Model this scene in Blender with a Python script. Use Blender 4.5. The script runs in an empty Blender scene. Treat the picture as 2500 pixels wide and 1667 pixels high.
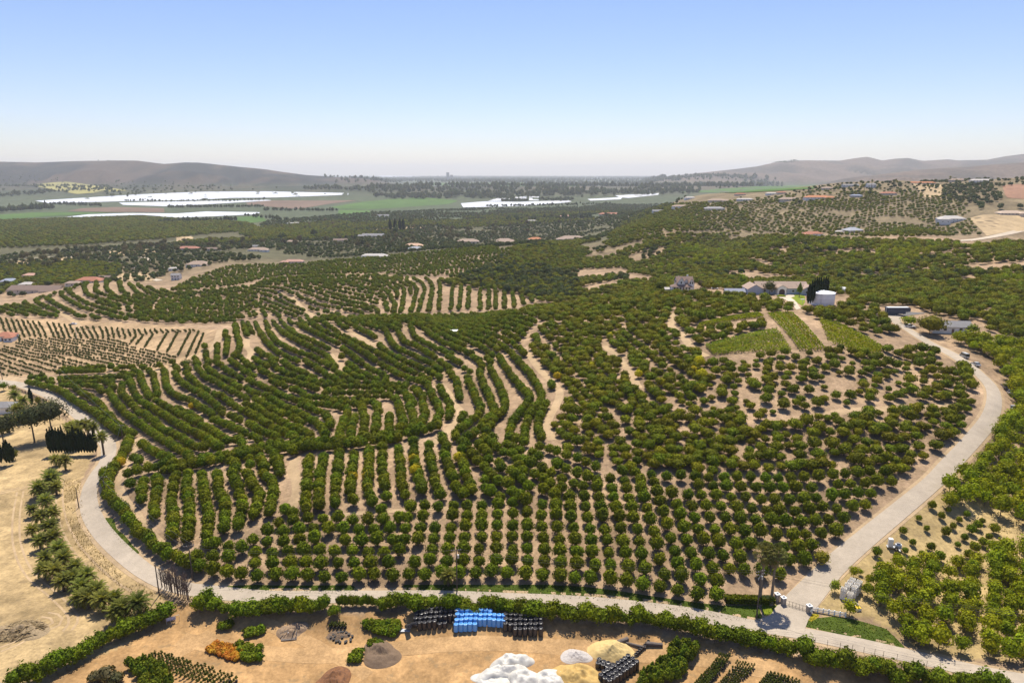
import bpy, bmesh, math, random
import numpy as np
from mathutils import Vector, Matrix
random.seed(7); RNG = np.random.default_rng(7)
scene = bpy.context.scene
COL = scene.collection
# ------------------------------------------------------------------ camera
PITCH = math.radians(13.9); FPX = 1667.0; CAMZ = 100.0
cam = bpy.data.cameras.new('camera'); camo = bpy.data.objects.new('camera', cam); COL.objects.link(camo)
cam.sensor_width = 36.0; cam.lens = 36.0 * FPX / 2500.0
cam.clip_start = 1.0; cam.clip_end = 90000.0
camo.location = (0, 0, CAMZ); camo.rotation_euler = (math.pi / 2 - PITCH, 0, 0)
scene.camera = camo
# ------------------------------------------------------------------ sky, sun, exposure
SUN_EL = math.radians(66.0); SUN_AZ = math.radians(4.0)      # azimuth measured from +Y towards +X
world = bpy.data.worlds.new('World'); scene.world = world; world.use_nodes = True
wn = world.node_tree
sky = wn.nodes.new('ShaderNodeTexSky'); sky.sky_type = 'NISHITA'; sky.sun_disc = False
sky.sun_elevation = SUN_EL; sky.sun_rotation = SUN_AZ
sky.altitude = 100.0; sky.air_density = 1.0; sky.dust_density = 0.3; sky.ozone_density = 1.0
bg = wn.nodes['Background']; bg.inputs[1].default_value = 0.095
hs = wn.nodes.new('ShaderNodeHueSaturation'); hs.inputs['Saturation'].default_value = 1.08; wn.links.new(sky.outputs[0], hs.inputs['Color'])
tn = wn.nodes.new('ShaderNodeMix'); tn.data_type = 'RGBA'; tn.blend_type = 'MULTIPLY'; tn.inputs[0].default_value = 1.0; tn.inputs[7].default_value = (.87, .845, 1.02, 1)
wn.links.new(hs.outputs[0], tn.inputs[6]); wn.links.new(tn.outputs[2], bg.inputs[0])
sun = bpy.data.lights.new('sun', 'SUN'); suno = bpy.data.objects.new('sun', sun); COL.objects.link(suno)
sun.energy = 4.6; sun.angle = math.radians(0.5); sun.color = (1.0, 0.93, 0.80)
sd = Vector((math.sin(SUN_AZ) * math.cos(SUN_EL), math.cos(SUN_AZ) * math.cos(SUN_EL), math.sin(SUN_EL)))
suno.rotation_euler = sd.to_track_quat('Z', 'Y').to_euler(); suno.location = (0, 200, 300)
scene.view_settings.view_transform = 'Standard'; scene.view_settings.look = 'None'
scene.view_settings.gamma = 1.0; scene.view_settings.use_curve_mapping = False
scene.view_settings.exposure = 0.6
scene.render.engine = 'CYCLES'
# ------------------------------------------------------------------ photo pixel -> ray  (2500 x 1667 photo pixels)
CP_, SP_ = math.cos(PITCH), math.sin(PITCH)
def ray(u, v):
    a = (np.asarray(u, float) - 1250.0) / FPX; b = -(np.asarray(v, float) - 833.5) / FPX
    return a, CP_ + b * SP_, -SP_ + b * CP_
# ------------------------------------------------------------------ terrain heights from control points (u, v, z) / (u, v, None, y) / hidden (u, None, z, y)
TCP = [
 # bottom road level
 (0,1660,0),(500,1660,0),(1250,1660,0),(1900,1660,0),(2480,1665,0),(-400,1600,-1),
 (470,1440,0),(950,1450,0),(1500,1482,0),(1950,1525,0),(2480,1645,0),
 (0,1200,-5),(50,1400,-2),(150,1560,0),(0,1300,-3.5),
 (380,1420,0),(270,1330,-1),(212,1220,-3),(270,1090,-5),(180,1000,-7),(60,940,-9),(0,1080,-7),(0,960,-10),(120,1100,-6),
 # near knoll
 (450,1390,1),(350,1290,1.2),(300,1160,2),(420,1140,5),(550,1117,8),(800,1093,10),(1000,1075,11),(1100,1050,12),
 (700,1250,5),(1000,1250,5.5),(1300,1300,5),(1600,1330,5.5),(1850,1330,4.5),(1250,1400,1.8),(700,1395,1.5),(1600,1420,1.8),(1850,1420,1.2),
 (500,1250,4.5),(1300,1180,10),
 # right road and slope
 (1960,1430,1),(2050,1300,5),(2200,1180,10),(2330,1080,14),(2425,980,18),(2410,910,21),(2300,855,24),(2220,812,27),(2190,785,29),
 (1500,1150,11),(1800,1150,12),(2050,1100,14),(1500,1000,15.5),(1800,1010,18),(2100,1000,19),(2000,900,25),(1800,860,26.5),(2150,870,26),
 (1850,800,30),(2050,800,31),(1950,745,31),(2018,752,31),(2200,770,29.5),(2400,800,27),(2480,900,20),(2480,1100,9),(2480,1300,4),(2300,1300,4.5),(2200,1450,1),(2480,1500,0),(2300,1200,9),
 # bowl and main slope
 (700,1050,3.5),(850,1010,4.5),(500,1070,.5),(400,1010,-2.5),(600,950,1),(850,930,4),(1000,960,6.5),(1150,1000,10),(1250,980,12),(1350,1000,14),
 (1000,880,8),(1200,880,12),(1350,880,15.5),(1500,880,19),(1650,850,23.5),(1550,790,21.5),
 (560,795,3),(800,778,7),(1000,777,9),(1250,767,12),(1450,737,16),(1650,705,19.5),(1720,705,22),(1800,720,27),
 (300,900,-5),(450,895,-3),(150,910,-8),(700,830,4),(850,830,6),
 # left young fields
 (200,860,-10),(0,880,-11),(400,800,-9),(500,800,-5),(0,760,-14),(200,785,-13),(450,750,-14),(-300,800,-14),(-300,1000,-10),(-300,1300,-4),
 # second hill
 (800,769,-17),(1100,758,-14),(1300,730,-13),(600,757,-18),(270,692,-10),(480,718,-15),(700,682,-9),(900,674,-7),(1060,682,-8),(700,735,-16),(1000,735,-14),(100,745,-18),(1200,715,-13),
 (30,735,-22),(0,700,-31),
 # third hill
 (450,690,-26),(600,662,-22),(800,650,-19),(1000,645,-18),(850,634,-18),(1050,614,-17),(1200,603,-17),(560,644,-22),(1300,594,-15),
 # canyon and avocado hill on the right
 (1400,655,-10),(1450,690,-6),(1550,640,-4),(1700,640,6),(1900,655,14),(2200,690,20),(2450,700,25),(1550,690,2),
 (1500,583,2),(1700,573,14),(1900,577,25),(2100,587,29),(2350,592,34),(2520,600,36),(2800,650,32),(2800,1000,16),(2800,1400,2),
 # hillside with houses, right
 (1700,548,None,1150),(1900,556,None,1120),(2100,565,None,1050),(2300,572,None,1030),(2520,575,None,1000),
 (1650,505,None,1500),(1850,495,None,1400),(2100,500,None,1250),(2400,515,None,1130),(2300,475,None,1350),(2520,480,None,1200),
 (1700,480,None,1900),(1900,462,None,1750),(2050,446,None,1620),(2200,441,None,1560),(2350,441,None,1560),(2520,432,None,1500),(2800,430,None,1500),
 # plain
 (0,640,-34),(300,640,-34),(300,600,-43),(300,540,-52),(0,540,-52),(300,500,-55),(700,560,-50),(1000,560,-48),(900,600,-36),(1000,500,-55),(1300,540,-46),(1300,490,-54),(1500,560,-25),(1500,520,-40),
 (600,615,-33),(-300,600,-45),
 # hidden dips behind crests
 (800,None,-14,500),(1100,None,-10,500),(600,None,-16,480),(700,None,-24,790),(950,None,-22,800),(850,None,-36,1120),(1050,None,-34,1250),(1300,None,-34,1250),(300,None,-24,760),
 (1450,None,-8,560),(1650,None,4,600),(1950,None,14,640),(2250,None,20,560),
 (1700,None,2,980),(1950,None,14,960),(2250,None,22,930),
 (1700,None,-30,2400),(2000,None,-20,2300),(2300,None,0,2200),(2500,None,10,2200),(2800,None,10,2200),
]
for u_ in (-300, 300, 900, 1500, 2100, 2800):
    for y_ in (60, 90): TCP.append((u_, None, 0.0, y_))
    for y_ in (4500, 9000, 20000, 31000): TCP.append((u_, None, -55.0, y_))
for u_ in (-300, 0, 500, 900, 1300): TCP.append((u_, None, -54.0, 3000))
_p = []
for c in TCP:
    if c[1] is None:
        _p.append(((c[0] - 1250) / FPX, c[3], c[2])); continue
    a, dy, dz = ray(c[0], c[1])
    y = c[3] if c[2] is None else (c[2] - CAMZ) / dz * dy
    _p.append((a / dy, y, CAMZ + dz / dy * y))
_p = np.array(_p)
KS = 3.0
def _warp(s, y): return np.stack([KS * s, np.log(y)], -1)
_X = _warp(_p[:, 0], _p[:, 1])
def _phi(r2): return 0.5 * r2 * np.log(r2 + 1e-9)
_n = len(_X)
_d2 = ((_X[:, None] - _X[None]) ** 2).sum(-1)
_A = np.zeros((_n + 3, _n + 3)); _A[:_n, :_n] = _phi(_d2) + 2e-4 * np.eye(_n)
_A[:_n, _n] = 1; _A[:_n, _n + 1:] = _X; _A[_n:, :_n] = _A[:_n, _n:].T
_w = np.linalg.solve(_A, np.concatenate([_p[:, 2], np.zeros(3)]))
# grid: azimuth s = x / y, log distance
NS, NT = 540, 620
SG = np.linspace(-1.12, 1.12, NS); TG = np.linspace(math.log(45.0), math.log(32000.0), NT); YG = np.exp(TG)
HG = np.empty((NT, NS))
for i in range(NT):
    q = np.stack([KS * SG, np.full(NS, TG[i])], -1)
    d2 = ((q[:, None] - _X[None]) ** 2).sum(-1)
    HG[i] = _phi(d2) @ _w[:_n] + _w[_n] + q @ _w[_n + 1:]
HG[YG > 3200] = np.minimum(HG[YG > 3200], np.where(SG > .25, 10, -40)[None])
_f = np.clip((np.log(YG) - math.log(2600)) / math.log(5200 / 2600), 0, 1)[:, None]
HG = HG * (1 - _f) + -55.0 * _f
HG = np.clip(HG, -58, 130)
# the work yard lies a little below the road, behind a planted bank
def _flat(u, v, z=0.0):
    a, dy, dz = ray(u, v); t = (z - CAMZ) / dz; return np.stack([a * t, dy * t], -1)
YARD_EDGE = _flat(*np.array([(2700,1745),(2200,1632),(1900,1598),(1700,1558),(1500,1528),(1300,1505),(1000,1497),(700,1495),(480,1478),(400,1466),(330,1422),(250,1352),(190,1262),(160,1200),(100,1180),(-300,1180)], float).T)
def seg_dist(px, py, line):
    d = np.full(np.shape(px), 1e9)
    for (x0, y0), (x1, y1) in zip(line[:-1], line[1:]):
        L2 = (x1 - x0) ** 2 + (y1 - y0) ** 2 + 1e-9
        t = np.clip(((px - x0) * (x1 - x0) + (py - y0) * (y1 - y0)) / L2, 0, 1)
        d = np.minimum(d, np.hypot(px - x0 - t * (x1 - x0), py - y0 - t * (y1 - y0)))
    return d
def inside(px, py, poly):
    px = np.asarray(px, float); py = np.asarray(py, float); r = np.zeros(px.shape, bool); n = len(poly)
    for k in range(n):
        x0, y0 = poly[k]; x1, y1 = poly[(k + 1) % n]
        if y0 == y1: continue
        c = ((y0 > py) != (y1 > py)) & (px < (x1 - x0) * (py - y0) / (y1 - y0) + x0); r ^= c
    return r
_XX = SG[None] * YG[:, None]; _YY = np.repeat(YG[:, None], NS, 1)
_k = int(np.searchsorted(YG, 320.0))
_yp = np.concatenate([YARD_EDGE, [(-900, 250), (-900, 20), (900, 20), (900, 60)]])
_in = inside(_XX[:_k], _YY[:_k], _yp); _dd = seg_dist(_XX[:_k], _YY[:_k], YARD_EDGE)
_sm = np.clip(_dd / 7.0, 0, 1); HG[:_k] -= np.where(_in, 1.4 * _sm * _sm * (3 - 2 * _sm), 0)
# small natural unevenness
def vnoise(x, y, seed=0):
    xi = np.floor(x).astype(np.int64); yi = np.floor(y).astype(np.int64); fx = x - xi; fy = y - yi
    fx = fx * fx * (3 - 2 * fx); fy = fy * fy * (3 - 2 * fy)
    def hsh(i, j):
        n = (i * 374761393 + j * 668265263 + seed * 974634777) & 0x7fffffff; n = ((n ^ (n >> 13)) * 1274126177) & 0x7fffffff
        return ((n ^ (n >> 16)) & 0xffff) / 65535.0
    return (hsh(xi, yi) * (1 - fx) + hsh(xi + 1, yi) * fx) * (1 - fy) + (hsh(xi, yi + 1) * (1 - fx) + hsh(xi + 1, yi + 1) * fx) * fy
HG += (vnoise(_XX / 7.0, _YY / 7.0) - .5) * .35 * np.clip(1 - _YY / 700, 0, 1)
# far ridges: crest line in photo pixels, each at its own distance (crest distance, foot distance)
def ridge(pts, yc, yf, yb, seed, rough):
    pts = np.array(pts, float); a, dy, dz = ray(pts[:, 0], pts[:, 1]); sc = a / dy; zc = CAMZ + dz / dy * yc
    o = np.argsort(sc); crest = np.interp(SG, sc[o], zc[o], left=zc[o][0], right=zc[o][-1])
    s0, s1 = sc[o][0], sc[o][-1]
    for i in range(NT):
        y = YG[i]
        if y < yf * .8 or y > yb: continue
        x = SG * y
        w = 420.0 * (yc / 7000)
        gul = np.abs(vnoise(x / w + y / (w * 3.0), np.full(NS, y / (w * 3.2)), seed) - .5) * 2
        gul2 = np.abs(vnoise(x / (w * .35) + y / w, np.full(NS, y / (w * 1.1)), seed + 5) - .5) * 2
        yfl = yf * (1 + .10 * (vnoise(x / 900.0, np.zeros(NS), seed + 9) - .5))
        t = np.clip((y - yfl) / (yc - yfl), 0, 1) if y <= yc else np.full(NS, np.clip((yb - y) / (yb - yc), 0, 1))
        prof = t ** .85 * (1 - .0 * t)
        prof = prof - 4 * prof * (1 - prof) * (rough * (gul - .35) * .5 + rough * .4 * (gul2 - .4))
        HG[i] = np.maximum(HG[i], -55 + (crest + 55) * np.clip(prof, 0, 1))
ridge([(-500,395),(0,394.5),(90,396),(184,393),(275,391.6),(333,391.5),(402,400),(448,396),(488,397),(574,406),(650,413.5),(686,419),(743,427),(800,431),(887,436),(950,446),(1000,456)], 7200, 5700, 12000, 3, .55)
ridge([(1560,446),(1620,433),(1673,426),(1731,420),(1803,411.7),(1850,406),(1902,394.5),(1945,391.6),(2051,391.6),(2085,386),(2117,382),(2154,391.6),(2190,387),(2217,385),(2252,392.5),(2315,389),(2338,391.6),(2409,390),(2452,381.6),(2500,375),(3100,360)], 9000, 6800, 16000, 11, .6)
ridge([(1980,455),(2060,436),(2150,426),(2230,416),(2309,410),(2360,408),(2420,402),(2500,397),(2580,390),(3000,380)], 5000, 3600, 6500, 17, .6)
def hgt(x, y):
    x = np.asarray(x, float); y = np.maximum(np.asarray(y, float), 46.0)
    fs = np.clip((x / y - SG[0]) / (SG[1] - SG[0]), 0, NS - 1.001); ft = np.clip((np.log(y) - TG[0]) / (TG[1] - TG[0]), 0, NT - 1.001)
    i = ft.astype(int); j = fs.astype(int); a = ft - i; b = fs - j
    return HG[i, j] * (1 - a) * (1 - b) + HG[i + 1, j] * a * (1 - b) + HG[i, j + 1] * (1 - a) * b + HG[i + 1, j + 1] * a * b
def cast(u, v, dz=0.0):
    """where the sight line of a photo pixel meets the terrain (raised by dz): the place a thing stands"""
    u = np.atleast_1d(np.asarray(u, float)); v = np.atleast_1d(np.asarray(v, float))
    a, dy, dzr = ray(u, v); s = a / dy; k = dzr / dy
    fs = np.clip((s - SG[0]) / (SG[1] - SG[0]), 0, NS - 1.001); j = fs.astype(int); b = fs - j
    out = np.empty((len(u), 2))
    for n in range(len(u)):
        col = HG[:, j[n]] * (1 - b[n]) + HG[:, j[n] + 1] * b[n] + dz
        d = CAMZ + k[n] * YG - col
        neg = np.nonzero(d < 0)[0]
        if len(neg) == 0: y = YG[-1]
        elif neg[0] == 0: y = YG[0]
        else:
            i = neg[0]; f = d[i - 1] / (d[i - 1] - d[i]); y = YG[i - 1] + f * (YG[i] - YG[i - 1])
        out[n] = (s[n] * y, y)
    return out
def at(u, v, dz=0.0):
    p = cast(u, v, dz)[0]; return Vector((p[0], p[1], float(hgt(p[0], p[1]))))
# ------------------------------------------------------------------ helpers
CROPS = {'M1':(0,750,3.485),'M2':(600,750,3.485),'M3':(1200,750,3.485),'M4':(1850,700,3.485),'B1':(0,1150,3.033),'B2':(600,1150,3.033),'B3':(1200,1150,3.033),'B4':(1800,1150,3.033),
         'T1':(0,350,3.485),'T2':(600,350,3.485),'T3':(1200,350,3.485),'T4':(1850,350,3.485),'P':(0,0,1.0)}
def px(crop, *pts):
    o = CROPS[crop]; return [(o[0] + p[0] / o[2], o[1] + p[1] / o[2]) for p in pts]
def smooth_line(pts, n=8):
    """Catmull-Rom through points"""
    P = np.array(pts, float); P = np.vstack([2 * P[0] - P[1], P, 2 * P[-1] - P[-2]]); out = []
    for i in range(1, len(P) - 2):
        for t in np.arange(n) / n:
            out.append(.5 * (2 * P[i] + (P[i + 1] - P[i - 1]) * t + (2 * P[i - 1] - 5 * P[i] + 4 * P[i + 1] - P[i + 2]) * t * t + (3 * P[i] - P[i - 1] - 3 * P[i + 1] + P[i + 2]) * t ** 3))
    out.append(P[-2]); return np.array(out)
def resample(P, step):
    P = np.asarray(P, float); d = np.r_[0, np.cumsum(np.hypot(*np.diff(P, axis=0).T))]
    n = max(1, int(round(d[-1] / step))); q = np.linspace(0, d[-1], n + 1)
    return np.stack([np.interp(q, d, P[:, k]) for k in range(P.shape[1])], -1)
def ground_line(pts, dz=0.0, n=8):
    L = smooth_line(pts, n); return cast(L[:, 0], L[:, 1], dz)
def ground_poly(pts):
    P = np.array(pts, float); P = np.vstack([P, P[:1]]); P = resample(P, 12)[:-1]; return cast(P[:, 0], P[:, 1])
def make_mesh(name, V, F, mats, midx=None, smooth=False):
    me = bpy.data.meshes.new(name); me.from_pydata([tuple(map(float, v)) for v in V], [], [tuple(map(int, f)) for f in F])
    for m in (mats if isinstance(mats, (list, tuple)) else [mats]): me.materials.append(m)
    if midx is not None: me.polygons.foreach_set('material_index', np.asarray(midx, np.int32))
    if smooth: me.polygons.foreach_set('use_smooth', np.ones(len(me.polygons), bool))
    me.update(); return me
def fast_mesh(name, V, Q, mat, smooth=False, k=4):
    """all faces with k corners"""
    V = np.asarray(V, np.float32); Q = np.asarray(Q, np.int32); me = bpy.data.meshes.new(name)
    me.vertices.add(len(V)); me.vertices.foreach_set('co', V.ravel()); me.loops.add(Q.size); me.loops.foreach_set('vertex_index', Q.ravel())
    me.polygons.add(len(Q)); me.polygons.foreach_set('loop_start', np.arange(len(Q), dtype=np.int32) * k); me.polygons.foreach_set('loop_total', np.full(len(Q), k, np.int32))
    if smooth: me.polygons.foreach_set('use_smooth', np.ones(len(Q), bool))
    if mat is not None: me.materials.append(mat)
    me.update(calc_edges=True); me.validate(); return me
def obj(name, me, parent=None, loc=None, rz=None, scl=None):
    o = bpy.data.objects.new(name, me); COL.objects.link(o)
    if parent is not None: o.parent = parent
    if loc is not None: o.location = loc
    if rz is not None: o.rotation_euler = (0, 0, rz) if not isinstance(rz, tuple) else rz
    if scl is not None: o.scale = scl if isinstance(scl, (tuple, list)) else (scl, scl, scl)
    return o
def tag(o, label=None, cat=None, group=None, kind=None):
    if label: o['label'] = label
    if cat: o['category'] = cat
    if group: o['group'] = group
    if kind: o['kind'] = kind
    return o
def thing(name, label, cat, loc, rz=0.0, group=None, scl=None):
    return tag(obj(name, None, None, loc, rz, scl), label, cat, group)
class MB:
    """collects boxes, tubes, prisms into one mesh"""
    def __init__(s): s.V = []; s.F = []
    def add(s, V, F):
        n = len(s.V); s.V += [tuple(v) for v in V]; s.F += [tuple(i + n for i in f) for f in F]; return s
    def box(s, c, d, rz=0.0, top=1.0):
        cx, cy, cz = c; hx, hy, hz = d[0] / 2, d[1] / 2, d[2] / 2; ca, sa = math.cos(rz), math.sin(rz); V = []
        for k, z in ((1.0, -hz), (top, hz)):
            for x, y in ((-hx, -hy), (hx, -hy), (hx, hy), (-hx, hy)):
                V.append((cx + (x * ca - y * sa) * k, cy + (x * sa + y * ca) * k, cz + z))
        return s.add(V, [(3,2,1,0),(4,5,6,7),(0,1,5,4),(1,2,6,5),(2,3,7,6),(3,0,4,7)])
    def tube(s, pts, rad, n=6, cap=True):
        pts = [Vector(p) for p in pts]; rad = rad if isinstance(rad, (list, tuple)) else [rad] * len(pts); V = []; F = []
        for i, p in enumerate(pts):
            t = (pts[min(i + 1, len(pts) - 1)] - pts[max(i - 1, 0)]).normalized(); q = t.to_track_quat('Z', 'Y')
            for k in range(n):
                a = 2 * math.pi * k / n; V.append(tuple(p + q @ Vector((math.cos(a) * rad[i], math.sin(a) * rad[i], 0))))
        for i in range(len(pts) - 1):
            for k in range(n): F.append((i * n + k, i * n + (k + 1) % n, (i + 1) * n + (k + 1) % n, (i + 1) * n + k))
        if cap: F += [tuple(range(n - 1, -1, -1)), tuple((len(pts) - 1) * n + k for k in range(n))]
        return s.add(V, F)
    def lathe(s, prof, n=12, c=(0, 0, 0), ph=0.0):
        V = []; F = []
        for r, z in prof:
            for k in range(n):
                a = 2 * math.pi * k / n + ph; V.append((c[0] + r * math.cos(a), c[1] + r * math.sin(a), c[2] + z))
        for i in range(len(prof) - 1):
            for k in range(n): F.append((i * n + k, i * n + (k + 1) % n, (i + 1) * n + (k + 1) % n, (i + 1) * n + k))
        F += [tuple(range(n - 1, -1, -1)), tuple((len(prof) - 1) * n + k for k in range(n))]
        return s.add(V, F)
    def mesh(s, name, mat, smooth=False): return make_mesh(name, s.V, s.F, mat, smooth=smooth)
    def build(s, name, mat, parent=None, smooth=False, **k): return obj(name, s.mesh(name, mat, smooth), parent, **k)
# ------------------------------------------------------------------ materials
def new_mat(name):
    m = bpy.data.materials.new(name); m.use_nodes = True; nt = m.node_tree; b = nt.nodes['Principled BSDF']; b.inputs['Specular IOR Level'].default_value = .3
    return m, nt, b
def N(nt, t, **k):
    n = nt.nodes.new(t)
    for a, v in k.items(): setattr(n, a, v)
    return n
def mathn(nt, op, a, b=None, c=None):
    n = N(nt, 'ShaderNodeMath', operation=op)
    for i, v in enumerate((a, b, c)):
        if v is None: continue
        if isinstance(v, (int, float)): n.inputs[i].default_value = v
        else: nt.links.new(v, n.inputs[i])
    return n.outputs[0]
def mixc(nt, f, a, b, mode='MIX'):
    n = N(nt, 'ShaderNodeMix', data_type='RGBA', blend_type=mode)
    for i, v in ((0, f), (6, a), (7, b)):
        if isinstance(v, (int, float)): n.inputs[i].default_value = v
        elif isinstance(v, tuple): n.inputs[i].default_value = (v + (1,))[:4]
        else: nt.links.new(v, n.inputs[i])
    return n.outputs[2]
def noise(nt, vec, scale, detail=4, rough=.6):
    n = N(nt, 'ShaderNodeTexNoise'); n.inputs['Scale'].default_value = scale; n.inputs['Detail'].default_value = detail; n.inputs['Roughness'].default_value = rough
    nt.links.new(vec, n.inputs['Vector']); return n.outputs['Fac']
def ramp(nt, f, lo, hi):
    n = N(nt, 'ShaderNodeMapRange'); nt.links.new(f, n.inputs[0]); n.inputs[1].default_value = lo; n.inputs[2].default_value = hi; return n.outputs[0]
def M(name, c1, c2=None, scale=1.0, rough=.8, spec=.3, bump=0.0, metal=0.0, rnd=0.0):
    """plain procedural material: two tones mixed by noise, optional relief, optional difference between objects"""
    m, nt, b = new_mat(name); c2 = c2 or tuple(x * .78 for x in c1)
    tc = N(nt, 'ShaderNodeTexCoord').outputs['Object']
    f = ramp(nt, noise(nt, tc, scale), .32, .68); col = mixc(nt, f, c1, c2)
    if rnd:
        oi = N(nt, 'ShaderNodeObjectInfo').outputs['Random']; hv = N(nt, 'ShaderNodeHueSaturation'); nt.links.new(col, hv.inputs['Color'])
        nt.links.new(mathn(nt, 'MULTIPLY_ADD', oi, 2 * rnd, 1 - rnd), hv.inputs['Value']); col = hv.outputs[0]
    nt.links.new(col, b.inputs['Base Color']); b.inputs['Roughness'].default_value = rough; b.inputs['Specular IOR Level'].default_value = spec; b.inputs['Metallic'].default_value = metal
    if bump:
        bn = N(nt, 'ShaderNodeBump'); bn.inputs['Strength'].default_value = bump; nt.links.new(noise(nt, tc, scale * 6), bn.inputs['Height']); nt.links.new(bn.outputs[0], b.inputs['Normal'])
    return m
def foliage(name, dark, light, rnd=.22, transl=.35, hue=.02, yellow=None):
    m, nt, b = new_mat(name); tc = N(nt, 'ShaderNodeTexCoord').outputs['Object']; oi = N(nt, 'ShaderNodeObjectInfo').outputs['Random']
    geo = N(nt, 'ShaderNodeNewGeometry'); isl = geo.outputs['Random Per Island']
    f = mathn(nt, 'ADD', mathn(nt, 'MULTIPLY', isl, .6), mathn(nt, 'MULTIPLY', ramp(nt, noise(nt, tc, .9, 3), .3, .7), .4))
    col = mixc(nt, f, dark, light)
    hv = N(nt, 'ShaderNodeHueSaturation'); nt.links.new(col, hv.inputs['Color'])
    nt.links.new(mathn(nt, 'MULTIPLY_ADD', oi, 2 * rnd, 1 - rnd), hv.inputs['Value'])
    r2 = mathn(nt, 'FRACT', mathn(nt, 'MULTIPLY', oi, 17.31)); nt.links.new(mathn(nt, 'MULTIPLY_ADD', r2, -2 * hue, .5 + hue * .6), hv.inputs['Hue'])
    col = hv.outputs[0]; nt.links.new(col, b.inputs['Base Color']); b.inputs['Roughness'].default_value = .6; b.inputs['Specular IOR Level'].default_value = .07
    tr = N(nt, 'ShaderNodeBsdfTranslucent'); nt.links.new(mixc(nt, 1.0, col, (1.5, 1.35, .55), 'MULTIPLY'), tr.inputs['Color'])
    mx = N(nt, 'ShaderNodeMixShader'); mx.inputs[0].default_value = transl; nt.links.new(b.outputs[0], mx.inputs[1]); nt.links.new(tr.outputs[0], mx.inputs[2])
    nt.links.new(mx.outputs[0], nt.nodes['Material Output'].inputs['Surface']); return m
def ground_mat(name, attr=None, col=None, amt=.30, scales=(.018, .12, .9), stones=0.0, patch=None, streak=0.0):
    """soil, sand, field: world-space noise at several sizes over a land-cover colour"""
    m, nt, b = new_mat(name); pos = N(nt, 'ShaderNodeNewGeometry').outputs['Position']
    if attr: base = N(nt, 'ShaderNodeAttribute', attribute_name=attr).outputs['Color']
    else:
        r = N(nt, 'ShaderNodeRGB'); r.outputs[0].default_value = (*col, 1); base = r.outputs[0]
    out = base
    for i, s in enumerate(scales):
        f = ramp(nt, noise(nt, pos, s, 5, .62), .30, .70); k = amt * (1.0, .8, .6)[i % 3]
        g = N(nt, 'ShaderNodeMapRange'); nt.links.new(f, g.inputs[0]); g.inputs[3].default_value = 1 - k; g.inputs[4].default_value = 1 + k * .8
        cc = N(nt, 'ShaderNodeCombineColor'); nt.links.new(g.outputs[0], cc.inputs[0]); nt.links.new(g.outputs[0], cc.inputs[1])
        nt.links.new(mathn(nt, 'MULTIPLY', g.outputs[0], 1.0), cc.inputs[2]); out = mixc(nt, 1.0, out, cc.outputs[0], 'MULTIPLY')
    if patch:
        f = ramp(nt, noise(nt, pos, patch[1], 4, .65), patch[2], patch[2] + .12); out = mixc(nt, mathn(nt, 'MULTIPLY', f, patch[3] if len(patch) > 3 else .8), out, patch[0])
    nt.links.new(out, b.inputs['Base Color']); b.inputs['Roughness'].default_value = .95; b.inputs['Specular IOR Level'].default_value = .1
    bn = N(nt, 'ShaderNodeBump'); bn.inputs['Strength'].default_value = .45; bn.inputs['Distance'].default_value = .25
    nt.links.new(noise(nt, pos, 1.6, 6, .7), bn.inputs['Height']); nt.links.new(bn.outputs[0], b.inputs['Normal'])
    return m
# ------------------------------------------------------------------ terrain sheet with land-cover colours
SOIL = (.325, .225, .14); DRY = (.42, .30, .15); YARD = (.37, .222, .098); STRAW = (.37, .27, .125)
COVER = np.empty((NT, NS, 3)); COVER[:] = SOIL
def cover(poly, c, soft=0, world=False):
    P = np.array(poly) if world else ground_poly(poly); k0 = max(0, int(np.searchsorted(YG, P[:, 1].min())) - 1); k1 = int(np.searchsorted(YG, P[:, 1].max())) + 1
    m = inside(_XX[k0:k1], _YY[k0:k1], P); COVER[k0:k1][m] = c
_t = np.clip((_YY - 750) / 350, 0, 1)[..., None]
HILLR = (_XX / _YY > .22)[..., None]
COVER[:] = COVER * (1 - _t) + np.where(HILLR, np.array((.20, .155, .09)), np.array((.10, .095, .05))) * _t
_t = np.clip((_YY - 1900) / 500, 0, 1)[..., None]; COVER[:] = COVER * (1 - _t) + np.array((.075, .095, .05)) * _t
_t = np.clip((HG + 40) / 60, 0, 1)[..., None] * (_YY > 3400)[..., None]; _nn = vnoise(_XX / 330, _YY / 700, 21)[..., None]
_n2 = np.clip((vnoise(_XX / 140, _YY / 420, 33)[..., None] + _nn * 1.1 - .75) * 2.2, 0, 1); COVER[:] = COVER * (1 - _t) + np.where(_XX[..., None] < 0, np.array((.075, .052, .037)) * _n2 + np.array((.014, .017, .016)) * (1 - _n2), np.array((.15, .11, .085)) * _n2 + np.array((.085, .072, .06)) * (1 - _n2)) * _t
cover([(-400,1900),(-400,1180),(100,1180),(160,1200),(190,1262),(250,1352),(330,1422),(400,1466),(480,1478),(700,1495),(1000,1497),(1300,1505),(1500,1528),(1700,1558),(1900,1598),(2200,1632),(2700,1745),(2700,1900)], YARD)
cover([(-500,1700),(-500,925),(30,945),(180,1040),(235,1090),(220,1130),(195,1180),(190,1240),(240,1320),(330,1410),(400,1455),(420,1500),(300,1575),(150,1640),(50,1700)], DRY)
cover(px('B4',(560,1000),(640,900),(850,680),(1110,500),(1450,180),(1500,0),(2600,-100),(2600,1400),(1700,1400),(1250,1290),(1200,1230),(1000,1100),(600,1060)), STRAW)
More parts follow.
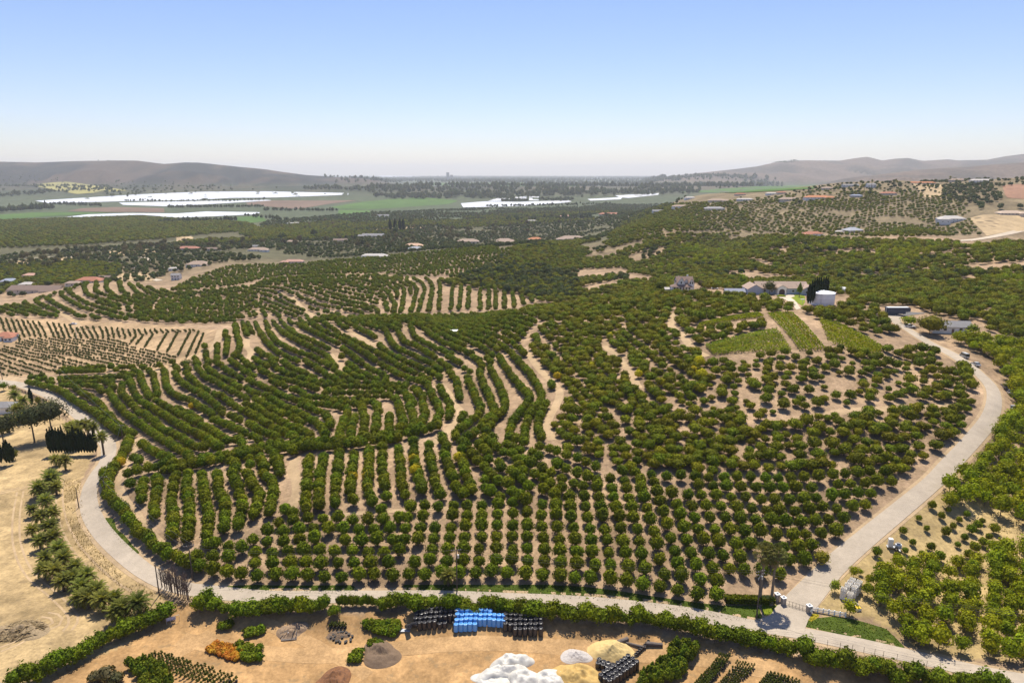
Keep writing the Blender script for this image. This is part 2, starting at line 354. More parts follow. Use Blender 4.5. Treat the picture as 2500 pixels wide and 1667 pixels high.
# young fields on the left: pale orange soil
cover([(-300,1000),(0,925),(100,915),(380,905),(450,890),(500,865),(540,806),(430,797),(200,783),(0,775),(-300,775)], (.385, .265, .15))
for nm in ():
    pass
_idx = np.arange(NT * NS).reshape(NT, NS)
quads = np.stack([_idx[:-1, :-1], _idx[:-1, 1:], _idx[1:, 1:], _idx[1:, :-1]], -1).reshape(-1, 4)
gm = fast_mesh('ground', np.stack([_XX, _YY, HG], -1).reshape(-1, 3), quads, None, smooth=True)
ca = gm.attributes.new('land', 'FLOAT_COLOR', 'POINT'); ca.data.foreach_set('color', np.concatenate([COVER, np.ones((NT, NS, 1))], -1).astype(np.float32).ravel())
gm.materials.append(ground_mat('soil', attr='land', amt=.40, scales=(.03, .2, 1.3), patch=((.20, .145, .08), .5, .54, .55)))
tag(obj('ground', gm), 'rolling tan soil of the orchard hills and valley', None, None, 'structure')
# the land goes on beside and behind the viewpoint
near = MB(); near.add([(-52, 45.0, -1.7), (52, 45.0, -1.7), (400, -400, -2), (-400, -400, -2)], [(0, 1, 2, 3)])
tag(near.build('terrain', ground_mat('yard_soil', col=YARD)), 'bare ground below the viewpoint', None, None, 'structure')
# ------------------------------------------------------------------ draped sheets
from mathutils.geometry import delaunay_2d_cdt
def drape(name, poly, mat, lift=.06, step=None, kind='structure', label=None, world=False, cat=None):
    P = np.array(poly) if world else ground_poly(poly); c = P.mean(0); d = math.hypot(*c); step = step or max(2.0, d * .012); lift = max(lift, d * .0003)
    lo, hi = P.min(0), P.max(0); s0 = max(step, (hi - lo).max() / 60)
    gx, gy = np.meshgrid(np.arange(lo[0], hi[0], s0), np.arange(lo[1], hi[1], s0)); gx = gx.ravel(); gy = gy.ravel()
    m = inside(gx, gy, P) & (seg_dist(gx, gy, np.vstack([P, P[:1]])) > s0 * .35)
    pts = [Vector(p) for p in P] + [Vector((a, b)) for a, b in zip(gx[m], gy[m])]; n = len(P)
    r = delaunay_2d_cdt(pts, [(i, (i + 1) % n) for i in range(n)], [], 1, 1e-4)
    V = [(p.x, p.y, float(hgt(p.x, p.y)) + lift) for p in r[0]]
    me = make_mesh(name, V, r[2], mat, smooth=True); o = obj(name, me); tag(o, label, cat, None, kind); return o
def ribbon(name, line, width, mat, lift=.10, step=3.0, label=None, kind='structure', nw=4, cat=None):
    """strip of constant (or given) width along a world polyline, following the ground"""
    L = resample(line, step); W = np.interp(np.linspace(0, 1, len(L)), np.linspace(0, 1, len(width)), width) if isinstance(width, (list, tuple)) else np.full(len(L), width)
    T = np.gradient(L, axis=0); T /= np.linalg.norm(T, axis=1, keepdims=True); Nn = np.stack([-T[:, 1], T[:, 0]], -1); V = []; F = []
    for i in range(len(L)):
        zc = float(hgt(*L[i]))
        for k in range(nw + 1):
            f = k / nw - .5; p = L[i] + Nn[i] * W[i] * f
            z = float(hgt(*p)); V.append((p[0], p[1], z + lift))
    for i in range(len(L) - 1):
        for k in range(nw): a = i * (nw + 1) + k; F.append((a, a + nw + 1, a + nw + 2, a + 1))
    # small edge skirt so the strip has thickness
    n0 = len(V); 
    for i in range(len(L)):
        for k in (0, nw): x, y, z = V[i * (nw + 1) + k]; V.append((x, y, z - lift - .25))
    for i in range(len(L) - 1):
        F.append((i * (nw + 1), n0 + 2 * i, n0 + 2 * i + 2, (i + 1) * (nw + 1))); F.append((i * (nw + 1) + nw, (i + 1) * (nw + 1) + nw, n0 + 2 * i + 3, n0 + 2 * i + 1))
    return tag(obj(name, make_mesh(name, V, F, mat)), label, cat, None, kind)
ASPH = ground_mat('pale_asphalt', col=(.40, .335, .26), amt=.12, scales=(.06, .4, 2.5), patch=((.34, .29, .235), .18, .58, .35))
TRACK = ground_mat('dirt_track', col=(.41, .295, .175), amt=.2, scales=(.05, .3, 1.5))
ROAD_PX = [(-120,922),(-40,928),(20,934),(63,943),(110,961),(160,987),(200,1020),(238,1056),(264,1088),(262,1120),(240,1150),(222,1185),(216,1222),(226,1262),(255,1306),(300,1351),(350,1392),(400,1420),(445,1435),(495,1443),(600,1453),(700,1457),(798,1457),(963,1456),(1100,1457),(1233,1461),(1431,1472),(1661,1496),(1826,1525),(1998,1554),(2195,1595),(2360,1633),(2500,1660),(2640,1692)]
ROAD = ground_line(ROAD_PX); ribbon('road', ROAD, [5.0, 5.2, 5.4, 5.4, 5.0, 4.2, 4.1, 4.1, 4.4], ASPH, lift=.12, label='pale asphalt lane curving round the foot of the orchard')
DRIVE_PX = [(1915,1535),(1935,1495),(1976,1447),(2037,1381),(2112,1315),(2192,1249),(2271,1183),(2310,1143),(2375,1073),(2418,1016),(2426,958),(2392,915),(2335,872),(2269,838),(2223,809),(2190,788),(2184,774),(2190,764)]
ribbon('road_shoulder', ROAD, [7.2, 7.6, 8.0, 8.0, 7.2, 6.2, 6.0, 6.0, 6.4], TRACK, lift=.05, label='dusty tan shoulder along both sides of the lane')
DRIVE = ground_line(DRIVE_PX); ribbon('road_shoulder', DRIVE[8:], [7.4, 6.8, 6.6, 6.8, 7.2, 7.4], TRACK, lift=.06, label='dusty tan shoulder along both sides of the driveway'); ribbon('driveway', DRIVE, [8, 6.0, 5.2, 4.8, 4.8, 4.8, 5.0, 5.0, 5.0, 5.4, 5.4], ASPH, lift=.16, label='pale driveway climbing from the gate round the orchard hill')
drape('driveway_apron', px('B4',(150,1100),(210,1082),(300,1045),(345,1005),(420,990),(520,1030),(490,1110),(482,1150),(490,1170),(520,1185),(350,1165)), ASPH, lift=.145, step=3, label='paved apron where the driveway meets the lane')
TRACKS = [
 ([(539,804),(527,838),(490,873),(440,893),(395,905),(330,912),(200,920),(60,925)], 6.0),
 (px('M1',(1180,1110),(1120,1250),(1050,1380),(990,1500)) + [(287,1188),(307,1228),(330,1256),(350,1286),(379,1318),(412,1343),(455,1357)], 3.6),
 (px('M2',(1650,650),(1720,730),(1770,820),(1830,900),(1740,1030),(1600,1160)), 4.0),
 (px('M3',(300,370),(400,520),(500,620),(575,710),(565,800),(500,920),(470,1020),(520,1130)), 4.0),
 (px('M2',(420,1290),(400,1380),(430,1450),(440,1560)) + px('B2',(375,180),(330,290)), 4.2),
 (px('M3',(1540,50),(1530,160),(1620,240),(1720,360),(1830,420)), 4.5),
 (px('M4',(0,1190),(230,1150),(500,1100),(850,1050),(1200,1035),(1450,1025),(1640,1010)), 4.0),
 (px('B2',(580,345),(720,325),(900,305),(1100,295),(1300,272),(1500,280)), 2.0),
 (px('M2',(10,270),(5,330),(45,385),(20,470)), 4.5),
 (px('M2',(720,400),(770,450),(835,530)), 4.0),
 (px('T2',(390,1310),(440,1360),(520,1430),(600,1490)), 5.0),
 (px('M3',(960,330),(1080,430),(1180,560),(1250,690)), 4.0),
 (px('T1',(480,1420),(560,1470),(640,1520),(680,1570)), 5.0),
 (px('M2',(900,220),(1000,270),(1110,340)), 4.5),
]
TRACK_W = []
for k, (p, w) in enumerate(TRACKS):
    w *= .8; L = ground_line(p); TRACK_W.append((L, w))
    ribbon('dirt_path', L, w, TRACK, lift=.05, label='bare dirt track between the orchard rows')
RUTS = [px('B1',(455,60),(440,200),(470,380),(560,560),(700,720),(850,850),(1000,940)), px('B1',(150,150),(120,350),(130,560),(220,760),(400,920),(520,1040),(545,1110),(500,1180)), px('B1',(620,60),(400,130),(200,120),(0,160)), px('B1',(330,1060),(420,1080),(410,1140),(300,1180),(150,1260),(0,1320))]
for P in RUTS:
    L = ground_line(P); T = np.gradient(L, axis=0); T /= np.linalg.norm(T, axis=1, keepdims=True); Nn = np.stack([-T[:, 1], T[:, 0]], -1)
    for s_ in (-.9, .9): ribbon('wheel_rut', L + Nn * s_, .55, TRACK, lift=.03, nw=1, label='pale wheel rut worn into the dry field')
YR = ground_mat('yard_track', col=(.41, .255, .12), amt=.25, scales=(.1, .5, 2.0))
for P, w in [([(440,1560),(620,1590),(800,1600),(1000,1580),(1200,1570),(1500,1590),(1700,1600),(1900,1640)], 4.5), ([(620,1510),(760,1570),(900,1650)], 3.0), ([(520,1545),(420,1600),(300,1660)], 4.0)]:
    ribbon('dirt_path', ground_line(P), w, YR, lift=.03, nw=3, label='lighter driven strip across the work yard')
# verges and lawns
GRASS = ground_mat('verge_green', col=(.062, .088, .012), amt=.35, scales=(.1, .6, 3.0), patch=((.15, .15, .03), .25, .58))
LAWN = ground_mat('lawn_green', col=(.16, .20, .015), amt=.25, scales=(.1, .6, 3.0))
GRASS_POLY = [
 ('grass_verge', [(555,1430),(620,1427),(700,1429),(860,1428),(872,1436),(872,1449),(700,1450),(600,1447),(555,1440)], GRASS, 'long strip of dark green ground cover between the bottom citrus row and the lane, left half'),
 ('grass_verge', [(985,1427),(1100,1427),(1233,1427),(1332,1427),(1420,1431),(1497,1440),(1600,1456),(1661,1465),(1760,1478),(1850,1476),(1862,1508),(1840,1522),(1661,1494),(1497,1469),(1332,1457),(1200,1451),(985,1448)], GRASS, 'long strip of dark green ground cover between the bottom citrus row and the lane, right half'),
 ('grass_verge', px('B1',(780,345),(840,345),(865,430),(930,480),(990,560),(1040,600),(1010,625),(960,580),(880,520),(830,440),(790,390)), GRASS, 'small tongue of green ground cover on the inside of the left road bend'),
 ('grass_verge', px('B4',(495,1150),(500,1120),(570,1090),(700,1075),(800,1085),(900,1105),(1100,1165),(1190,1250),(1250,1312),(1100,1278),(900,1235),(700,1195)), GRASS, 'rounded bank of dark green ground cover right of the gate'),
 ('lawn', px('B4',(175,985),(330,992),(300,1038),(195,1076)), LAWN, 'small bright green lawn at the feet of the two tall fan palms'),
 ('lawn', px('B4',(485,1100),(500,1050),(620,1060),(600,1080),(560,1110),(500,1125)), ground_mat('dry_lawn', col=(.30,.24,.02), amt=.3), 'yellowing grass beside the stone gate post'),
 ('lawn', px('M4',(280,95),(320,60),(405,70),(400,150),(380,165),(340,140)), LAWN, 'bright green lawn below the lime green conical tree'),
 ('lawn', [(1765,690),(1828,690),(1826,712),(1800,712),(1770,706)], LAWN, 'bright green lawn beside the steps of the white houses'),
]
for nm, P, m, lb in GRASS_POLY: drape(nm, P, m, lift=.05, label=lb)
CONC = ground_mat('driveway_concrete', col=(.50, .42, .32), amt=.12)
drape('driveway_court', px('M4',(130,65),(230,45),(310,60),(330,140),(370,185),(330,200),(280,130),(200,100)), CONC, lift=.1, label='cream driveway court before the long house')
drape('parking_pad', px('M4',(1040,225),(1290,215),(1440,225),(1290,245),(1180,260),(1090,290)), ground_mat('old_tarmac', col=(.17,.16,.15), amt=.15), lift=.1, label='grey tarmac pad under the covered trailer')
# ------------------------------------------------------------------ far fields
PLASTIC = M('white_film', (.74, .74, .74), (.58, .58, .60), scale=.035, rough=.35, spec=.5)
FGREEN = ground_mat('field_green', col=(.075, .135, .03), amt=.2, scales=(.004, .02, .1)); FBROWN = ground_mat('field_brown', col=(.17, .115, .08), amt=.2, scales=(.004, .02, .1))
FTAN = ground_mat('field_tan', col=(.42, .31, .18), amt=.25, scales=(.01, .05, .3)); FOLIVE = ground_mat('hill_grass', col=(.30, .27, .09), amt=.15, scales=(.003, .02, .1))
for P, lb in [
 ([(86,491),(344,475),(488,469),(650,468),(850,472),(856,476),(665,483),(560,484),(480,489),(300,492),(120,497)], 'largest sheet of white film-covered field below the left ridge'),
 ([(290,495.5),(480,491.5),(650,488.5),(667,490),(530,498),(410,504.5),(300,501)], 'second white film-covered field just below the largest one'),
 ([(158,531),(215,524),(316,521),(402,521.6),(430,522),(502,517),(640,519),(622,524),(516,529),(416,532.5),(387,528),(344,525),(258,528),(172,532)], 'lowest white film-covered field on the left of the valley'),
 ([(1125,497),(1180,492.5),(1270,493.5),(1398,489),(1395,494),(1270,504),(1200,505.5),(1130,507)], 'long white film-covered strip in the middle of the valley'),
 ([(1214,484),(1287,480),(1285,490),(1190,492)], 'white film-covered block behind a row of dark trees in mid valley'),
 ([(1292,480),(1317,480),(1317,490),(1290,490)], 'small square white film-covered block in mid valley'),
 ([(1434,486.5),(1522,482),(1520,487),(1434,491)], 'narrow white film-covered strip right of the valley trees'),
 ([(1502,478),(1612,472),(1612,476),(1535,484),(1505,482)], 'farthest white film-covered strip on the right of the valley'),
 ([(920,429.5),(1000,430.5),(1060,433),(1010,434.5),(930,432)], 'pale glint of white fields near the horizon')]:
    drape('film_covered_field', P, PLASTIC, lift=.9, label=lb)
for nm, P, m, lb in [
 ('field', [(809,506),(887,493),(973,485),(1030,482),(1122,490),(1096,499),(916,511),(824,511)], FGREEN, 'bright green crop field in the middle of the valley'),
 ('field', [(827,513),(904,513),(910,528),(844,536),(824,528)], FGREEN, 'small green crop field below the larger one'),
 ('field', [(0,525),(86,519),(272,519),(215,524),(115,529),(0,538),(-150,545),(-150,530)], FGREEN, 'green crop field at the left edge of the valley'),
 ('field', [(570,531),(640,527),(650,540),(590,548)], FGREEN, 'small dark green field below the lowest white field'),
 ('field', [(1000,448),(1300,446),(1500,450),(1400,456),(1100,455)], FGREEN, 'hazy green strip between the far tree belts'),
 ('field', [(1650,470),(1850,455),(2000,452),(1990,462),(1800,472)], FGREEN, 'hazy green field below the right ridge'),
 ('field', [(600,496),(657,490),(873,490),(800,499),(729,511),(600,501)], FBROWN, 'brown ploughed field beside the green crop field'),
 ('field', [(163,516),(200,509),(287,506),(402,509),(402,519),(258,518)], FBROWN, 'brown ploughed field between two white fields'),
 ('hill_pasture', [(77,452),(120,447),(161,444),(240,455),(313,466),(250,470),(187,475),(138,465),(95,457)], FOLIVE, 'yellow-green pasture on the flank of the left ridge'),
 ('field', [(772,562),(830,548),(944,542),(953,551),(858,562),(786,571)], FTAN, 'tan slope planted with small dotted rows in mid valley'),
 ('field', px('T2',(880,750),(1100,735),(1300,715),(1520,700),(1500,722),(1200,760),(900,778)), FTAN, 'tan bare strip beside the tall dark cypress clump'),
 ('field', px('T2',(1340,690),(1520,660),(1540,680),(1380,705)), FTAN, 'pale yard with parked equipment beyond the cypress clump'),
 ('field', px('T1',(40,1035),(200,990),(500,975),(780,968),(700,990),(300,1020),(90,1045)), FTAN, 'bare tan terrace above the left orchard'),
 ('field', px('T1',(990,1170),(1000,1110),(1270,1100),(1330,1150),(1300,1172)), FTAN, 'bare tan house lot behind the left hill'),
 ('field', px('T1',(850,890),(920,880),(920,910),(850,920)), FTAN, 'small tan clearing among the valley trees'),
 ('field', px('T1',(1500,800),(1650,790),(1640,830),(1500,840)), FTAN, 'tan clearing beside the row of feathery valley trees'),
 ('field', px('T1',(930,920),(1330,900),(1320,950),(930,960)), FTAN, 'bare orchard lot with thin young trees in the valley'),
 ('field', px('T4',(1800,640),(1900,610),(2330,605),(2330,740),(2100,760),(1950,790)), FTAN, 'tan graded hillside below the low house at the right edge'),
 ('field', px('T4',(1320,345),(1500,342),(1620,370),(1560,470),(1400,460)), FTAN, 'bare tan slope under the long orange-roofed house'),
 ('field', px('T4',(2080,360),(2330,340),(2330,480),(2110,465)), ground_mat('field_red', col=(.30,.17,.11), amt=.25), 'reddish tilled slope at the right edge of the far hill'),
 ('field', px('T2',(1350,1150),(1500,1148),(1460,1190),(1340,1180)), FTAN, 'small bare patch below the third orchard hill')]:
    drape(nm, P, m, lift=.3, label=lb)
ribbon('road', ground_line(px('T4',(1700,835),(1880,815),(2050,785),(2300,730))), 8, CONC, lift=.4, label='pale road climbing the far right hillside')
ribbon('road', ground_line(px('T4',(200,815),(300,800),(380,795),(360,820))), 8, CONC, lift=.4, label='curved cream driveway by the red-roofed house')
ribbon('road', ground_line(px('T1',(1275,1110),(1290,1150),(1360,1170))), 8, CONC, lift=.3, label='short pale driveway ramp behind the left hill')
ribbon('road', ground_line(px('T1',(200,980),(500,965),(900,975),(1200,970),(1270,1000))), 6, CONC, lift=.3, label='pale lane crossing the left of the valley')
ribbon('road', ground_line(px('M1',(0,585),(60,600),(140,610),(230,605))), 5, TRACK, lift=.06, label='dirt turn-off at the top of the lane')
# ------------------------------------------------------------------ where the far houses stand (crop, x, y, width px, label, roof, wall, turn, depth, wing)
TILE = (.36, .15, .09); ORANGE = (.44, .18, .08); GREY = (.22, .21, .21); TAN = (.34, .25, .19); BROWN = (.20, .14, .11); CREAM = (.66, .58, .47); WHT = (.78, .77, .74); PALE = (.48, .44, .40)
HL = [('T1',280,1275,105,'long brown-roofed house at the far left behind the hill',BROWN,CREAM,-.05,.3,1),('T1',60,1195,30,'grey-blue roofed house at the left edge of the village',(.30,.33,.40),WHT,.3,.6,0),('T1',215,1225,28,'house with pale roof in the left village',PALE,CREAM,.1,.6,0),('T1',245,1145,26,'terracotta-roofed house in the left village',(.5,.3,.22),CREAM,0,.6,0),('T1',610,1215,28,'small tan-roofed house at the foot of the left hill',TAN,CREAM,.1,.5,0),('T1',740,1190,46,'red-brown roofed house with terrace behind the left hill',TILE,CREAM,.1,.5,1),('T1',880,1165,24,'brown-roofed cottage near the tan lot',BROWN,PALE,0,.6,0),('T1',1665,1050,46,'brown-roofed white house with double gables above the third hill',TAN,WHT,.15,.6,1),('T1',1490,1165,18,'two-storey white house beside the dark trees',GREY,WHT,.1,.8,0),('T1',1470,1085,20,'long white shed in front of the double-gabled house',PALE,WHT,.3,.4,0),
 ('T1',1590,910,46,'red-brown roofed bungalow at the valley foot',(.36,.16,.11),CREAM,0,.4,0),('T1',1800,915,34,'brown roofed bungalow beside the red-brown one',BROWN,CREAM,.05,.4,0),('T2',95,920,42,'brown-roofed white bungalow left of mid valley',TAN,WHT,0,.45,1),('T2',85,890,16,'small white-gabled house behind the brown-roofed bungalow',GREY,WHT,.2,.6,0),('T2',400,1025,44,'reddish-roofed house hidden at the foot of the third hill',(.42,.24,.19),CREAM,0,.4,-1),('T2',390,850,26,'tan flat-roofed house among valley trees',TAN,CREAM,0,.5,0),('T2',800,840,32,'brown-roofed house right of the feathery trees',BROWN,CREAM,.05,.5,0),('T2',1080,800,52,'grey-roofed long house before the tan strip',GREY,CREAM,-.1,.4,-1),('T2',1425,885,42,'white house with orange-tan roof in mid valley',(.55,.36,.24),WHT,0,.5,1),('T2',1440,915,34,'grey-roofed house right before the orange-tan one',(.33,.34,.36),PALE,.2,.6,0),('T2',1090,975,60,'low white and grey house behind the third hill crest',PALE,WHT,0,.3,1),('T2',1165,625,30,'grey-roofed barn at the edge of the green field',GREY,WHT,0,.4,0),('T2',1890,850,52,'pair of tan-roofed houses under tall cypresses',TAN,CREAM,.1,.5,-1),('T2',2200,840,40,'cream house with low tan roof left of the orange one',TAN,CREAM,0,.5,1),('T2',400,690,28,'long pale shed roofs in mid valley',PALE,WHT,.3,.25,0),
 ('T3',120,855,44,'tan-roofed villa with terraces left of the orange-roofed house',TAN,CREAM,.05,.5,1),('T3',375,830,34,'white house with bright orange roof',ORANGE,WHT,.15,.6,0),('T3',690,825,62,'large brown-roofed villa right of the orange house',TAN,CREAM,0,.45,-1),('T3',340,670,26,'long white-roofed house on the far slope',PALE,WHT,0,.35,0),('T3',640,630,34,'flat pale house with red edge on the far slope',(.45,.25,.2),WHT,0,.35,0),('T3',1010,612,52,'terracotta-roofed house row on the far slope',TILE,CREAM,0,.3,1),('T3',1420,590,26,'white gabled house under brown trees',GREY,WHT,0,.5,0),('T3',1610,550,36,'pale house with tan roof below the upper village',TAN,WHT,0,.4,0),('T3',1900,570,46,'long grey-roofed house left of the hillside',(.30,.29,.29),CREAM,.05,.35,0),('T3',1690,475,24,'white flat-roofed house in the upper village',PALE,WHT,0,.4,0),('T3',1930,500,40,'brown-roofed house cluster in the upper village',TAN,CREAM,0,.4,1),('T3',2160,490,36,'long low pale roof at the ridge',PALE,WHT,0,.25,0),('T3',2120,445,24,'terracotta house at the far village top',TILE,CREAM,0,.4,0),
 ('T4',520,475,54,'white house with long orange roof above a lawn',ORANGE,WHT,-.03,.35,1),('T4',600,395,24,'tan-roofed house with conifers on the hilltop',TAN,CREAM,0,.5,0),('T4',275,490,42,'cream house half hidden left of the orange-roofed one',TAN,CREAM,0,.4,0),('T4',120,440,24,'white flat house left on the far hill',PALE,WHT,0,.35,0),('T4',205,432,20,'red-roofed house left on the far hill',TILE,CREAM,0,.4,0),('T4',795,370,34,'grey low house on the hilltop skyline',GREY,WHT,0,.3,0),('T4',970,380,18,'tall white house beside hilltop palms',GREY,WHT,0,.8,0),('T4',845,460,24,'blue-grey roofed house on the hillside',(.25,.28,.36),PALE,0,.4,0),('T4',1120,440,32,'terracotta-roofed villa on the hillside',TILE,CREAM,.05,.4,0),('T4',1405,350,54,'long orange-roofed house above the bare slope',ORANGE,CREAM,0,.2,0),('T4',1710,325,30,'cream house on the right skyline',TAN,CREAM,0,.35,0),('T4',1920,330,42,'pale house with pool terrace on the right skyline',PALE,WHT,0,.3,0),('T4',1670,675,48,'white flat-roofed two-storey modern house on the right hillside',PALE,WHT,-.1,.5,-1),('T4',2170,612,48,'low tan house with hipped roof at the right edge',(.50,.38,.28),CREAM,0,.4,1),('T4',480,790,40,'white house with red tiled roof beside the curved driveway',TILE,WHT,.1,.5,-1),('T4',825,760,38,'grey steep-roofed house beside tall trees',(.33,.34,.37),CREAM,.35,.7,0),('T4',700,770,16,'small pale shed left of the grey steep-roofed house',PALE,WHT,0,.6,0)]
def P1(crop, x, y): return px(crop, (x, y))[0]
HBOX = []
for h_ in HL + [('P', 1668, 712, 34, 'white gabled farmhouse'), ('P', -8, 1012, 60, 'grey-roofed house'), ('P', 3, 833, 40, 'red-roofed house at the left edge')]:
    b_ = at(*P1(h_[0], h_[1], h_[2])); L_ = h_[3] * b_.length / FPX; HBOX.append((b_.x, b_.y, L_ * .55 + 2, L_ * .6 + 4, h_[4]))
def on_house(x, y, tall):
    for bx, by, hw, d, lb in HBOX:
        if by - 2.8 * tall < y < by + d and abs(x - bx * y / by) < hw: return True
    return False
def near_house(x, y):
    k = min(HBOX, key=lambda h: (h[0] - x) ** 2 + (h[1] - y) ** 2); return k[4]
# ------------------------------------------------------------------ foliage meshes
def crown_arrays(seed, R, H, z0=0.0, n=400, leaf=.4, lump=.25, shape='dome', core=.8, nl=9, spread=.55, low=-.55):
    g = np.random.default_rng(seed); d = []
    while len(d) < n:
        v = g.normal(size=3); v /= np.linalg.norm(v)
        if v[2] > low and (v[2] > -.1 or g.random() < .75): d.append(v)
    d = np.array(d); L = g.normal(size=(nl, 3)); L[:, 2] = np.abs(L[:, 2]) * .8 - .25; L /= np.linalg.norm(L, axis=1, keepdims=True); la = g.uniform(.5, 1.0, nl)
    def rad(q):
        c = q @ L.T; return 1 - lump * .55 + lump * np.max(np.exp(-((1 - c) / .13)) * la, axis=1) + lump * .3 * np.sin(q[:, 0] * 5 + seed) * np.cos(q[:, 1] * 4 + 2)
    def place(q, r):
        p = q * r[:, None]; t = np.clip((p[:, 2] + 1) / 2, 0, 1.2)
        if shape == 'dome': k = np.where(t < .4, .80 + .20 * np.clip(t / .4, 0, 1), 1.0)
        elif shape == 'cone': k = np.clip(1.15 - t * .95, .05, 1) * np.where(t < .12, .5 + t * 4, 1)
        elif shape == 'column': k = np.where(t > .72, np.clip((1.04 - t) / .32, .05, 1), .8 + .2 * np.clip(t / .3, 0, 1))
        elif shape == 'umbrella': k = np.where(t < .5, .6 + .8 * t, 1.0)
        elif shape == 'vase': k = .55 + .55 * np.clip(t, 0, .8)
        else: k = 1.0
        return np.stack([p[:, 0] * R * k, p[:, 1] * R * k, z0 + H * (p[:, 2] + 1) / 2], -1)
    r = rad(d); c = place(d, r * g.uniform(1 - spread * .5, 1.06, n))
    nr = d / np.array([1, 1, max(.4, H / (2 * R))]) + g.normal(size=(n, 3)) * .36; nr /= np.linalg.norm(nr, axis=1, keepdims=True)
    t = np.cross(nr, g.normal(size=(n, 3))); t /= np.linalg.norm(t, axis=1, keepdims=True); b = np.cross(nr, t)
    s = (leaf * g.uniform(.6, 1.25, n))[:, None] * .5
    V = np.stack([c - t * s - b * s * .25, c - b * s * .9, c + t * s + b * s * .15, c + b * s * .9], 1).reshape(-1, 3); Q = np.arange(4 * n).reshape(n, 4)
    if core:
        a = 8; lat = np.linspace(-math.pi / 2 * .9, math.pi / 2 * .96, 6); q = np.array([(math.cos(p) * math.cos(2 * math.pi * k / a), math.cos(p) * math.sin(2 * math.pi * k / a), math.sin(p)) for p in lat for k in range(a)])
        cv = place(q, rad(q) * core); m = len(V); V = np.vstack([V, cv])
        cq = [(m + i * a + k, m + i * a + (k + 1) % a, m + (i + 1) * a + (k + 1) % a, m + (i + 1) * a + k) for i in range(5) for k in range(a)]; Q = np.vstack([Q, cq])
    V[:, 2] = np.maximum(V[:, 2], .05); return V, Q
def crown_mesh(name, mat, **k):
    V, Q = crown_arrays(**k); return fast_mesh(name, V, Q, mat)
def trunk_mesh(name, mat, h, r, forks=3, seed=0, lean=.0, n=5):
    g = random.Random(seed); b = MB(); top = (lean * h, 0, h * .55); b.tube([(0, 0, -.3), (lean * h * .5, 0, h * .3), top], [r * 1.25, r, r * .8], n)
    for k in range(forks):
        a = 2 * math.pi * (k + g.random() * .5) / max(1, forks); e = (top[0] + math.cos(a) * h * .32, math.sin(a) * h * .32, h * (.85 + .2 * g.random()))
        mid = tuple((p + q) / 2 + (h * .03 if i == 2 else 0) for i, (p, q) in enumerate(zip(top, e))); b.tube([top, mid, e], [r * .7, r * .5, r * .22], n)
    return b.mesh(name, mat)
BARK = M('bark', (.16, .12, .085), (.09, .07, .05), scale=3, bump=.4)
F_CIT = foliage('citrus_leaves', (.018, .034, .002), (.215, .270, .008), transl=.24, rnd=.26, hue=.025); F_AVO = foliage('avocado_leaves', (.020, .034, .002), (.240, .270, .009), hue=.03, rnd=.28, transl=.24)
F_SAP = foliage('walnut_leaves', (.085, .120, .004), (.33, .38, .012), transl=.32); F_YNG = foliage('young_leaves', (.055, .075, .02), (.12, .13, .035)); F_YEL = foliage('yellow_leaves', (.32, .30, .01), (.58, .50, .02), transl=.3, rnd=.1)
F_HDG = foliage('hedge_leaves', (.020, .038, .002), (.190, .255, .009), transl=.24); F_FAR = foliage('valley_leaves', (.035, .058, .018), (.11, .135, .04), rnd=.35, hue=.03); F_OLV = foliage('olive_leaves', (.08, .08, .03), (.17, .155, .07), rnd=.3, hue=.03)
F_CYP = foliage('cypress_leaves', (.010, .020, .007), (.025, .042, .012), transl=.1); F_PIN = foliage('pine_leaves', (.035, .045, .016), (.09, .095, .035), transl=.2); F_LIM = foliage('lime_leaves', (.11, .19, .01), (.22, .30, .02)); F_VIN = foliage('vine_leaves', (.10, .14, .006), (.29, .34, .014))
F_PALM = foliage('palm_leaves', (.06, .08, .012), (.21, .22, .04), transl=.3)
# ------------------------------------------------------------------ species: the nearest 300 are trees of their own, the rest of a kind one scattered mass
class Species:
    def __init__(s, name, cat, crowns, trunk, label, group, rest_label, maxn=300, crown_name='crown'):
        s.__dict__.update(locals()); s.P = []
    def add(s, x, y, sc=1.0, sz=None, label=None, group=None, z=None, var=None, rz=None):
        s.P.append((x, y, sc, sz if sz is not None else sc, label, group, z, var, rz))
    def emit(s):
        P = sorted([p for p in s.P if s.name == 'citrus_tree' and p[1] < 400 or not on_house(p[0], p[1], 6 * p[3] if s.name != 'windbreak_tree' else 8)], key=lambda p: math.hypot(p[0], p[1])); g = random.Random(len(P)); nv = len(s.crowns); src = {}
        for i, p in enumerate(P[:s.maxn]):
            k = (i % nv) if (i < nv or p[7] is None) else p[7]; z = p[6] if p[6] is not None else float(hgt(p[0], p[1])); rz = p[8] if p[8] is not None else g.uniform(0, 6.283)
            if i >= nv and p[7] is None: k = g.randrange(nv)
            t = thing(s.name, p[4] or s.label, s.cat, (p[0], p[1], z), rz, p[5] or s.group, (p[2], p[2], p[3]))
            c = obj(s.crown_name, s.crowns[k], t); src.setdefault(k, c)
            if s.trunk: obj('trunk', s.trunk, t)
        R = P[s.maxn:]
        if R: scatter_object(s.name + '_mass', R, [src[k] for k in sorted(src)], s.rest_label, s.cat, g)
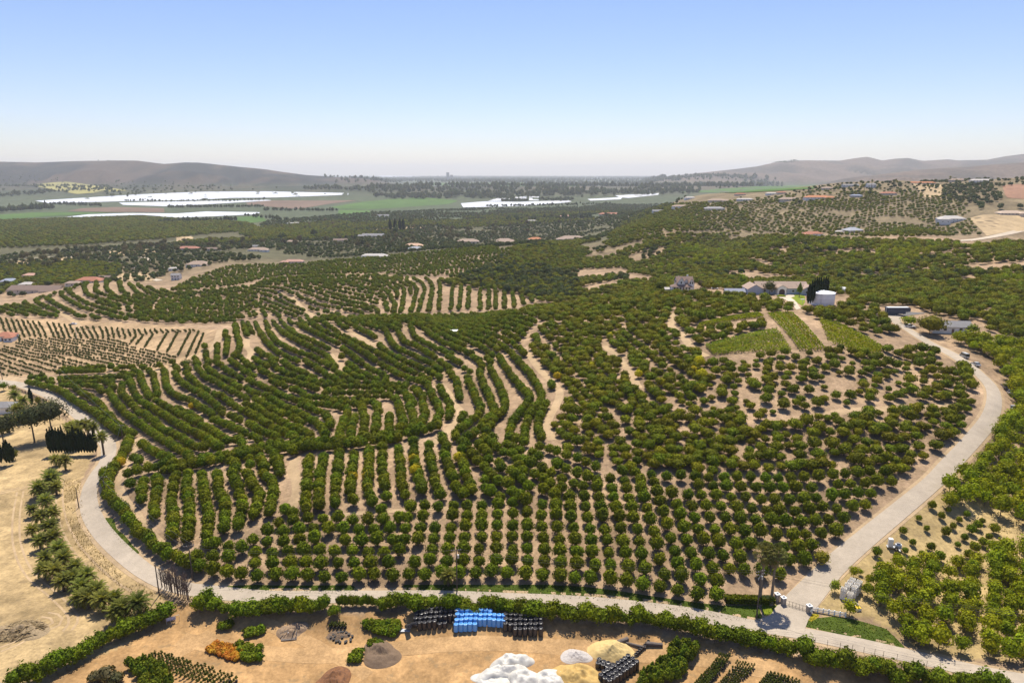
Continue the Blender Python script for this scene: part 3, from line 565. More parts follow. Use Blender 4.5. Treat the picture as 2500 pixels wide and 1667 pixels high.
def scatter_object(name, R, srcs, label, cat, g):
    me = bpy.data.meshes.new(name); xy = np.array([(p[0], p[1]) for p in R]); z = hgt(xy[:, 0], xy[:, 1])
    me.vertices.add(len(R)); me.vertices.foreach_set('co', np.column_stack([xy, z]).astype(np.float32).ravel())
    a = me.attributes.new('turn', 'FLOAT', 'POINT'); a.data.foreach_set('value', np.array([g.uniform(0, 6.28) for _ in R], np.float32))
    a = me.attributes.new('size', 'FLOAT_VECTOR', 'POINT'); a.data.foreach_set('vector', np.array([(p[2], p[2], p[3]) for p in R], np.float32).ravel())
    a = me.attributes.new('kind', 'INT', 'POINT'); a.data.foreach_set('value', np.array([g.randrange(len(srcs)) for _ in R], np.int32))
    nt = bpy.data.node_groups.new(name, 'GeometryNodeTree'); nt.interface.new_socket('Geometry', in_out='INPUT', socket_type='NodeSocketGeometry'); nt.interface.new_socket('Geometry', in_out='OUTPUT', socket_type='NodeSocketGeometry')
    gi = nt.nodes.new('NodeGroupInput'); go = nt.nodes.new('NodeGroupOutput'); jn = nt.nodes.new('GeometryNodeJoinGeometry'); nt.links.new(jn.outputs[0], go.inputs[0])
    def att(nm, ty):
        n = nt.nodes.new('GeometryNodeInputNamedAttribute'); n.data_type = ty; n.inputs['Name'].default_value = nm
        return next(o for o in n.outputs if o.enabled and o.name == 'Attribute')
    tu, si, ki = att('turn', 'FLOAT'), att('size', 'FLOAT_VECTOR'), att('kind', 'INT'); cx = nt.nodes.new('ShaderNodeCombineXYZ'); nt.links.new(tu, cx.inputs[2])
    for k, so in enumerate(srcs):
        oi = nt.nodes.new('GeometryNodeObjectInfo'); oi.transform_space = 'ORIGINAL'; oi.inputs['Object'].default_value = so; oi.inputs['As Instance'].default_value = True
        cp = nt.nodes.new('FunctionNodeCompare'); cp.data_type = 'INT'; cp.operation = 'EQUAL'; nt.links.new(ki, cp.inputs[2]); cp.inputs[3].default_value = k
        ip = nt.nodes.new('GeometryNodeInstanceOnPoints'); nt.links.new(gi.outputs[0], ip.inputs['Points']); nt.links.new(cp.outputs[0], ip.inputs['Selection']); nt.links.new(oi.outputs['Geometry'], ip.inputs['Instance'])
        nt.links.new(cx.outputs[0], ip.inputs['Rotation']); nt.links.new(si, ip.inputs['Scale']); nt.links.new(ip.outputs[0], jn.inputs[0])
    o = obj(name, me); md = o.modifiers.new('scatter', 'NODES'); md.node_group = nt
    return tag(o, label, cat, None, 'stuff')
CIT = Species('citrus_tree', 'tree', [crown_mesh('crown', F_CIT, seed=10 + k, R=1.85, H=4.15, z0=.0, n=560, leaf=.47, lump=.30 + .06 * (k % 3), nl=14) for k in range(6)], trunk_mesh('trunk', BARK, 2.6, .11),
    'dark green round citrus tree in the front rows of the orchard hill', 'citrus trees in the front rows', 'dark green citrus rows covering the orchard hills behind the front rows')
AVO = Species('avocado_tree', 'tree', [crown_mesh('crown', F_AVO, seed=30 + k, R=2.8, H=4.7, z0=.1, n=520, leaf=.66, lump=.42, nl=12) for k in range(5)], trunk_mesh('trunk', BARK, 3.4, .16),
    'lumpy green avocado tree on the slope left of the driveway', 'avocado trees on the slope', 'lumpy green avocado groves over the right and middle hills')
SAP = Species('walnut_tree', 'tree', [crown_mesh('crown', F_SAP, seed=50 + k, R=2.3, H=5.0, z0=.35, n=480, leaf=.58, lump=.5, nl=14, core=.55, spread=1.0) for k in range(5)], trunk_mesh('trunk', BARK, 3.8, .10),
    'loose yellow-green leafy tree in the grove right of the driveway', 'yellow-green trees right of the driveway', 'yellow-green grove filling the right edge beyond the driveway')
YNG = Species('young_citrus_tree', 'tree', [crown_mesh('crown', F_YNG, seed=70 + k, R=.68, H=1.8, z0=.02, n=90, leaf=.40, lump=.3, core=.6) for k in range(3)], None,
    'small young citrus tree on the pale tan field at the left', 'young citrus trees on the pale field', 'dotted rows of young citrus on the pale tan fields at the left')
FAR = Species('valley_tree', 'tree', [crown_mesh('crown', F_FAR, seed=90 + k, R=3.6, H=7.0, z0=.2, n=230, leaf=1.5, lump=.45, nl=12) for k in range(5)], None,
    'bushy dark green tree among the houses of the middle valley', 'trees of the middle valley', 'trees and groves spread over the valley and far hillsides')
WOOD = Species('woodland_tree', 'tree', FAR.crowns, None, 'dark bushy tree on the wooded hill behind the gabled farmhouse', 'trees on the wooded hill behind the farmhouse', 'dark woodland trees between the avocado groves of the middle hills', 200)
TALL = Species('windbreak_tree', 'tree', [crown_mesh('crown', F_FAR, seed=110 + k, R=9, H=26, z0=.0, n=240, leaf=4.5, lump=.5, nl=14, shape='column') for k in range(4)], None,
    'tall dark tree in the windbreaks across the valley', 'valley windbreak trees', 'dark belts of tall trees across the far valley floor')
OLV = Species('feathery_tree', 'tree', [crown_mesh('crown', F_OLV, seed=130 + k, R=4.5, H=11, z0=1.0, n=240, leaf=1.6, lump=.5, nl=13, core=.6) for k in range(3)], trunk_mesh('trunk', BARK, 7, .3),
    'pale olive feathery tree standing among the valley houses', 'pale feathery valley trees', 'pale olive trees of the valley')
# ------------------------------------------------------------------ planting
OCC = {}
def occ_ok(x, y, r):
    i, j = int(x // 6), int(y // 6)
    for a in range(i - 1, i + 2):
        for b in range(j - 1, j + 2):
            for (p, q, s) in OCC.get((a, b), ()):
                if (p - x) ** 2 + (q - y) ** 2 < (.5 * (r + s)) ** 2: return False
    return True
def occ_add(x, y, r): OCC.setdefault((int(x // 6), int(y // 6)), []).append((x, y, r))
ROADS_W = [(ROAD, 4.6), (DRIVE, 5.6), (DRIVE[-60:], 8.5)]
_PATHC = set()
for L, w in [(L, w / 2 + 1.5) for L, w in ROADS_W] + [(L, w / 2 + .9) for L, w in TRACK_W]:
    _o = np.arange(-w, w + .01, .5); _ox, _oy = np.meshgrid(_o, _o); _m = _ox ** 2 + _oy ** 2 <= w * w; _ox = _ox[_m]; _oy = _oy[_m]
    for p in resample(L, 1.0): _PATHC.update(zip(np.floor((p[0] + _ox) * 2).astype(int).tolist(), np.floor((p[1] + _oy) * 2).astype(int).tolist()))
def clear_of_paths(x, y): return (math.floor(x * 2), math.floor(y * 2)) not in _PATHC
def pip(x, y, P):
    r = False; j = len(P) - 1
    for i in range(len(P)):
        if (P[i][1] > y) != (P[j][1] > y) and x < (P[j][0] - P[i][0]) * (y - P[i][1]) / (P[j][1] - P[i][1]) + P[i][0]: r = not r
        j = i
    return r
def plant_line(sp, line, gap, sc=(.9, 1.1), r=2.0, miss=0.0, label=None, group=None, check=True):
    for x, y in resample(line, gap):
        x += random.gauss(0, .12 * gap * .5); y += random.gauss(0, .12 * gap * .5)
        if random.random() < miss or (check and not (occ_ok(x, y, r) and clear_of_paths(x, y))): continue
        occ_add(x, y, r); k = random.uniform(*sc); sp.add(x, y, k, k * random.uniform(.9, 1.1), label, group)
def rows(sp, polypx, strokes, dsep, gap, sc=(.9, 1.1), r=2.0, miss=.02, dz=1.5, step=None, seeds=(), cell=None, jit=.1, label=None, group=None, holes=(), fixed=()):
    """rows that follow a direction field drawn along the planted rows; evenly spaced"""
    P = ground_poly(polypx).tolist(); HO = [ground_poly(h).tolist() for h in holes]
    sx, sy, sc2, ss2, first = [], [], [], [], []
    for s in strokes:
        L = resample(ground_line(s, dz, 4), dsep * .8); first.append(L); d = np.gradient(L, axis=0); th = np.arctan2(d[:, 1], d[:, 0])
        sx += L[:, 0].tolist(); sy += L[:, 1].tolist(); sc2 += np.cos(2 * th).tolist(); ss2 += np.sin(2 * th).tolist()
    sx, sy, sc2, ss2 = map(np.array, (sx, sy, sc2, ss2)); A = np.array(P); lo = A.min(0) - dsep; hi = A.max(0) + dsep; cell = cell or dsep
    nx = int((hi[0] - lo[0]) / cell) + 2; ny = int((hi[1] - lo[1]) / cell) + 2; TH = np.empty((nx, ny))
    for i in range(nx):
        gx = lo[0] + i * cell; gy = lo[1] + np.arange(ny) * cell
        w = 1 / ((gx - sx[None]) ** 2 + (gy[:, None] - sy[None]) ** 2 + (dsep * .6) ** 2) ** 1.6
        TH[i] = .5 * np.arctan2(w @ ss2, w @ sc2)
    C2, S2 = np.cos(2 * TH), np.sin(2 * TH); C2 = C2.tolist(); S2 = S2.tolist()
    def dirn(x, y):
        fx = (x - lo[0]) / cell; fy = (y - lo[1]) / cell; i = min(max(int(fx), 0), nx - 2); j = min(max(int(fy), 0), ny - 2); a = fx - i; b = fy - j
        w00, w10, w01, w11 = (1 - a) * (1 - b), a * (1 - b), (1 - a) * b, a * b
        t = .5 * math.atan2(w00 * S2[i][j] + w10 * S2[i + 1][j] + w01 * S2[i][j + 1] + w11 * S2[i + 1][j + 1], w00 * C2[i][j] + w10 * C2[i + 1][j] + w01 * C2[i][j + 1] + w11 * C2[i + 1][j + 1])
        return math.cos(t), math.sin(t)
    H = {}; cs = dsep
    def near(x, y, d, sid):
        i, j = int(x // cs), int(y // cs)
        for a in (i - 1, i, i + 1):
            for b in (j - 1, j, j + 1):
                for (p, q, k) in H.get((a, b), ()):
                    if (k != sid) and (p - x) ** 2 + (q - y) ** 2 < d * d: return True
        return False
    def put(x, y, k): H.setdefault((int(x // cs), int(y // cs)), []).append((x, y, k))
    def okp(x, y): return pip(x, y, P) and not any(pip(x, y, h) for h in HO)
    step = step or min(2.0, dsep * .4); queue = [tuple(L[len(L) // 2]) for L in first]; random.shuffle(queue)
    lop = A.min(0); hip = A.max(0)
    spare = [(random.uniform(lop[0], hip[0]), random.uniform(lop[1], hip[1])) for _ in range(int((hip - lop).prod() / dsep ** 2 * .7))]
    for q_, L in enumerate(fixed):
        L = resample(L, step)
        for k, (x, y) in enumerate(L.tolist()):
            put(x, y, -10 - q_)
            if k % 3 == 0: dx, dy = dirn(x, y); queue.append((x - dy * dsep, y + dx * dsep)); queue.append((x + dy * dsep, y - dx * dsep))
    sid = 0; qi = 0
    while qi < len(queue) or spare:
        if qi < len(queue): x0, y0 = queue[qi]; qi += 1
        else: x0, y0 = spare.pop()
        if not okp(x0, y0) or near(x0, y0, dsep * .74, -1): continue
        sid += 1; halves = []
        for sg in (1, -1):
            x, y = x0, y0; cx, cy = dirn(x, y); cx *= sg; cy *= sg; pts = []
            for _ in range(400):
                dx, dy = dirn(x, y)
                if dx * cx + dy * cy < 0: dx, dy = -dx, -dy
                mx, my = dirn(x + dx * step * .5, y + dy * step * .5)
                if mx * dx + my * dy < 0: mx, my = -mx, -my
                x += mx * step; y += my * step; cx, cy = mx, my
                if not okp(x, y) or near(x, y, dsep * .62, sid): break
                pts.append((x, y)); 
            halves.append(pts)
        line = halves[1][::-1] + [(x0, y0)] + halves[0]
        if len(line) * step < gap * 1.6: continue
        for x, y in line: put(x, y, sid)
        for k in range(0, len(line), max(1, int(dsep / step))):
            x, y = line[k]; dx, dy = dirn(x, y); queue.append((x - dy * dsep, y + dx * dsep)); queue.append((x + dy * dsep, y - dx * dsep))
        for x, y in resample(np.array(line), gap):
            x += random.gauss(0, jit * gap); y += random.gauss(0, jit * gap)
            if random.random() < miss or not occ_ok(x, y, r) or not clear_of_paths(x, y): continue
            occ_add(x, y, r); k = random.uniform(*sc); sp.add(x, y, k, k * random.uniform(.88, 1.1), label, group)
def scatter(sp, polypx, gap, jit=.3, sc=(.8, 1.2), r=None, miss=.0, ang=0.0, aspect=1.0, holes=(), label=None, group=None, world=False, check=True, clump=None):
    A = np.array(polypx) if world else ground_poly(polypx); HO = [ground_poly(h) for h in holes]; lo, hi = A.min(0), A.max(0); c = (lo + hi) / 2; R = math.hypot(*(hi - lo)) / 2; ca, sa = math.cos(ang), math.sin(ang); r = r if r is not None else gap * .75
    n = int(R / gap) + 1; m = int(R / (gap * aspect)) + 1
    I, J = np.meshgrid(np.arange(-n, n + 1), np.arange(-m, m + 1)); I = I.ravel(); J = J.ravel()
    p = (I + RNG.uniform(-jit, jit, len(I)) + .5 * (J % 2)) * gap; q = J * gap * aspect + RNG.uniform(-jit, jit, len(I)) * gap
    X = c[0] + p * ca - q * sa; Y = c[1] + p * sa + q * ca
    k = (Y > 47) & (X > lo[0]) & (X < hi[0]) & (Y > lo[1]) & (Y < hi[1]) & (RNG.random(len(I)) >= miss); X = X[k]; Y = Y[k]
    k = inside(X, Y, A); X = X[k]; Y = Y[k]
    for h in HO: k = ~inside(X, Y, h); X = X[k]; Y = Y[k]
    if clump: k = vnoise(X / clump[0], Y / clump[0], 3) >= clump[1]; X = X[k]; Y = Y[k]
    for x, y in zip(X.tolist(), Y.tolist()):
        if check and not (occ_ok(x, y, r) and clear_of_paths(x, y)): continue
        if check: occ_add(x, y, r)
        k = random.uniform(*sc); sp.add(x, y, k, k * random.uniform(.85, 1.15), label, group)
# clearings for the buildings and the trailer pad, kept free of trees
CLEAR = [('P',(1650,708),(1708,708),(1708,718),(1650,718)), ('P',(1725,708),(1770,708),(1775,720),(1740,720)), ('P',(1775,712),(1835,712),(1835,725),(1770,728)), ('P',(1845,716),(1985,716),(1985,745),(1955,762),(1850,724)), ('P',(1975,728),(2052,724),(2052,750),(1980,762)),
         ('P',(2140,758),(2232,757),(2260,768),(2180,785)), ('P',(2210,778),(2300,785),(2395,790),(2390,822),(2275,820),(2215,805))]
for c_ in CLEAR:
    A = ground_poly(px(c_[0], *c_[1:])); lo, hi = A.min(0), A.max(0)
    for x in np.arange(lo[0], hi[0], 2.5):
        for y in np.arange(lo[1], hi[1], 2.5):
            if pip(x, y, A.tolist()): occ_add(x, y, 2.0)
# --- near orchard, hand-traced rows first
RIDGE = px('M1',(1090,1420),(1250,1375),(1400,1355),(1560,1330),(1750,1290),(1950,1250),(2090,1225)) + px('M2',(0,1215),(150,1190),(400,1165),(700,1152),(900,1140),(1100,1105),(1300,1090),(1500,1052),(1640,1010))
VERGE_ROW = px('M1',(240,640),(350,665),(480,700),(600,770),(700,840),(800,890),(880,960),(960,1020),(1020,1075))
VERGE2 = px('M1',(1095,1140),(1080,1200),(1040,1270),(990,1340),(940,1430),(910,1500)) + px('B1',(770,10),(790,60),(800,160),(850,230),(920,300),(980,370),(1020,450),(1090,490),(1150,560),(1220,600),(1300,640),(1400,680),(1490,700))
plant_line(CIT, ground_line(VERGE_ROW, 1.8), 3.0, check=False, label='round citrus tree in the roadside row along the upper left bend', group='roadside row at the upper left bend')
plant_line(CIT, ground_line(VERGE2, 1.8), 2.9, check=False, label='citrus tree in the dense roadside row curving along the left bend of the lane', group='roadside row along the left bend')
plant_line(CIT, ground_line(RIDGE, 1.8), 2.9, check=False); 
R2 = np.array(RIDGE) + np.array([0, 9.0]); plant_line(CIT, ground_line(R2[2:-2], 1.8), 3.0, r=2.0)
BOTTOM = [(490,1387),(540,1394),(600,1402),(800,1405),(1000,1403),(1233,1398),(1430,1410),(1556,1421),(1680,1444),(1745,1453)]
plant_line(CIT, ground_line(BOTTOM, 1.9), 4.1, sc=(.85, 1.08), r=1.2, label='rounded citrus tree in the bottom row along the green verge', group='bottom citrus row along the verge')
FRONT = [(430,1375),(500,1348),(570,1338),(640,1312),(680,1285),(715,1262),(760,1243),(1000,1234),(1150,1230),(1240,1230),(1340,1220),(1470,1202),(1500,1160),(1600,1165),(1750,1172),(1900,1172),(2030,1150),(2130,1160),(2195,1175),(2150,1215),(2090,1272),(2015,1340),(1965,1390),(1900,1432),(1840,1428),(1760,1440),(1690,1436),(1600,1418),(1450,1402),(1300,1393),(1000,1394),(700,1396),(560,1385),(480,1375)]
KN = [(310,1180),(420,1152),(560,1128),(800,1108),(1000,1092),(1090,1078),(1130,1095),(1160,1130),(1190,1180),(1160,1225),(1000,1232),(760,1238),(715,1255),(680,1280),(640,1305),(570,1330),(480,1350),(400,1330),(340,1262),(315,1215)]
KS_ = [px('B1',(1070,80),(1050,150),(1040,250)), px('B1',(1160,60),(1160,160),(1140,260),(1145,370)), px('B1',(1290,50),(1280,150),(1270,230),(1290,350),(1280,480)), px('B1',(1390,30),(1380,120),(1400,230),(1410,330),(1400,430),(1390,540)),
 px('B1',(1500,30),(1500,110),(1520,210),(1550,330),(1540,430),(1530,540)), px('B1',(1610,20),(1620,130),(1660,210),(1670,290),(1660,420)), px('B1',(1720,30),(1770,160),(1800,230),(1780,330),(1770,400)), px('B1',(1830,20),(1870,100),(1920,160),(1910,240),(1880,320)),
 px('B1',(1950,20),(2020,90),(2020,190),(2000,300)), px('B2',(320,20),(330,100),(310,180),(290,290)), px('M2',(540,1300),(520,1560)) + px('B2',(455,100),(440,240)), px('M2',(660,1290),(620,1560)) + px('B2',(550,140),(540,260)), px('M2',(800,1250),(760,1560)) + px('B2',(665,120),(665,240)),
 px('M2',(920,1270),(890,1560)) + px('B2',(790,130),(795,220)), px('M2',(1050,1230),(1040,1560)) + px('B2',(905,100),(930,230)), px('M2',(1160,1210),(1180,1560)) + px('B2',(1030,100),(1045,190)), px('M2',(1300,1210),(1330,1560)) + px('B2',(1160,110),(1170,220)),
 px('M2',(1430,1260),(1500,1560)) + px('B2',(1285,90),(1300,170)), px('M2',(1560,1240),(1630,1560)) + px('B2',(1400,80),(1440,180)), px('M2',(1690,1250),(1800,1560)) + px('B2',(1560,110),(1615,180)), px('M2',(1830,1280),(1930,1560))]
ORDK = 'first second third fourth fifth sixth seventh eighth ninth tenth eleventh twelfth thirteenth fourteenth fifteenth sixteenth seventeenth eighteenth nineteenth twentieth last'.split()
# traced knoll columns planted as drawn, then the gaps between them filled
for q_, s in enumerate(KS_): plant_line(CIT, ground_line(s, 1.8), 2.9, sc=(.88, 1.06), r=2.2, label=f'citrus tree in the {ORDK[q_]} hedge-like row from the left below the knoll ridge', group=f'knoll rows, {ORDK[q_]} from the left')
SWEEP = [(1105,1075),(1345,1092),(1440,1137),(1490,1168),(1460,1200),(1330,1218),(1235,1228),(1165,1228),(1190,1185),(1150,1120)]
rows(CIT, SWEEP, [[(1130,1100),(1200,1180),(1255,1215)], [(1180,1095),(1262,1170),(1340,1212)], px('M3',(60,1215),(450,1400),(900,1550)), px('M3',(330,1180),(560,1240),(800,1330),(960,1400)), px('M3',(0,1290),(150,1410),(300,1500))], 4.7, 3.5, r=2.6)
# front lattice
ORD = ['', 'first', 'second', 'third', 'fourth', 'fifth', 'sixth', 'seventh', 'eighth', 'ninth', 'tenth', 'eleventh', 'uppermost']
def side3(x): return 'left end' if x < -45 else 'left of middle' if x < -10 else 'middle' if x < 20 else 'right of middle' if x < 50 else 'right end by the driveway'
Pf = ground_poly(FRONT).tolist(); Bl = ground_line(BOTTOM, 1.9); _o = np.argsort(Bl[:, 0]); Ps = ground_poly(SWEEP).tolist(); Pk = ground_poly(KN).tolist()
for j in range(-70, 70):
    for k in range(1, 48):
        x = j * 4.15 + (1.6 if (k % 2 and j < -7) else 0) + random.gauss(0, .16); y = float(np.interp(x, Bl[_o, 0], Bl[_o, 1])) + 4.35 * k + random.gauss(0, .25)
        if x > 75: y += (x - 75) * .12
        if not pip(x, y, Pf) or pip(x, y, Ps) or random.random() < .025 or not occ_ok(x, y, 2.4) or not clear_of_paths(x, y): continue
        occ_add(x, y, 2.4); s = random.uniform(.82, 1.06); CIT.add(x, y, s, s * random.uniform(.95, 1.15), f'round citrus tree in the {ORD[min(k, 12)]} row above the bottom row, {side3(x)}', f'front citrus rows, {ORD[min(k, 12)]} row up, {side3(x)}')
BOWL = [(75,930),(170,906),(390,900),(475,880),(530,815),(560,797),(800,778),(1000,777),(1250,767),(1310,790),(1255,850),(1285,868),(1312,903),(1355,948),(1355,985),(1328,1030),(1342,1084),(1100,1066),(1060,1050),(1000,1070),(800,1080),(560,1103),(420,1130),(345,1140),(312,1140),(335,1080),(290,1040),(230,992),(150,957)]
BS = [px('M1',(650,700),(700,740),(770,770),(840,820),(930,930),(1060,1040),(1180,1090)), px('M1',(930,720),(1000,830),(1120,950),(1250,1040),(1400,1140),(1560,1230),(1620,1290)), px('M1',(1040,660),(1040,740),(1110,810)), px('M1',(1200,620),(1240,700),(1270,770)), px('M1',(1310,570),(1320,660),(1350,750)),
 px('M1',(1400,560),(1410,640),(1440,710),(1520,760),(1620,800)), px('M1',(1490,560),(1540,640),(1640,700),(1760,770),(1850,850),(1900,900)), px('M1',(1580,560),(1640,620),(1720,690),(1850,750),(1960,800)), px('M1',(1680,520),(1760,600),(1860,650),(1980,720)), px('M1',(1750,510),(1850,580),(1960,630),(2040,690)),
 px('M1',(1170,890),(1290,960),(1400,1050),(1540,1110),(1640,1180),(1740,1200)), px('M1',(1190,800),(1350,890),(1470,970),(1640,1060),(1740,1110),(1860,1200)), px('M1',(1330,800),(1510,900),(1720,1010),(1940,1140)), px('M1',(1480,850),(1640,930),(1850,1050),(2060,1160)), px('M1',(1190,1160),(1330,1240),(1480,1310)), px('M1',(1820,960),(2000,1030),(2200,1130)),
 px('M1',(1940,260),(1920,400)), px('M1',(2010,220),(2040,330),(2000,420)), px('M1',(260,600),(600,575),(1000,560)), px('M1',(520,640),(760,640),(960,620)),
 px('M2',(40,290),(60,340),(150,400),(260,450)), px('M2',(130,240),(200,320),(300,400),(440,460)), px('M2',(180,190),(260,290),(380,360),(600,440),(700,500)), px('M2',(260,160),(340,230),(560,350),(680,410),(760,510)), px('M2',(350,170),(440,240),(570,290),(750,380)), px('M2',(430,140),(560,200),(830,340)),
 px('M2',(560,140),(680,210),(850,290),(1080,440),(1200,520)), px('M2',(930,290),(1050,350),(1330,510),(1440,560)), px('M2',(1100,260),(1180,370),(1330,450),(1600,570)), px('M2',(1200,230),(1280,340),(1450,420),(1600,490)), px('M2',(1290,190),(1350,290),(1500,360),(1740,520)), px('M2',(1400,160),(1450,260),(1600,340),(1750,400)), px('M2',(1560,170),(1700,250),(1850,330)),
 px('M2',(670,100),(900,120),(1300,130)), px('M2',(670,740),(800,690),(960,680),(1350,690)), px('M2',(500,760),(700,780),(900,790),(1100,760)), px('M2',(20,620),(200,700),(400,790),(700,840)), px('M2',(0,820),(150,900),(300,980),(550,1090)), px('M2',(0,980),(120,1050),(250,1110)), px('M2',(170,750),(350,860),(500,930),(620,1000),(680,1090)),
 px('M2',(30,390),(170,420),(260,510)), px('M2',(120,530),(250,600),(420,640),(600,700)),
 px('M2',(840,960),(800,1060),(790,1120)), px('M2',(930,930),(900,1020),(900,1110)), px('M2',(1000,890),(1010,1000),(990,1090)), px('M2',(1110,920),(1110,1020),(1090,1090)), px('M2',(1220,930),(1220,1070)), px('M2',(1310,880),(1340,990),(1300,1070)), px('M2',(1400,850),(1430,980),(1400,1070)), px('M2',(1500,820),(1530,900),(1480,1030)), px('M2',(1580,740),(1650,880),(1620,980)), px('M2',(1650,680),(1720,800),(1740,900),(1690,1000)),
 px('M2',(1790,620),(1830,800),(1870,900),(1780,1010),(1640,1120)), px('M2',(1880,580),(1960,780),(2000,880),(1900,980),(1750,1100)), px('M2',(2000,600),(2080,780),(2110,900),(1990,1020),(1850,1180)), px('M2',(2080,520),(2180,720),(2200,860),(2090,980),(2000,1150)),
 px('M3',(70,420),(150,560),(250,680),(330,780),(250,880),(170,1000),(150,1150)), px('M3',(170,400),(300,540),(400,680),(420,790),(330,900),(280,1050),(290,1170)), px('M3',(240,350),(380,500),(500,640),(530,760),(440,860),(400,1000),(420,1110))]
BL = [ground_line(s, 1.8) for s in BS]
for q_, L in enumerate(BL): plant_line(CIT, L, 3.1, sc=(.86, 1.04), r=2.3, miss=.02)
RL = [ground_line(RIDGE, 1.8), ground_line(VERGE_ROW, 1.8)]
rows(CIT, BOWL, BS, 5.9, 3.0, sc=(.86, 1.04), r=2.4, miss=.02, fixed=BL + RL)
rows(CIT, KN, KS_, 5.0, 2.9, sc=(.88, 1.06), r=2.4, fixed=[ground_line(s, 1.8) for s in KS_] + [ground_line(R2, 1.8), ground_line(VERGE2, 1.8)])
# avocado slope right of the orchard track
AV1 = [(1300,862),(1295,830),(1340,790),(1480,800),(1640,800),(1690,855),(1730,882),(1690,960),(1700,1010),(1900,1025),(2060,1008),(2250,1000),(2330,960),(2390,1000),(2350,1075),(2290,1115),(2225,1158),(2100,1160),(1900,1168),(1750,1166),(1600,1158),(1490,1150),(1440,1130),(1355,1088),(1345,1055),(1370,1000),(1380,955),(1352,915)]
AV2 = [(1735,878),(1800,882),(1940,866),(1990,858),(2060,848),(2110,868),(2180,858),(2240,850),(2330,905),(2380,950),(2330,975),(2050,1000),(1900,1020),(1700,1005),(1690,960)]
VINE_HOLES = [[(1700,797),(1780,778),(1850,766),(1868,776),(1850,790),(1760,806)], [(1719,848),(1850,813),(1898,806),(1937,865),(1880,872),(1770,888),(1735,868)], [(1876,769),(1930,764),(1971,797),(2020,866),(1951,866),(1915,812)], [(1965,777),(2011,786),(2165,858),(2123,876),(2090,866),(2024,834),(1986,803)]]
AVL = 'lumpy green avocado tree on the slope between the orchard track and the driveway'
AVL2 = 'lumpy avocado tree on the sparse pale slope below the vineyard'
AV_S = [px('M3',(560,640),(640,760),(760,900),(850,1000)), px('M3',(350,350),(480,500),(640,650),(760,780)), px('M3',(800,500),(900,640),(1010,760)), px('M3',(950,380),(1100,560),(1200,700)), px('M3',(1000,250),(1150,400),(1280,520)), px('M3',(1400,250),(1560,360),(1700,470)), px('M3',(600,950),(800,1100),(1000,1200),(1280,1300)), px('M3',(900,900),(1200,1050),(1500,1100),(1900,1130)), px('M3',(1300,600),(1450,700),(1550,780)), px('M4',(0,1300),(400,1250),(900,1220),(1400,1180)), px('M4',(200,1480),(700,1460),(1200,1420))]
rows(AVO, AV1, AV_S, 4.4, 3.1, sc=(.52, .94), r=2.5, miss=.03, dz=2.0, jit=.22, label=AVL)
scatter(AVO, AV2, 4.7, jit=.35, sc=(.42, .9), r=3.0, miss=.12, holes=VINE_HOLES, label=AVL2, group='avocado trees on the sparse slope')
scatter(AVO, px('M4',(1230,560),(1330,500),(1500,580),(1600,700),(1780,730),(1880,840),(1900,950),(1850,1060),(1700,1130),(1650,1000),(1500,860),(1350,700)), 5.0, sc=(.8, 1.15), r=3.6, label='dark lumpy avocado tree crowding the upper driveway bend')
scatter(AVO, [(1340,790),(1420,772),(1560,738),(1645,718),(1720,722),(1830,728),(1960,762),(1870,766),(1780,776),(1690,796),(1680,850),(1640,798),(1480,798)], 5.4, sc=(.75, 1.1), r=3.6, holes=VINE_HOLES)
scatter(AVO, [(1250,765),(1350,752),(1450,735),(1640,703),(1660,716),(1560,742),(1420,775),(1320,790)], 5.2, sc=(.7, 1.0), r=3.4)
scatter(AVO, [(1950,764),(2010,755),(2080,740),(2150,755),(2160,790),(2195,818),(2130,826),(2060,800),(1990,782)], 5.6, sc=(.75, 1.1), r=3.6, holes=VINE_HOLES)
scatter(AVO, [(1700,806),(1850,790),(1880,800),(1720,846),(1690,850)], 5.0, sc=(.7, 1.0), r=3.3, holes=VINE_HOLES)
scatter(AVO, [(2050,702),(2300,692),(2540,690),(2540,840),(2400,812),(2310,775),(2215,748),(2100,748)], 5.6, sc=(.8, 1.2), r=3.8)
scatter(SAP, [(2400,680),(2540,680),(2540,730),(2450,735)], 5.0, sc=(.8, 1.1), r=3.2)
SL = 'loose yellow-green tree in the grove beside the upper driveway'
rows(SAP, [(2285,832),(2400,838),(2540,850),(2600,1290),(2500,1290),(2410,1245),(2335,1262),(2285,1235),(2320,1180),(2405,1100),(2450,1020),(2462,950),(2432,892),(2360,850)], [px('M4',(1500,1500),(1800,1250),(2000,1150)), px('M4',(1900,1560),(2150,1300),(2260,1200)), px('B4',(1500,150),(1700,60)), px('M4',(1600,450),(1900,620),(2100,800))], 4.3, 3.5, sc=(.85, 1.3), r=2.7, jit=.2, label=SL, group='grove beside the upper driveway')
SL2 = 'loose yellow-green tree in the grove at the lower right corner'
rows(SAP, px('B4',(1000,950),(1060,760),(1200,700),(1500,720),(1750,680),(1900,600),(2300,600),(2300,1560),(2000,1470),(1700,1390),(1260,1290),(1240,1150),(1100,1060)), [px('B4',(1080,800),(1060,1000)), px('B4',(1300,720),(1260,1000),(1280,1280)), px('B4',(1600,740),(1560,1000),(1500,1300)), px('B4',(1900,640),(1900,1000),(1850,1380)), px('B4',(2150,650),(2150,1400))], 3.9, 2.9, sc=(.68, 1.08), r=2.3, jit=.18, label=SL2, group='grove at the lower right corner')
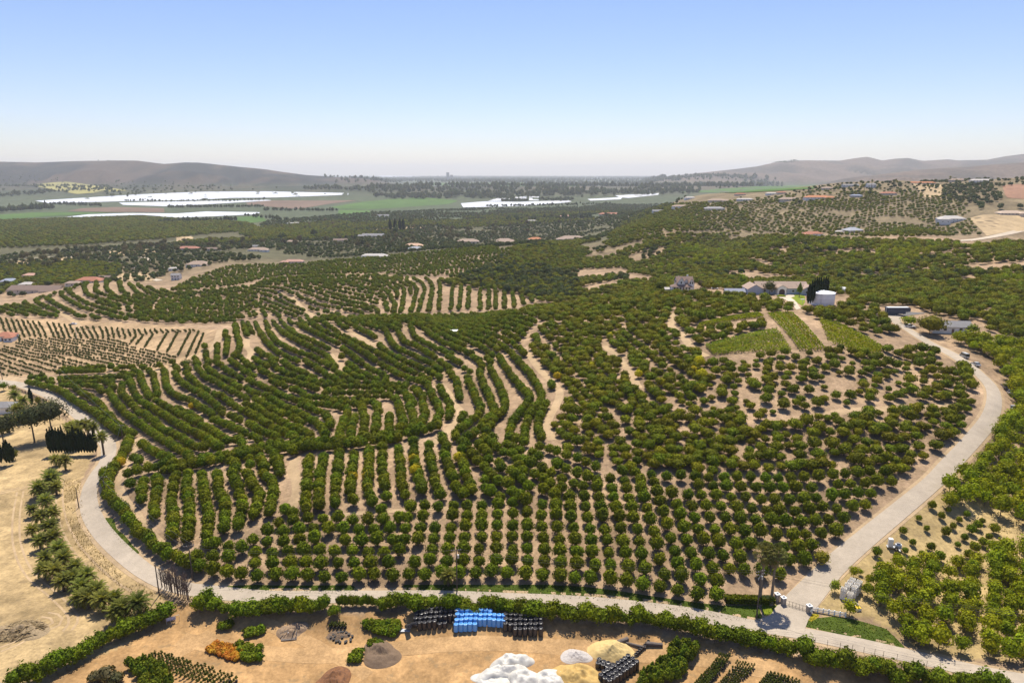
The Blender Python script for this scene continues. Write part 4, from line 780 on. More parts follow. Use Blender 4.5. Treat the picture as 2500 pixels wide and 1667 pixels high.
for (a, b) in [(1030,620),(1225,460),(1340,360),(1440,270),(1560,295),(1400,435),(1510,345),(1595,420),(1640,370),(1695,330),(1540,470),(1730,455),(1775,420),(1810,380),(1680,505),(1860,500),(1900,450),(1815,545),(1630,555),(1430,580),(1365,620),(1240,600),(1295,540),(1180,655),(1300,670),(1495,655),(1440,690),(1705,635),(1640,690),(1755,590)]:
    p = at(*px('B4', (a, b + 12))[0]); s = random.uniform(.42, .75); CIT.add(p.x, p.y, s, s * 1.05, 'small round citrus sapling scattered on the straw-coloured ground right of the driveway', 'saplings on the straw ground')
for (a, b, s) in [(720,870,.95),(860,760,.9),(910,740,.5),(975,810,.8),(960,900,1.1),(830,1040,1.15)]:
    p = at(*px('B4', (a, b + 30))[0]); SAP.add(p.x, p.y, s * .62, s * .7, 'bushy green tree beside the stacked bins', 'bushes around the bins')
# young fields on the left
rows(YNG, px('M1',(-300,60),(0,100),(550,155),(1100,195),(1740,208),(1300,232),(950,275),(400,270),(230,250),(160,300),(-100,330),(-300,330)), [px('M1',(100,110),(160,250)), px('M1',(600,165),(650,270)), px('M1',(1000,195),(1020,265)), px('M1',(-100,100),(-60,260))], 3.2, 2.7, r=.8, dz=.8, miss=.04)
rows(YNG, px('M1',(-300,350),(0,330),(300,275),(960,285),(1530,450),(1510,490),(1340,520),(500,580),(-300,600)), [px('M1',(700,370),(1000,440),(1350,510)), px('M1',(560,440),(800,500),(1000,530)), px('M1',(850,310),(1150,370),(1450,450)), px('M1',(0,400),(200,470),(450,545)), px('M1',(100,320),(350,380),(550,400))], 4.1, 2.7, r=.8, dz=.8, miss=.05)
rows(YNG, px('M1',(1030,265),(1300,235),(1740,212),(1720,300),(1640,440),(1540,430),(1400,390),(1150,325)), [px('M1',(1300,235),(1240,325)), px('M1',(1420,222),(1340,360)), px('M1',(1510,218),(1420,385)), px('M1',(1620,213),(1510,412)), px('M1',(1740,212),(1640,440)), px('M1',(1150,255),(1110,300))], 6.2, 1.7, r=.8, dz=.6)
# second and third hills
MH1 = [(-80,775),(60,742),(130,722),(210,695),(290,690),(350,702),(420,717),(520,712),(620,702),(645,687),(750,678),(900,675),(1060,684),(1090,702),(1250,717),(1310,737),(1250,757),(1000,767),(770,777),(620,781),(545,793),(450,794),(300,787),(180,779),(50,775)]
MS = [px('T1',(550,1310),(700,1400),(900,1450),(1100,1520)), px('T1',(700,1330),(850,1400),(1000,1450),(1200,1500)), px('T1',(820,1320),(1000,1380),(1300,1430),(1800,1460)), px('T1',(980,1300),(1200,1330),(1500,1370),(2000,1380)), px('T1',(460,1360),(600,1440),(720,1500)), px('T1',(100,1400),(300,1450),(500,1500)), px('T1',(100,1340),(300,1290),(500,1240)), px('T1',(1200,1540),(1700,1520),(2100,1500)), px('T1',(860,1200),(860,1240)), px('T1',(1020,1200),(1030,1250)),
 px('T2',(230,1170),(500,1140),(900,1130),(1200,1130)), px('T2',(440,1180),(700,1200),(1000,1230),(1150,1260)), px('T2',(360,1260),(600,1370),(850,1420)), px('T2',(500,1240),(750,1320),(1000,1380)), px('T2',(600,1200),(900,1290),(1080,1300)), px('T2',(1350,1260),(1340,1340)), px('T2',(1520,1270),(1460,1450)), px('T2',(1650,1280),(1640,1450)), px('T2',(1830,1270),(1810,1440)), px('T2',(2000,1280),(1990,1430)), px('T2',(2200,1290),(2200,1400))]
rows(CIT, MH1, MS, 8.0, 4.2, sc=(.95, 1.2), r=3.6, miss=.05, step=2.6, jit=.12)
MH2 = [(420,714),(440,700),(470,682),(560,652),(700,647),(850,637),(1050,617),(1200,604),(1245,617),(1220,655),(1150,684),(1060,678),(900,670),(750,673),(640,682),(600,697),(520,707)]
rows(CIT, MH2, [[(450,702),(600,672),(760,664)], [(560,660),(850,645),(1050,625)], [(850,660),(1000,655),(1180,640)], [(1050,665),(1150,660)], [(980,630),(1200,612)]], 9.0, 5.4, sc=(.95, 1.25), r=4.2, miss=.08, step=3, jit=.14)
scatter(AVO, [(1060,685),(1150,690),(1215,655),(1250,605),(1330,596),(1480,588),(1600,577),(1750,572),(1900,579),(2100,590),(2350,594),(2560,602),(2560,692),(2300,690),(2050,700),(1950,684),(1700,692),(1650,702),(1450,735),(1350,745),(1310,735),(1250,715),(1095,700)], 6.0, jit=.35, sc=(.75, 1.35), r=4.0, clump=(40, .30))
scatter(SAP, [(1500,640),(1700,600),(2000,600),(2500,610),(2500,680),(2000,675),(1700,680)], 7, jit=.4, sc=(.9, 1.5), r=.5, clump=(55, .66))
scatter(WOOD, [(1100,690),(1300,600),(1700,580),(2500,605),(2500,690),(1700,690)], 11, jit=.4, sc=(.6, .95), r=.5, clump=(45, .62))
scatter(CIT, [(1230,612),(1400,600),(1450,620),(1380,650),(1240,640)], 7, jit=.12, sc=(1, 1.3), r=4)
scatter(AVO, [(1700,692),(1800,688),(1950,686),(2060,702),(2060,724),(1985,718),(1840,716),(1720,706)], 5.6, jit=.3, sc=(.75, 1.1), r=3.6)
scatter(WOOD, [(1110,692),(1200,652),(1330,655),(1430,688),(1390,733),(1290,728),(1200,708)], 7.5, jit=.4, sc=(.75, 1.15), r=1.0, label='dark tree in the wooded canyon left of the gabled farmhouse', group='trees of the wooded canyon')
# the groves go on beyond the picture's sides
scatter(FAR, [(-700,760),(-700,600),(-150,590),(-150,700),(-60,745),(-200,770)], 12, jit=.45, sc=(.5, 1.1), clump=(60, .25), check=False); scatter(AVO, [(-900,590),(-900,545),(-150,545),(-150,590)], 13, jit=.2, sc=(1.2, 1.8), check=False)
scatter(CIT, [(-700,900),(-700,780),(-310,780),(-310,890)], 5.5, jit=.2, sc=(.8, 1.0)); scatter(SAP, [(2600,860),(2950,860),(2950,1350),(2620,1300)], 5.2, jit=.3, sc=(.85, 1.2)); scatter(AVO, [(2560,600),(3000,610),(3000,850),(2560,840)], 6.5, jit=.3, sc=(.8, 1.2)); scatter(SAP, [(2570,1360),(2900,1360),(2900,1720),(2570,1660)], 4.4, jit=.3, sc=(.7, 1.0))
# hillside with houses
scatter(AVO, [(1480,585),(1520,545),(1600,505),(1850,485),(2100,470),(2360,500),(2370,530),(2395,575),(2200,582),(1900,572),(1700,567)], 11.0, jit=.14, sc=(.75, 1.25), r=5, miss=.12, ang=.5, clump=(70, .24))
scatter(AVO, [(1480,585),(1520,545),(1600,505),(1780,490),(1860,560),(1700,567)], 9.0, jit=.3, sc=(.85, 1.4), r=5)
scatter(FAR, [(2300,455),(2420,450),(2450,490),(2400,505),(2300,490)], 11, jit=.4, sc=(.7, 1.1), r=6, check=False)
scatter(FAR, [(1700,500),(1850,478),(2050,450),(2540,436),(2540,450),(2300,470),(2100,480),(1900,505)], 17, jit=.5, sc=(.45, 1.0), check=False, clump=(60, .3)); scatter(AVO, [(1850,495),(2050,455),(2280,450),(2360,500),(2100,515)], 9.5, jit=.3, sc=(.6, 1.1), check=False, clump=(45, .52))
scatter(FAR, px('T4',(1800,560),(1900,520),(2300,560),(2300,620),(1900,600)), 28, jit=.3, sc=(1.0, 1.4), check=False)
# middle valley
scatter(FAR, [(-150,700),(-150,640),(300,600),(600,590),(900,575),(1250,555),(1500,560),(1480,590),(1240,602),(1050,612),(850,630),(560,640),(440,665),(350,690),(200,690),(60,735)], 10.5, jit=.45, sc=(.4, 1.0), clump=(60, .22), check=False)
scatter(AVO, [(-150,690),(0,655),(200,640),(300,650),(280,680),(130,700),(0,720)], 8, jit=.15, sc=(1, 1.4), check=False, ang=.4)
scatter(OLV, [(0,650),(100,615),(400,595),(650,585),(640,610),(400,620),(100,660)], 36, jit=.6, sc=(.7, 1.2), check=False)
scatter(OLV, [(650,600),(900,570),(1300,545),(1300,575),(900,610)], 55, jit=.6, sc=(.7, 1.3), check=False)
scatter(AVO, [(-150,615),(-150,550),(0,540),(340,530),(600,545),(640,560),(400,585),(200,600)], 12.5, jit=.12, sc=(1.2, 1.9), check=False, ang=.25, miss=.03)
scatter(FAR, [(600,580),(650,540),(900,520),(1150,510),(1300,510),(1500,500),(1650,500),(1520,560),(1250,555),(900,575)], 13.5, jit=.45, sc=(.5, 1.15), clump=(90, .20), check=False)
scatter(AVO, [(600,560),(830,540),(860,545),(740,580),(620,590)], 13, jit=.2, sc=(1.2, 1.8), check=False)
scatter(AVO, [(330,575),(640,562),(900,545),(1100,535),(1300,520),(1500,515),(1450,540),(1100,560),(800,585),(450,600)], 12, jit=.2, sc=(1.1, 1.7), check=False, ang=.35, clump=(120, .45))
scatter(OLV, [(500,560),(900,530),(1500,510),(1500,545),(900,565)], 70, jit=.6, sc=(.6, 1.1), check=False)
# belts of tall trees on the valley floor
def belt(a, b, n, sc=(.8, 1.2), dep=30.0, sp=None, label=None):
    A, B = at(*a), at(*b); n = int(n * (2.6 if A.y > 2800 else 1.3))
    for k in range(n):
        t = (k + random.random()) / n; s = random.uniform(*sc); (sp or TALL).add(A.x + (B.x - A.x) * t + random.gauss(0, dep * .3), A.y + (B.y - A.y) * t + random.gauss(0, dep), s, s * random.uniform(.7, 1.1), label, None)
belt((930,481), (1250,482), 60, (1.0, 1.5), 60); belt((1250,481), (1700,470), 80, (.9, 1.5), 80); belt((750,462), (1000,465), 45, (.8, 1.2), 60); belt((1000,458), (1900,452), 130, (1.0, 1.6), 90); belt((1100,445), (1880,440), 150, (1.2, 1.8), 150)
belt((-20,520), (130,512), 36, (.9, 1.3), 25); belt((-150,528), (0,520), 20, (.9, 1.3), 25); belt((390,545), (570,540), 40, (.5, .7), 12); belt((410,508), (640,506), 40, (.45, .6), 15); belt((1225,492), (1285,491), 16, (.5, .8), 10); belt((1320,490), (1400,489), 18, (.6, .9), 20)
belt((1180,505), (1500,500), 40, (.35, .6), 40); belt((1240,540), (1450,530), 30, (.4, .7), 40); belt((600,528), (700,540), 12, (.5, .7), 20); belt((650,515), (820,516), 16, (.5, .7), 20); belt((800,435), (1100,438), 60, (.8, 1.2), 150); belt((1100,432), (1650,437), 110, (.9, 1.4), 200)
belt((1600,497), (1680,492), 10, (.3, .45), 40); belt((0,452), (330,478), 50, (.6, .9), 120); belt((-50,480), (130,470), 40, (.6, .9), 100); belt((130,500), (250,505), 14, (.6, .8), 15)
belt((300,492), (650,489), 24, (.4, .6), 10); belt((1500,445), (1850,443), 60, (.8, 1.2), 120); belt((250,396), (340,393), 30, (.5, .8), 60); belt((1890,398), (1950,393), 20, (.5, .8), 60)
scatter(TALL, [(900,474),(1250,481),(1600,473),(1800,460),(1900,452),(1900,446),(1500,452),(1200,456),(900,456)], 62, jit=.5, sc=(.8, 1.5), check=False, clump=(260, .36))
scatter(TALL, [(760,450),(1000,447),(1300,444),(1700,443),(1950,440),(1900,433),(1500,433),(1100,432),(850,436)], 135, jit=.5, sc=(1.0, 1.8), check=False, clump=(600, .3))
scatter(FAR, [(0,470),(60,455),(330,478),(600,466),(700,462),(600,450),(300,440),(100,430),(0,420)], 95, jit=.5, sc=(1.2, 2.4), check=False, clump=(300, .45))
for a in [(686,585),(765,578),(962,570),(1000,545),(880,600)]: belt(a, (a[0] + 6, a[1]), 3, (.55, .8), 3)
def relabel(sp, fmt, grp):
    sp.P = [p[:4] + (' '.join((fmt % near_house(p[0], p[1])).split()[:15]), (grp % near_house(p[0], p[1]))) + p[6:] if not p[4] else p for p in sp.P]
relabel(FAR, 'bushy tree by the %s', 'trees near the %s'); relabel(OLV, 'feathery tree by the %s', 'feathery trees near the %s')
def where(x, y):
    s = x / y; return 'far left' if s < -.45 else 'left' if s < -.15 else 'middle' if s < .1 else 'right' if s < .35 else 'far right'
def pixel(x, y):
    z = float(hgt(x, y)) - CAMZ; d = y * CP_ - z * SP_; return 1250 + FPX * x / d, 833.5 - FPX * (y * SP_ + z * CP_) / d
def avo_where(x, y):
    u, v = pixel(x, y)
    a = 'uppermost' if v < 860 else 'upper' if v < 950 else 'middle' if v < 1050 else 'lower'
    b = 'beside the orchard track' if u < 1480 else 'left of the vineyard line' if u < 1720 else 'straight below the vineyard' if u < 1960 else 'towards the driveway'
    return f'lumpy green avocado tree, {a} slope, {b}', f'avocado trees, {a} slope, {b}'
AVO.P = [p[:4] + avo_where(p[0], p[1]) + p[6:] if (p[4] == AVL or (not p[4] and p[1] < 480)) else p for p in AVO.P]
TALL.P = [p[:4] + (f'tall dark windbreak tree on the {where(p[0], p[1])} of the valley floor', f'windbreak, {where(p[0], p[1])} of the valley') + p[6:] if not p[4] else p for p in TALL.P]
for s_ in (CIT, AVO, SAP, YNG, FAR, WOOD, TALL, OLV): print(s_.name, len(s_.P)); s_.emit()
# ------------------------------------------------------------------ hedges, palms, cypresses and other single trees
def top_height(base, v_top):
    """height of a thing whose foot stands at base and whose top is seen at photo row v_top"""
    _, dy, dz = ray(1250, v_top); return CAMZ + float(dz / dy) * base.y - base.z
HDG = Species('hedge_bush', 'bush', [crown_mesh('foliage', F_HDG, seed=200 + k, R=2.15, H=5.2, z0=.0, n=620, leaf=.52, lump=.6, nl=16, shape='dome') for k in range(5)], trunk_mesh('trunk', BARK, 2.6, .12),
    'tall leafy bush in the hedge along the yard side of the lane', 'hedge along the yard side of the lane', '', 300, 'foliage')
for x, y in [(110,1540),(200,1510),(285,1495),(345,1455),(405,1425),(480,1390),(555,1360),(620,1320),(690,1280),(750,1245),(815,1220),(880,1190),(935,1165),(1000,1140),(1060,1120),(1125,1090),(1185,1060),(1230,1035)]:
    p = cast(*P1('B1', x, y), 2.0)[0]; s = random.uniform(.82, 1.05); HDG.add(p[0], p[1], s, s * random.uniform(.8, 1.0), 'leafy bush in the diagonal hedge between dry field and work yard', 'diagonal hedge at the lower left')
HX = [('B1', [(1475,975),(1530,940),(1590,965),(1655,985),(1740,1020),(1800,1015),(1860,1010),(1920,1000),(1980,995),(2050,990),(2100,985)]), ('B2', [(40,1000),(110,1000),(170,990),(290,985),(345,985),(400,985),(470,990),(520,975),(575,965),(650,1005),(1010,960),(1080,960),(1140,940),(1190,930),(1250,985),(1310,965),(1380,955),(1440,960),(1500,975),(1560,965),(1620,965),(1700,985),(1770,965),(1830,960),(1900,970),(1960,985),(2020,985),(2090,1000)]),
      ('B3', [(60,975),(130,975),(210,995),(265,1010),(320,1005),(390,1025),(450,1025),(520,1035),(575,1035),(640,1045),(700,1045),(770,1055),(830,1065),(900,1065),(960,1065),(1030,1070),(1095,1065),(1160,1080),(1235,1085),(1300,1105),(1360,1115),(1430,1135),(1495,1145),(1550,1165),(1605,1175),(1660,1190),(1705,1195),(1770,1185),(1885,1215),(1950,1220),(2000,1235)]),
      ('B4', [(20,1215),(75,1235),(130,1240),(185,1250),(245,1260),(300,1270),(350,1285),(385,1300),(500,1310),(545,1360),(590,1380),(640,1370),(690,1365),(745,1385),(800,1390),(860,1410),(920,1430),(970,1420),(1010,1410),(1065,1430),(1120,1440),(1160,1480),(1200,1510),(1245,1480),(1290,1465),(1345,1480),(1400,1490),(1450,1510),(1500,1530),(1570,1530),(1650,1515),(1715,1540),(1790,1550),(1860,1560),(1950,1570),(2050,1600)])]
HW = {'B1': 'at the left end near the bare trees', 'B2': 'left of and behind the blue and black stacks', 'B3': 'right of the stacks, above the sand heap', 'B4': 'along the lower right end of the lane'}
for c, L in HX:
    for x, y in L:
        p = cast(*P1(c, x, y), 2.4)[0]; s = random.uniform(.68, 1.08); HDG.add(p[0], p[1], s, s * random.uniform(.68, 1.05), 'tall leafy bush of the lane hedge ' + HW[c], 'lane hedge ' + HW[c])
for k in range(14):
    p = cast(*P1('B2', 690 + 20 * k, 962 + 3 * (k % 3)), 1.4)[0]; HDG.add(p[0], p[1], random.uniform(.30, .42), random.uniform(.5, .7), 'slender young bush in the thin gap of the lane hedge', 'thin gap of the lane hedge')
HDG.emit()
CYP = Species('cypress_tree', 'tree', [crown_mesh('foliage', F_CYP, seed=230 + k, R=.95, H=10, z0=.1, n=420, leaf=.6, lump=.15, shape='column', core=.9) for k in range(3)], None, 'narrow dark cypress in the clipped row beside the left road bend', 'cypress row at the left road bend', '', 300, 'foliage')
for k in range(17):
    b = at(*P1('M1', 435 + k * 24, 1262 - k * .6)); s = random.uniform(.85, 1.2); CYP.add(b.x, b.y, 1.0, s)
for x, y, s, lb in [(15,1345,1.0,''),(60,1340,.9,''),(85,1345,1.05,''),(112,1335,.85,'')]:
    b = at(*P1('M1', x, y)); CYP.add(b.x, b.y, 1.1, s, 'dark cypress in the clump at the left picture edge', 'cypress clump at the left edge')
b = at(*P1('M1', 275, 850)); CYP.add(b.x, b.y, 1.1, 1.0, 'single slender dark cypress behind the umbrella pines', None)
for x, y, s in [(425,165,1.25),(445,162,1.35),(465,155,1.42),(485,145,1.45),(503,140,1.45),(520,132,1.4),(548,85,1.15),(566,82,1.2),(583,78,1.12)]:
    b = at(*P1('M4', x, y)); CYP.add(b.x, b.y, 1.2, s, 'tall dark cypress in the clump beside the white water tank', 'cypress clump by the water tank')
for x, y in [(910,566),(922,566),(930,565),(898,567)]:
    b = at(x + 55, y); CYP.add(b.x, b.y, 4.5, 3.4, 'big dark cypress in the clump beside the tan valley strip', 'big cypress clump in mid valley')
CYP.emit()
def frond(mb, g, L, el, az, droop, z, leaflets=9, wid=.55):
    V = []; pts = []
    for i in range(leaflets + 1):
        t = i / leaflets; a = el - droop * t * t; pts.append(a)
    p = Vector((0, 0, z)); h = Vector((math.cos(az), math.sin(az), 0)); side = Vector((-math.sin(az), math.cos(az), 0)); st = L / leaflets
    for i in range(leaflets):
        a = pts[i]; d = h * math.cos(a) + Vector((0, 0, math.sin(a))); q = p + d * st; up = -h * math.sin(a) + Vector((0, 0, math.cos(a))); t = (i + .5) / leaflets
        w = wid * (math.sin(math.pi * min(1, t * .85 + .12)) ** .7)
        for sg in (1, -1):
            tip = p + d * st * 1.6 + side * sg * w - up * w * .35 + Vector((0, 0, g.uniform(-.08, .08)))
            mb.add([p, q, tip + d * .06, tip - d * .18], [(0, 1, 2, 3)])
        p = q
def date_palm_crown(seed, n=44, L=3.3):
    g = random.Random(seed); mb = MB()
    for k in range(n):
        t = k / n; frond(mb, g, L * g.uniform(.85, 1.1), 1.35 - 1.75 * t + g.uniform(-.1, .1), k * 2.399 + g.uniform(-.2, .2), 1.1 + .5 * t, 0, 9)
    return mb.mesh('crown', F_PALM)
def palm_trunk(h, r, seed=0):
    mb = MB(); mb.lathe([(r * 1.3, -.4), (r * 1.1, .2), (r, h * .5), (r * 1.15, h * .9), (r * 1.35, h), (r * .6, h + .3)], 9); return mb.mesh('trunk', M('palm_bark', (.15, .115, .08), (.075, .055, .04), scale=6, bump=.6))
PCR = [date_palm_crown(3), date_palm_crown(5, 38, 3.0), date_palm_crown(9, 48, 3.5)]; PTR = palm_trunk(3.2, .36)
def date_palm(crop, x, y, s, label, group=None, h=1.0):
    p = cast(*P1(crop, x, y), 3.6 * s * h)[0]; t = thing('date_palm', label, 'palm', (p[0], p[1], float(hgt(*p))), random.uniform(0, 6), group, (s, s, s))
    c = obj('crown', random.choice(PCR), t, (0, 0, 3.3 * h)); obj('trunk', PTR, t, scl=(1, 1, h)); return t
for x, y, s in [(380,30,1.0),(410,110,1.0),(285,140,.9),(335,215,.95),(235,280,.85),(390,300,1.0),(300,330,.95),(365,400,.95),(235,430,.85),(390,480,1.0),(290,510,.95),(430,570,.95),(330,640,.95),(470,640,.95),(555,700,.95),(400,730,.9),(320,720,.9),(530,780,.95),(640,770,.9),(460,810,.9),(600,850,.95),(710,870,1.0),(650,930,.9),(755,945,1.0),(850,930,.9),(590,930,.85),(900,1010,1.0),(1020,970,1.0),(850,1040,.95)]:
    date_palm('B1', x, y, s * .93, 'bushy date palm in the double row along the dry field', 'date palms along the dry field')
date_palm('M1', 545, 1300, .95, 'single date palm standing in front of the clipped cypress row', h=1.2); date_palm('M1', 470, 1290, .8, 'smaller date palm just left of the one before the cypress row')
date_palm('M1', 430, 1450, 1.15, 'large date palm at the head of the palm row'); date_palm('M1', 330, 1530, 1.0, 'spreading date palm left of the large one at the row head')
for x, y in [(120,740),(190,790),(600,1010),(680,990),(740,990),(640,1040),(790,1010),(860,1090),(150,860),(60,960)]: date_palm('M1', x, y, 1.0, 'date palm among the garden trees inside the left road bend', 'garden palms inside the left road bend', h=2.2 if x > 500 else 1.6)
date_palm('B2', 1500, 770, .8, 'small palm growing in the bottom citrus row by the pole')
F_FANP = foliage('fan_leaves', (.10, .12, .03), (.24, .24, .07), transl=.3)
def fan_palm_crown(seed):
    g = random.Random(seed); mb = MB(); dead = MB()
    for k in range(46):
        t = k / 46; el = 1.4 - 2.1 * t + g.uniform(-.15, .15); az = k * 2.399; d = Vector((math.cos(az) * math.cos(el), math.sin(az) * math.cos(el), math.sin(el))); c = d * g.uniform(1.0, 1.35)
        side = Vector((-math.sin(az), math.cos(az), 0)); up = d.cross(side) * -1
        mb.tube([(0, 0, 0), tuple(c)], .03, 3)
        for j in range(7):
            a = (j - 3) * .33; e = d * math.cos(a) + side * math.sin(a); tip = c + e * g.uniform(.75, .95) + Vector((0, 0, -.12 - .1 * abs(j - 3))); s2 = d * math.cos(a + .15) + side * math.sin(a + .15); s1 = d * math.cos(a - .15) + side * math.sin(a - .15)
            mb.add([c, c + s1 * .6 + up * .05, tip, c + s2 * .6 - up * .05], [(0, 1, 2, 3)])
    for k in range(40):
        az = k * 2.399; z = -.4 - 1.6 * g.random(); r = .25 + .3 * g.random()
        dead.add([(math.cos(az) * .2, math.sin(az) * .2, z + .5), (math.cos(az + .5) * r, math.sin(az + .5) * r, z), (math.cos(az + .2) * r * 1.3, math.sin(az + .2) * r * 1.3, z - .6), (math.cos(az - .3) * r, math.sin(az - .3) * r, z)], [(0, 1, 2, 3)])
    return mb.mesh('crown', F_FANP), dead.mesh('dead_skirt', M('dead_frond', (.30, .22, .12), (.20, .14, .08), scale=4))
for (bx, by, ty, lb) in [(165,985,610,'tall fan palm right behind the utility pole at the gate'), (250,985,615,'tall fan palm between the utility pole and the gate post')]:
    b = at(*P1('B4', bx, by)); h = top_height(b, P1('B4', bx, ty)[1]); t = thing('fan_palm', lb, 'palm', b); c, dd = fan_palm_crown(int(bx)); cr = obj('crown', c, t, (0, 0, h), 0, 1.45); obj('dead_fronds', dd, cr)
    MB().lathe([(.75, -.3), (.55, .8), (.36, 2.2), (.28, h * .5), (.24, h * .9), (.2, h)], 9).build('trunk', M('fan_palm_bark', (.24, .19, .14), (.15, .115, .085), scale=5, bump=.4), t)
    V, Q = crown_arrays(seed=int(bx), R=.95, H=3.2, z0=0, n=160, leaf=.35, lump=.2, shape='cone', core=.8); obj('ivy', fast_mesh('ivy', V, Q, F_HDG), t)
# umbrella pines and garden trees inside the left bend
def big_tree(name, crop, bx, by, ty, R, mat, label, shape='umbrella', frac=.74, seed=1, n=1700, leaf=.7, group=None, core=.55, lump=.45):
    b = at(*P1(crop, bx, by)); h = max(2.5, top_height(b, P1(crop, bx, ty)[1])); t = thing(name, label, 'tree', b, 0, group)
    V, Q = crown_arrays(seed=seed, R=R, H=h * frac, z0=h * (1 - frac), n=n, leaf=leaf, lump=lump, nl=16, shape=shape, core=core, spread=1.0); obj('crown', fast_mesh('crown', V, Q, mat), t)
    obj('trunk', trunk_mesh('trunk', BARK, h * .85, max(.12, h * .018), 5, seed), t); return t
big_tree('umbrella_pine', 'M1', 295, 1150, 815, 7.0, F_PIN, 'grey-green umbrella pine with forked trunk, left of the taller pine', seed=301)
big_tree('umbrella_pine', 'M1', 450, 1120, 765, 8.2, F_PIN, 'largest grey-green umbrella pine behind the clipped cypress row', seed=302, n=1700)
big_tree('umbrella_pine', 'M1', 40, 1200, 900, 6.5, F_PIN, 'grey-green pine at the left picture edge above the cypress clump', seed=303)
big_tree('garden_tree', 'M1', 165, 905, 815, 4.2, F_HDG, 'dark green bushy tree left of the pines near the garden palms', 'dome', .9, 331, 500, .7)
big_tree('garden_tree', 'M1', 75, 1010, 925, 4.0, F_AVO, 'bushy tree before the grey-roofed house at the left edge', 'dome', .9, 332, 500, .7)
big_tree('garden_tree', 'M1', 620, 1075, 960, 3.6, F_SAP, 'yellow-green garden tree behind the clipped cypress row', 'dome', .9, 333, 500, .7)
big_tree('garden_tree', 'M1', 215, 985, 890, 3.5, F_SAP, 'light green tree between the two left garden pines', 'dome', .9, 334, 400, .7)
big_tree('garden_tree', 'M1', 410, 930, 790, 4.0, F_HDG, 'round green garden tree next to the lane behind the pines', 'dome', .8, 304, 500, .7)
big_tree('garden_tree', 'M1', 330, 850, 750, 1.6, F_AVO, 'small round tree beside the dark roadside rail', 'dome', .85, 305, 200, .5); big_tree('garden_tree', 'M1', 120, 720, 655, 1.7, F_AVO, 'small round tree at the left start of the roadside rail', 'dome', .85, 306, 200, .5)
big_tree('garden_tree', 'M1', 35, 710, 630, 2.8, F_HDG, 'round bush at the left edge above the roadside rail', 'dome', .95, 307, 300, .6); big_tree('garden_tree', 'M1', 130, 1300, 1210, 1.6, F_AVO, 'dark shrub right of the left-edge cypress clump', 'dome', .95, 308, 200, .5)
big_tree('garden_tree', 'M1', 1590, 510, 440, 4.0, F_OLV, 'pale olive tree standing alone at the corner of the bare track', 'dome', .85, 309, 420, .6)
big_tree('conical_tree', 'M4', 352, 90, -40, 2.6, F_LIM, 'lime green conical tree on the lawn beside the water tank', 'cone', .9, 310, 500, .6, core=.7); big_tree('garden_tree', 'M4', 100, 70, -55, 4.2, F_PIN, 'rounded grey-green tree before the long house left of its porch', 'dome', .85, 311, 500, .8, core=.7)
big_tree('garden_tree', 'M4', 30, 60, -40, 3.2, F_AVO, 'dark green tree at the left end of the long house', 'dome', .9, 312, 300, .8, core=.7)
big_tree('garden_tree', 'T3', 1440, 1280, 1150, 5.0, F_AVO, 'dark round tree left of the white gabled house', 'dome', .95, 313, 400, 1.0, core=.75); big_tree('garden_tree', 'T3', 1860, 1225, 1150, 4.5, F_AVO, 'dark round tree right of the white gabled house', 'dome', .95, 314, 400, 1.0, core=.75)
big_tree('garden_tree', 'T3', 2130, 1235, 1100, 3.5, F_LIM, 'bright green slender tree on the lawn by the white steps', 'dome', .85, 315, 300, .8, core=.7); big_tree('garden_tree', 'T3', 1780, 1235, 1160, 3.0, F_OLV, 'pale tree brushing the right gable of the white house', 'dome', .9, 316, 300, .8)
big_tree('garden_tree', 'M4', 1460, 405, 235, 7.0, F_AVO, 'big dark spreading tree left of the low white house', 'dome', .97, 317, 800, 1.0, core=.8); big_tree('garden_tree', 'M4', 1290, 325, 245, 4.0, F_SAP, 'yellow-green bush between driveway and the big dark tree', 'dome', .97, 318, 400, .8, core=.7); big_tree('garden_tree', 'M4', 1830, 400, 320, 3.0, F_HDG, 'dark green tree at the right end of the low white house', 'dome', .95, 319, 300, .8, core=.7)
big_tree('yellow_tree', 'B4', 620, 695, 590, 2.0, foliage('lime_citrus', (.12,.14,.012), (.26,.24,.02)), 'yellow-green round tree at the driveway edge above the gate', 'dome', .97, 320, 420, .5, core=.8)
for x, y, s in [(905,1440,1.0),(1020,1400,.9),(1030,1440,1.0)]: pass
for c, x, y, s in [('M2',905,1435,.9),('M2',1040,1395,.9),('M2',1040,1435,.95),('M2',1425,1285,.9),('M2',1440,1380,.95),('M2',1810,1275,.95),('M2',1880,1440,.6),('M3',1010,230,.8),('M3',1770,470,1.2),('M3',1790,580,1.2),('M3',560,580,.9),('M3',850,480,.7),('M1',1025,1310,.9),('M1',360,660,.8),('M1',1630,830,.8),('B1',470,575,.7),('M3',1250,560,.9),('M3',1720,520,.8)]:
    p = cast(*P1(c, x, y), 2.2)[0]; k = s * 1.03; t = thing('yellowing_citrus_tree', 'citrus tree turned bright yellow-green among dark green rows', 'tree', (p[0], p[1], float(hgt(*p))), random.uniform(0, 6), 'yellowing citrus trees', (k, k, k)); me = CIT.crowns[0].copy(); me.materials[0] = F_YEL; obj('crown', me, t); obj('trunk', CIT.trunk, t)
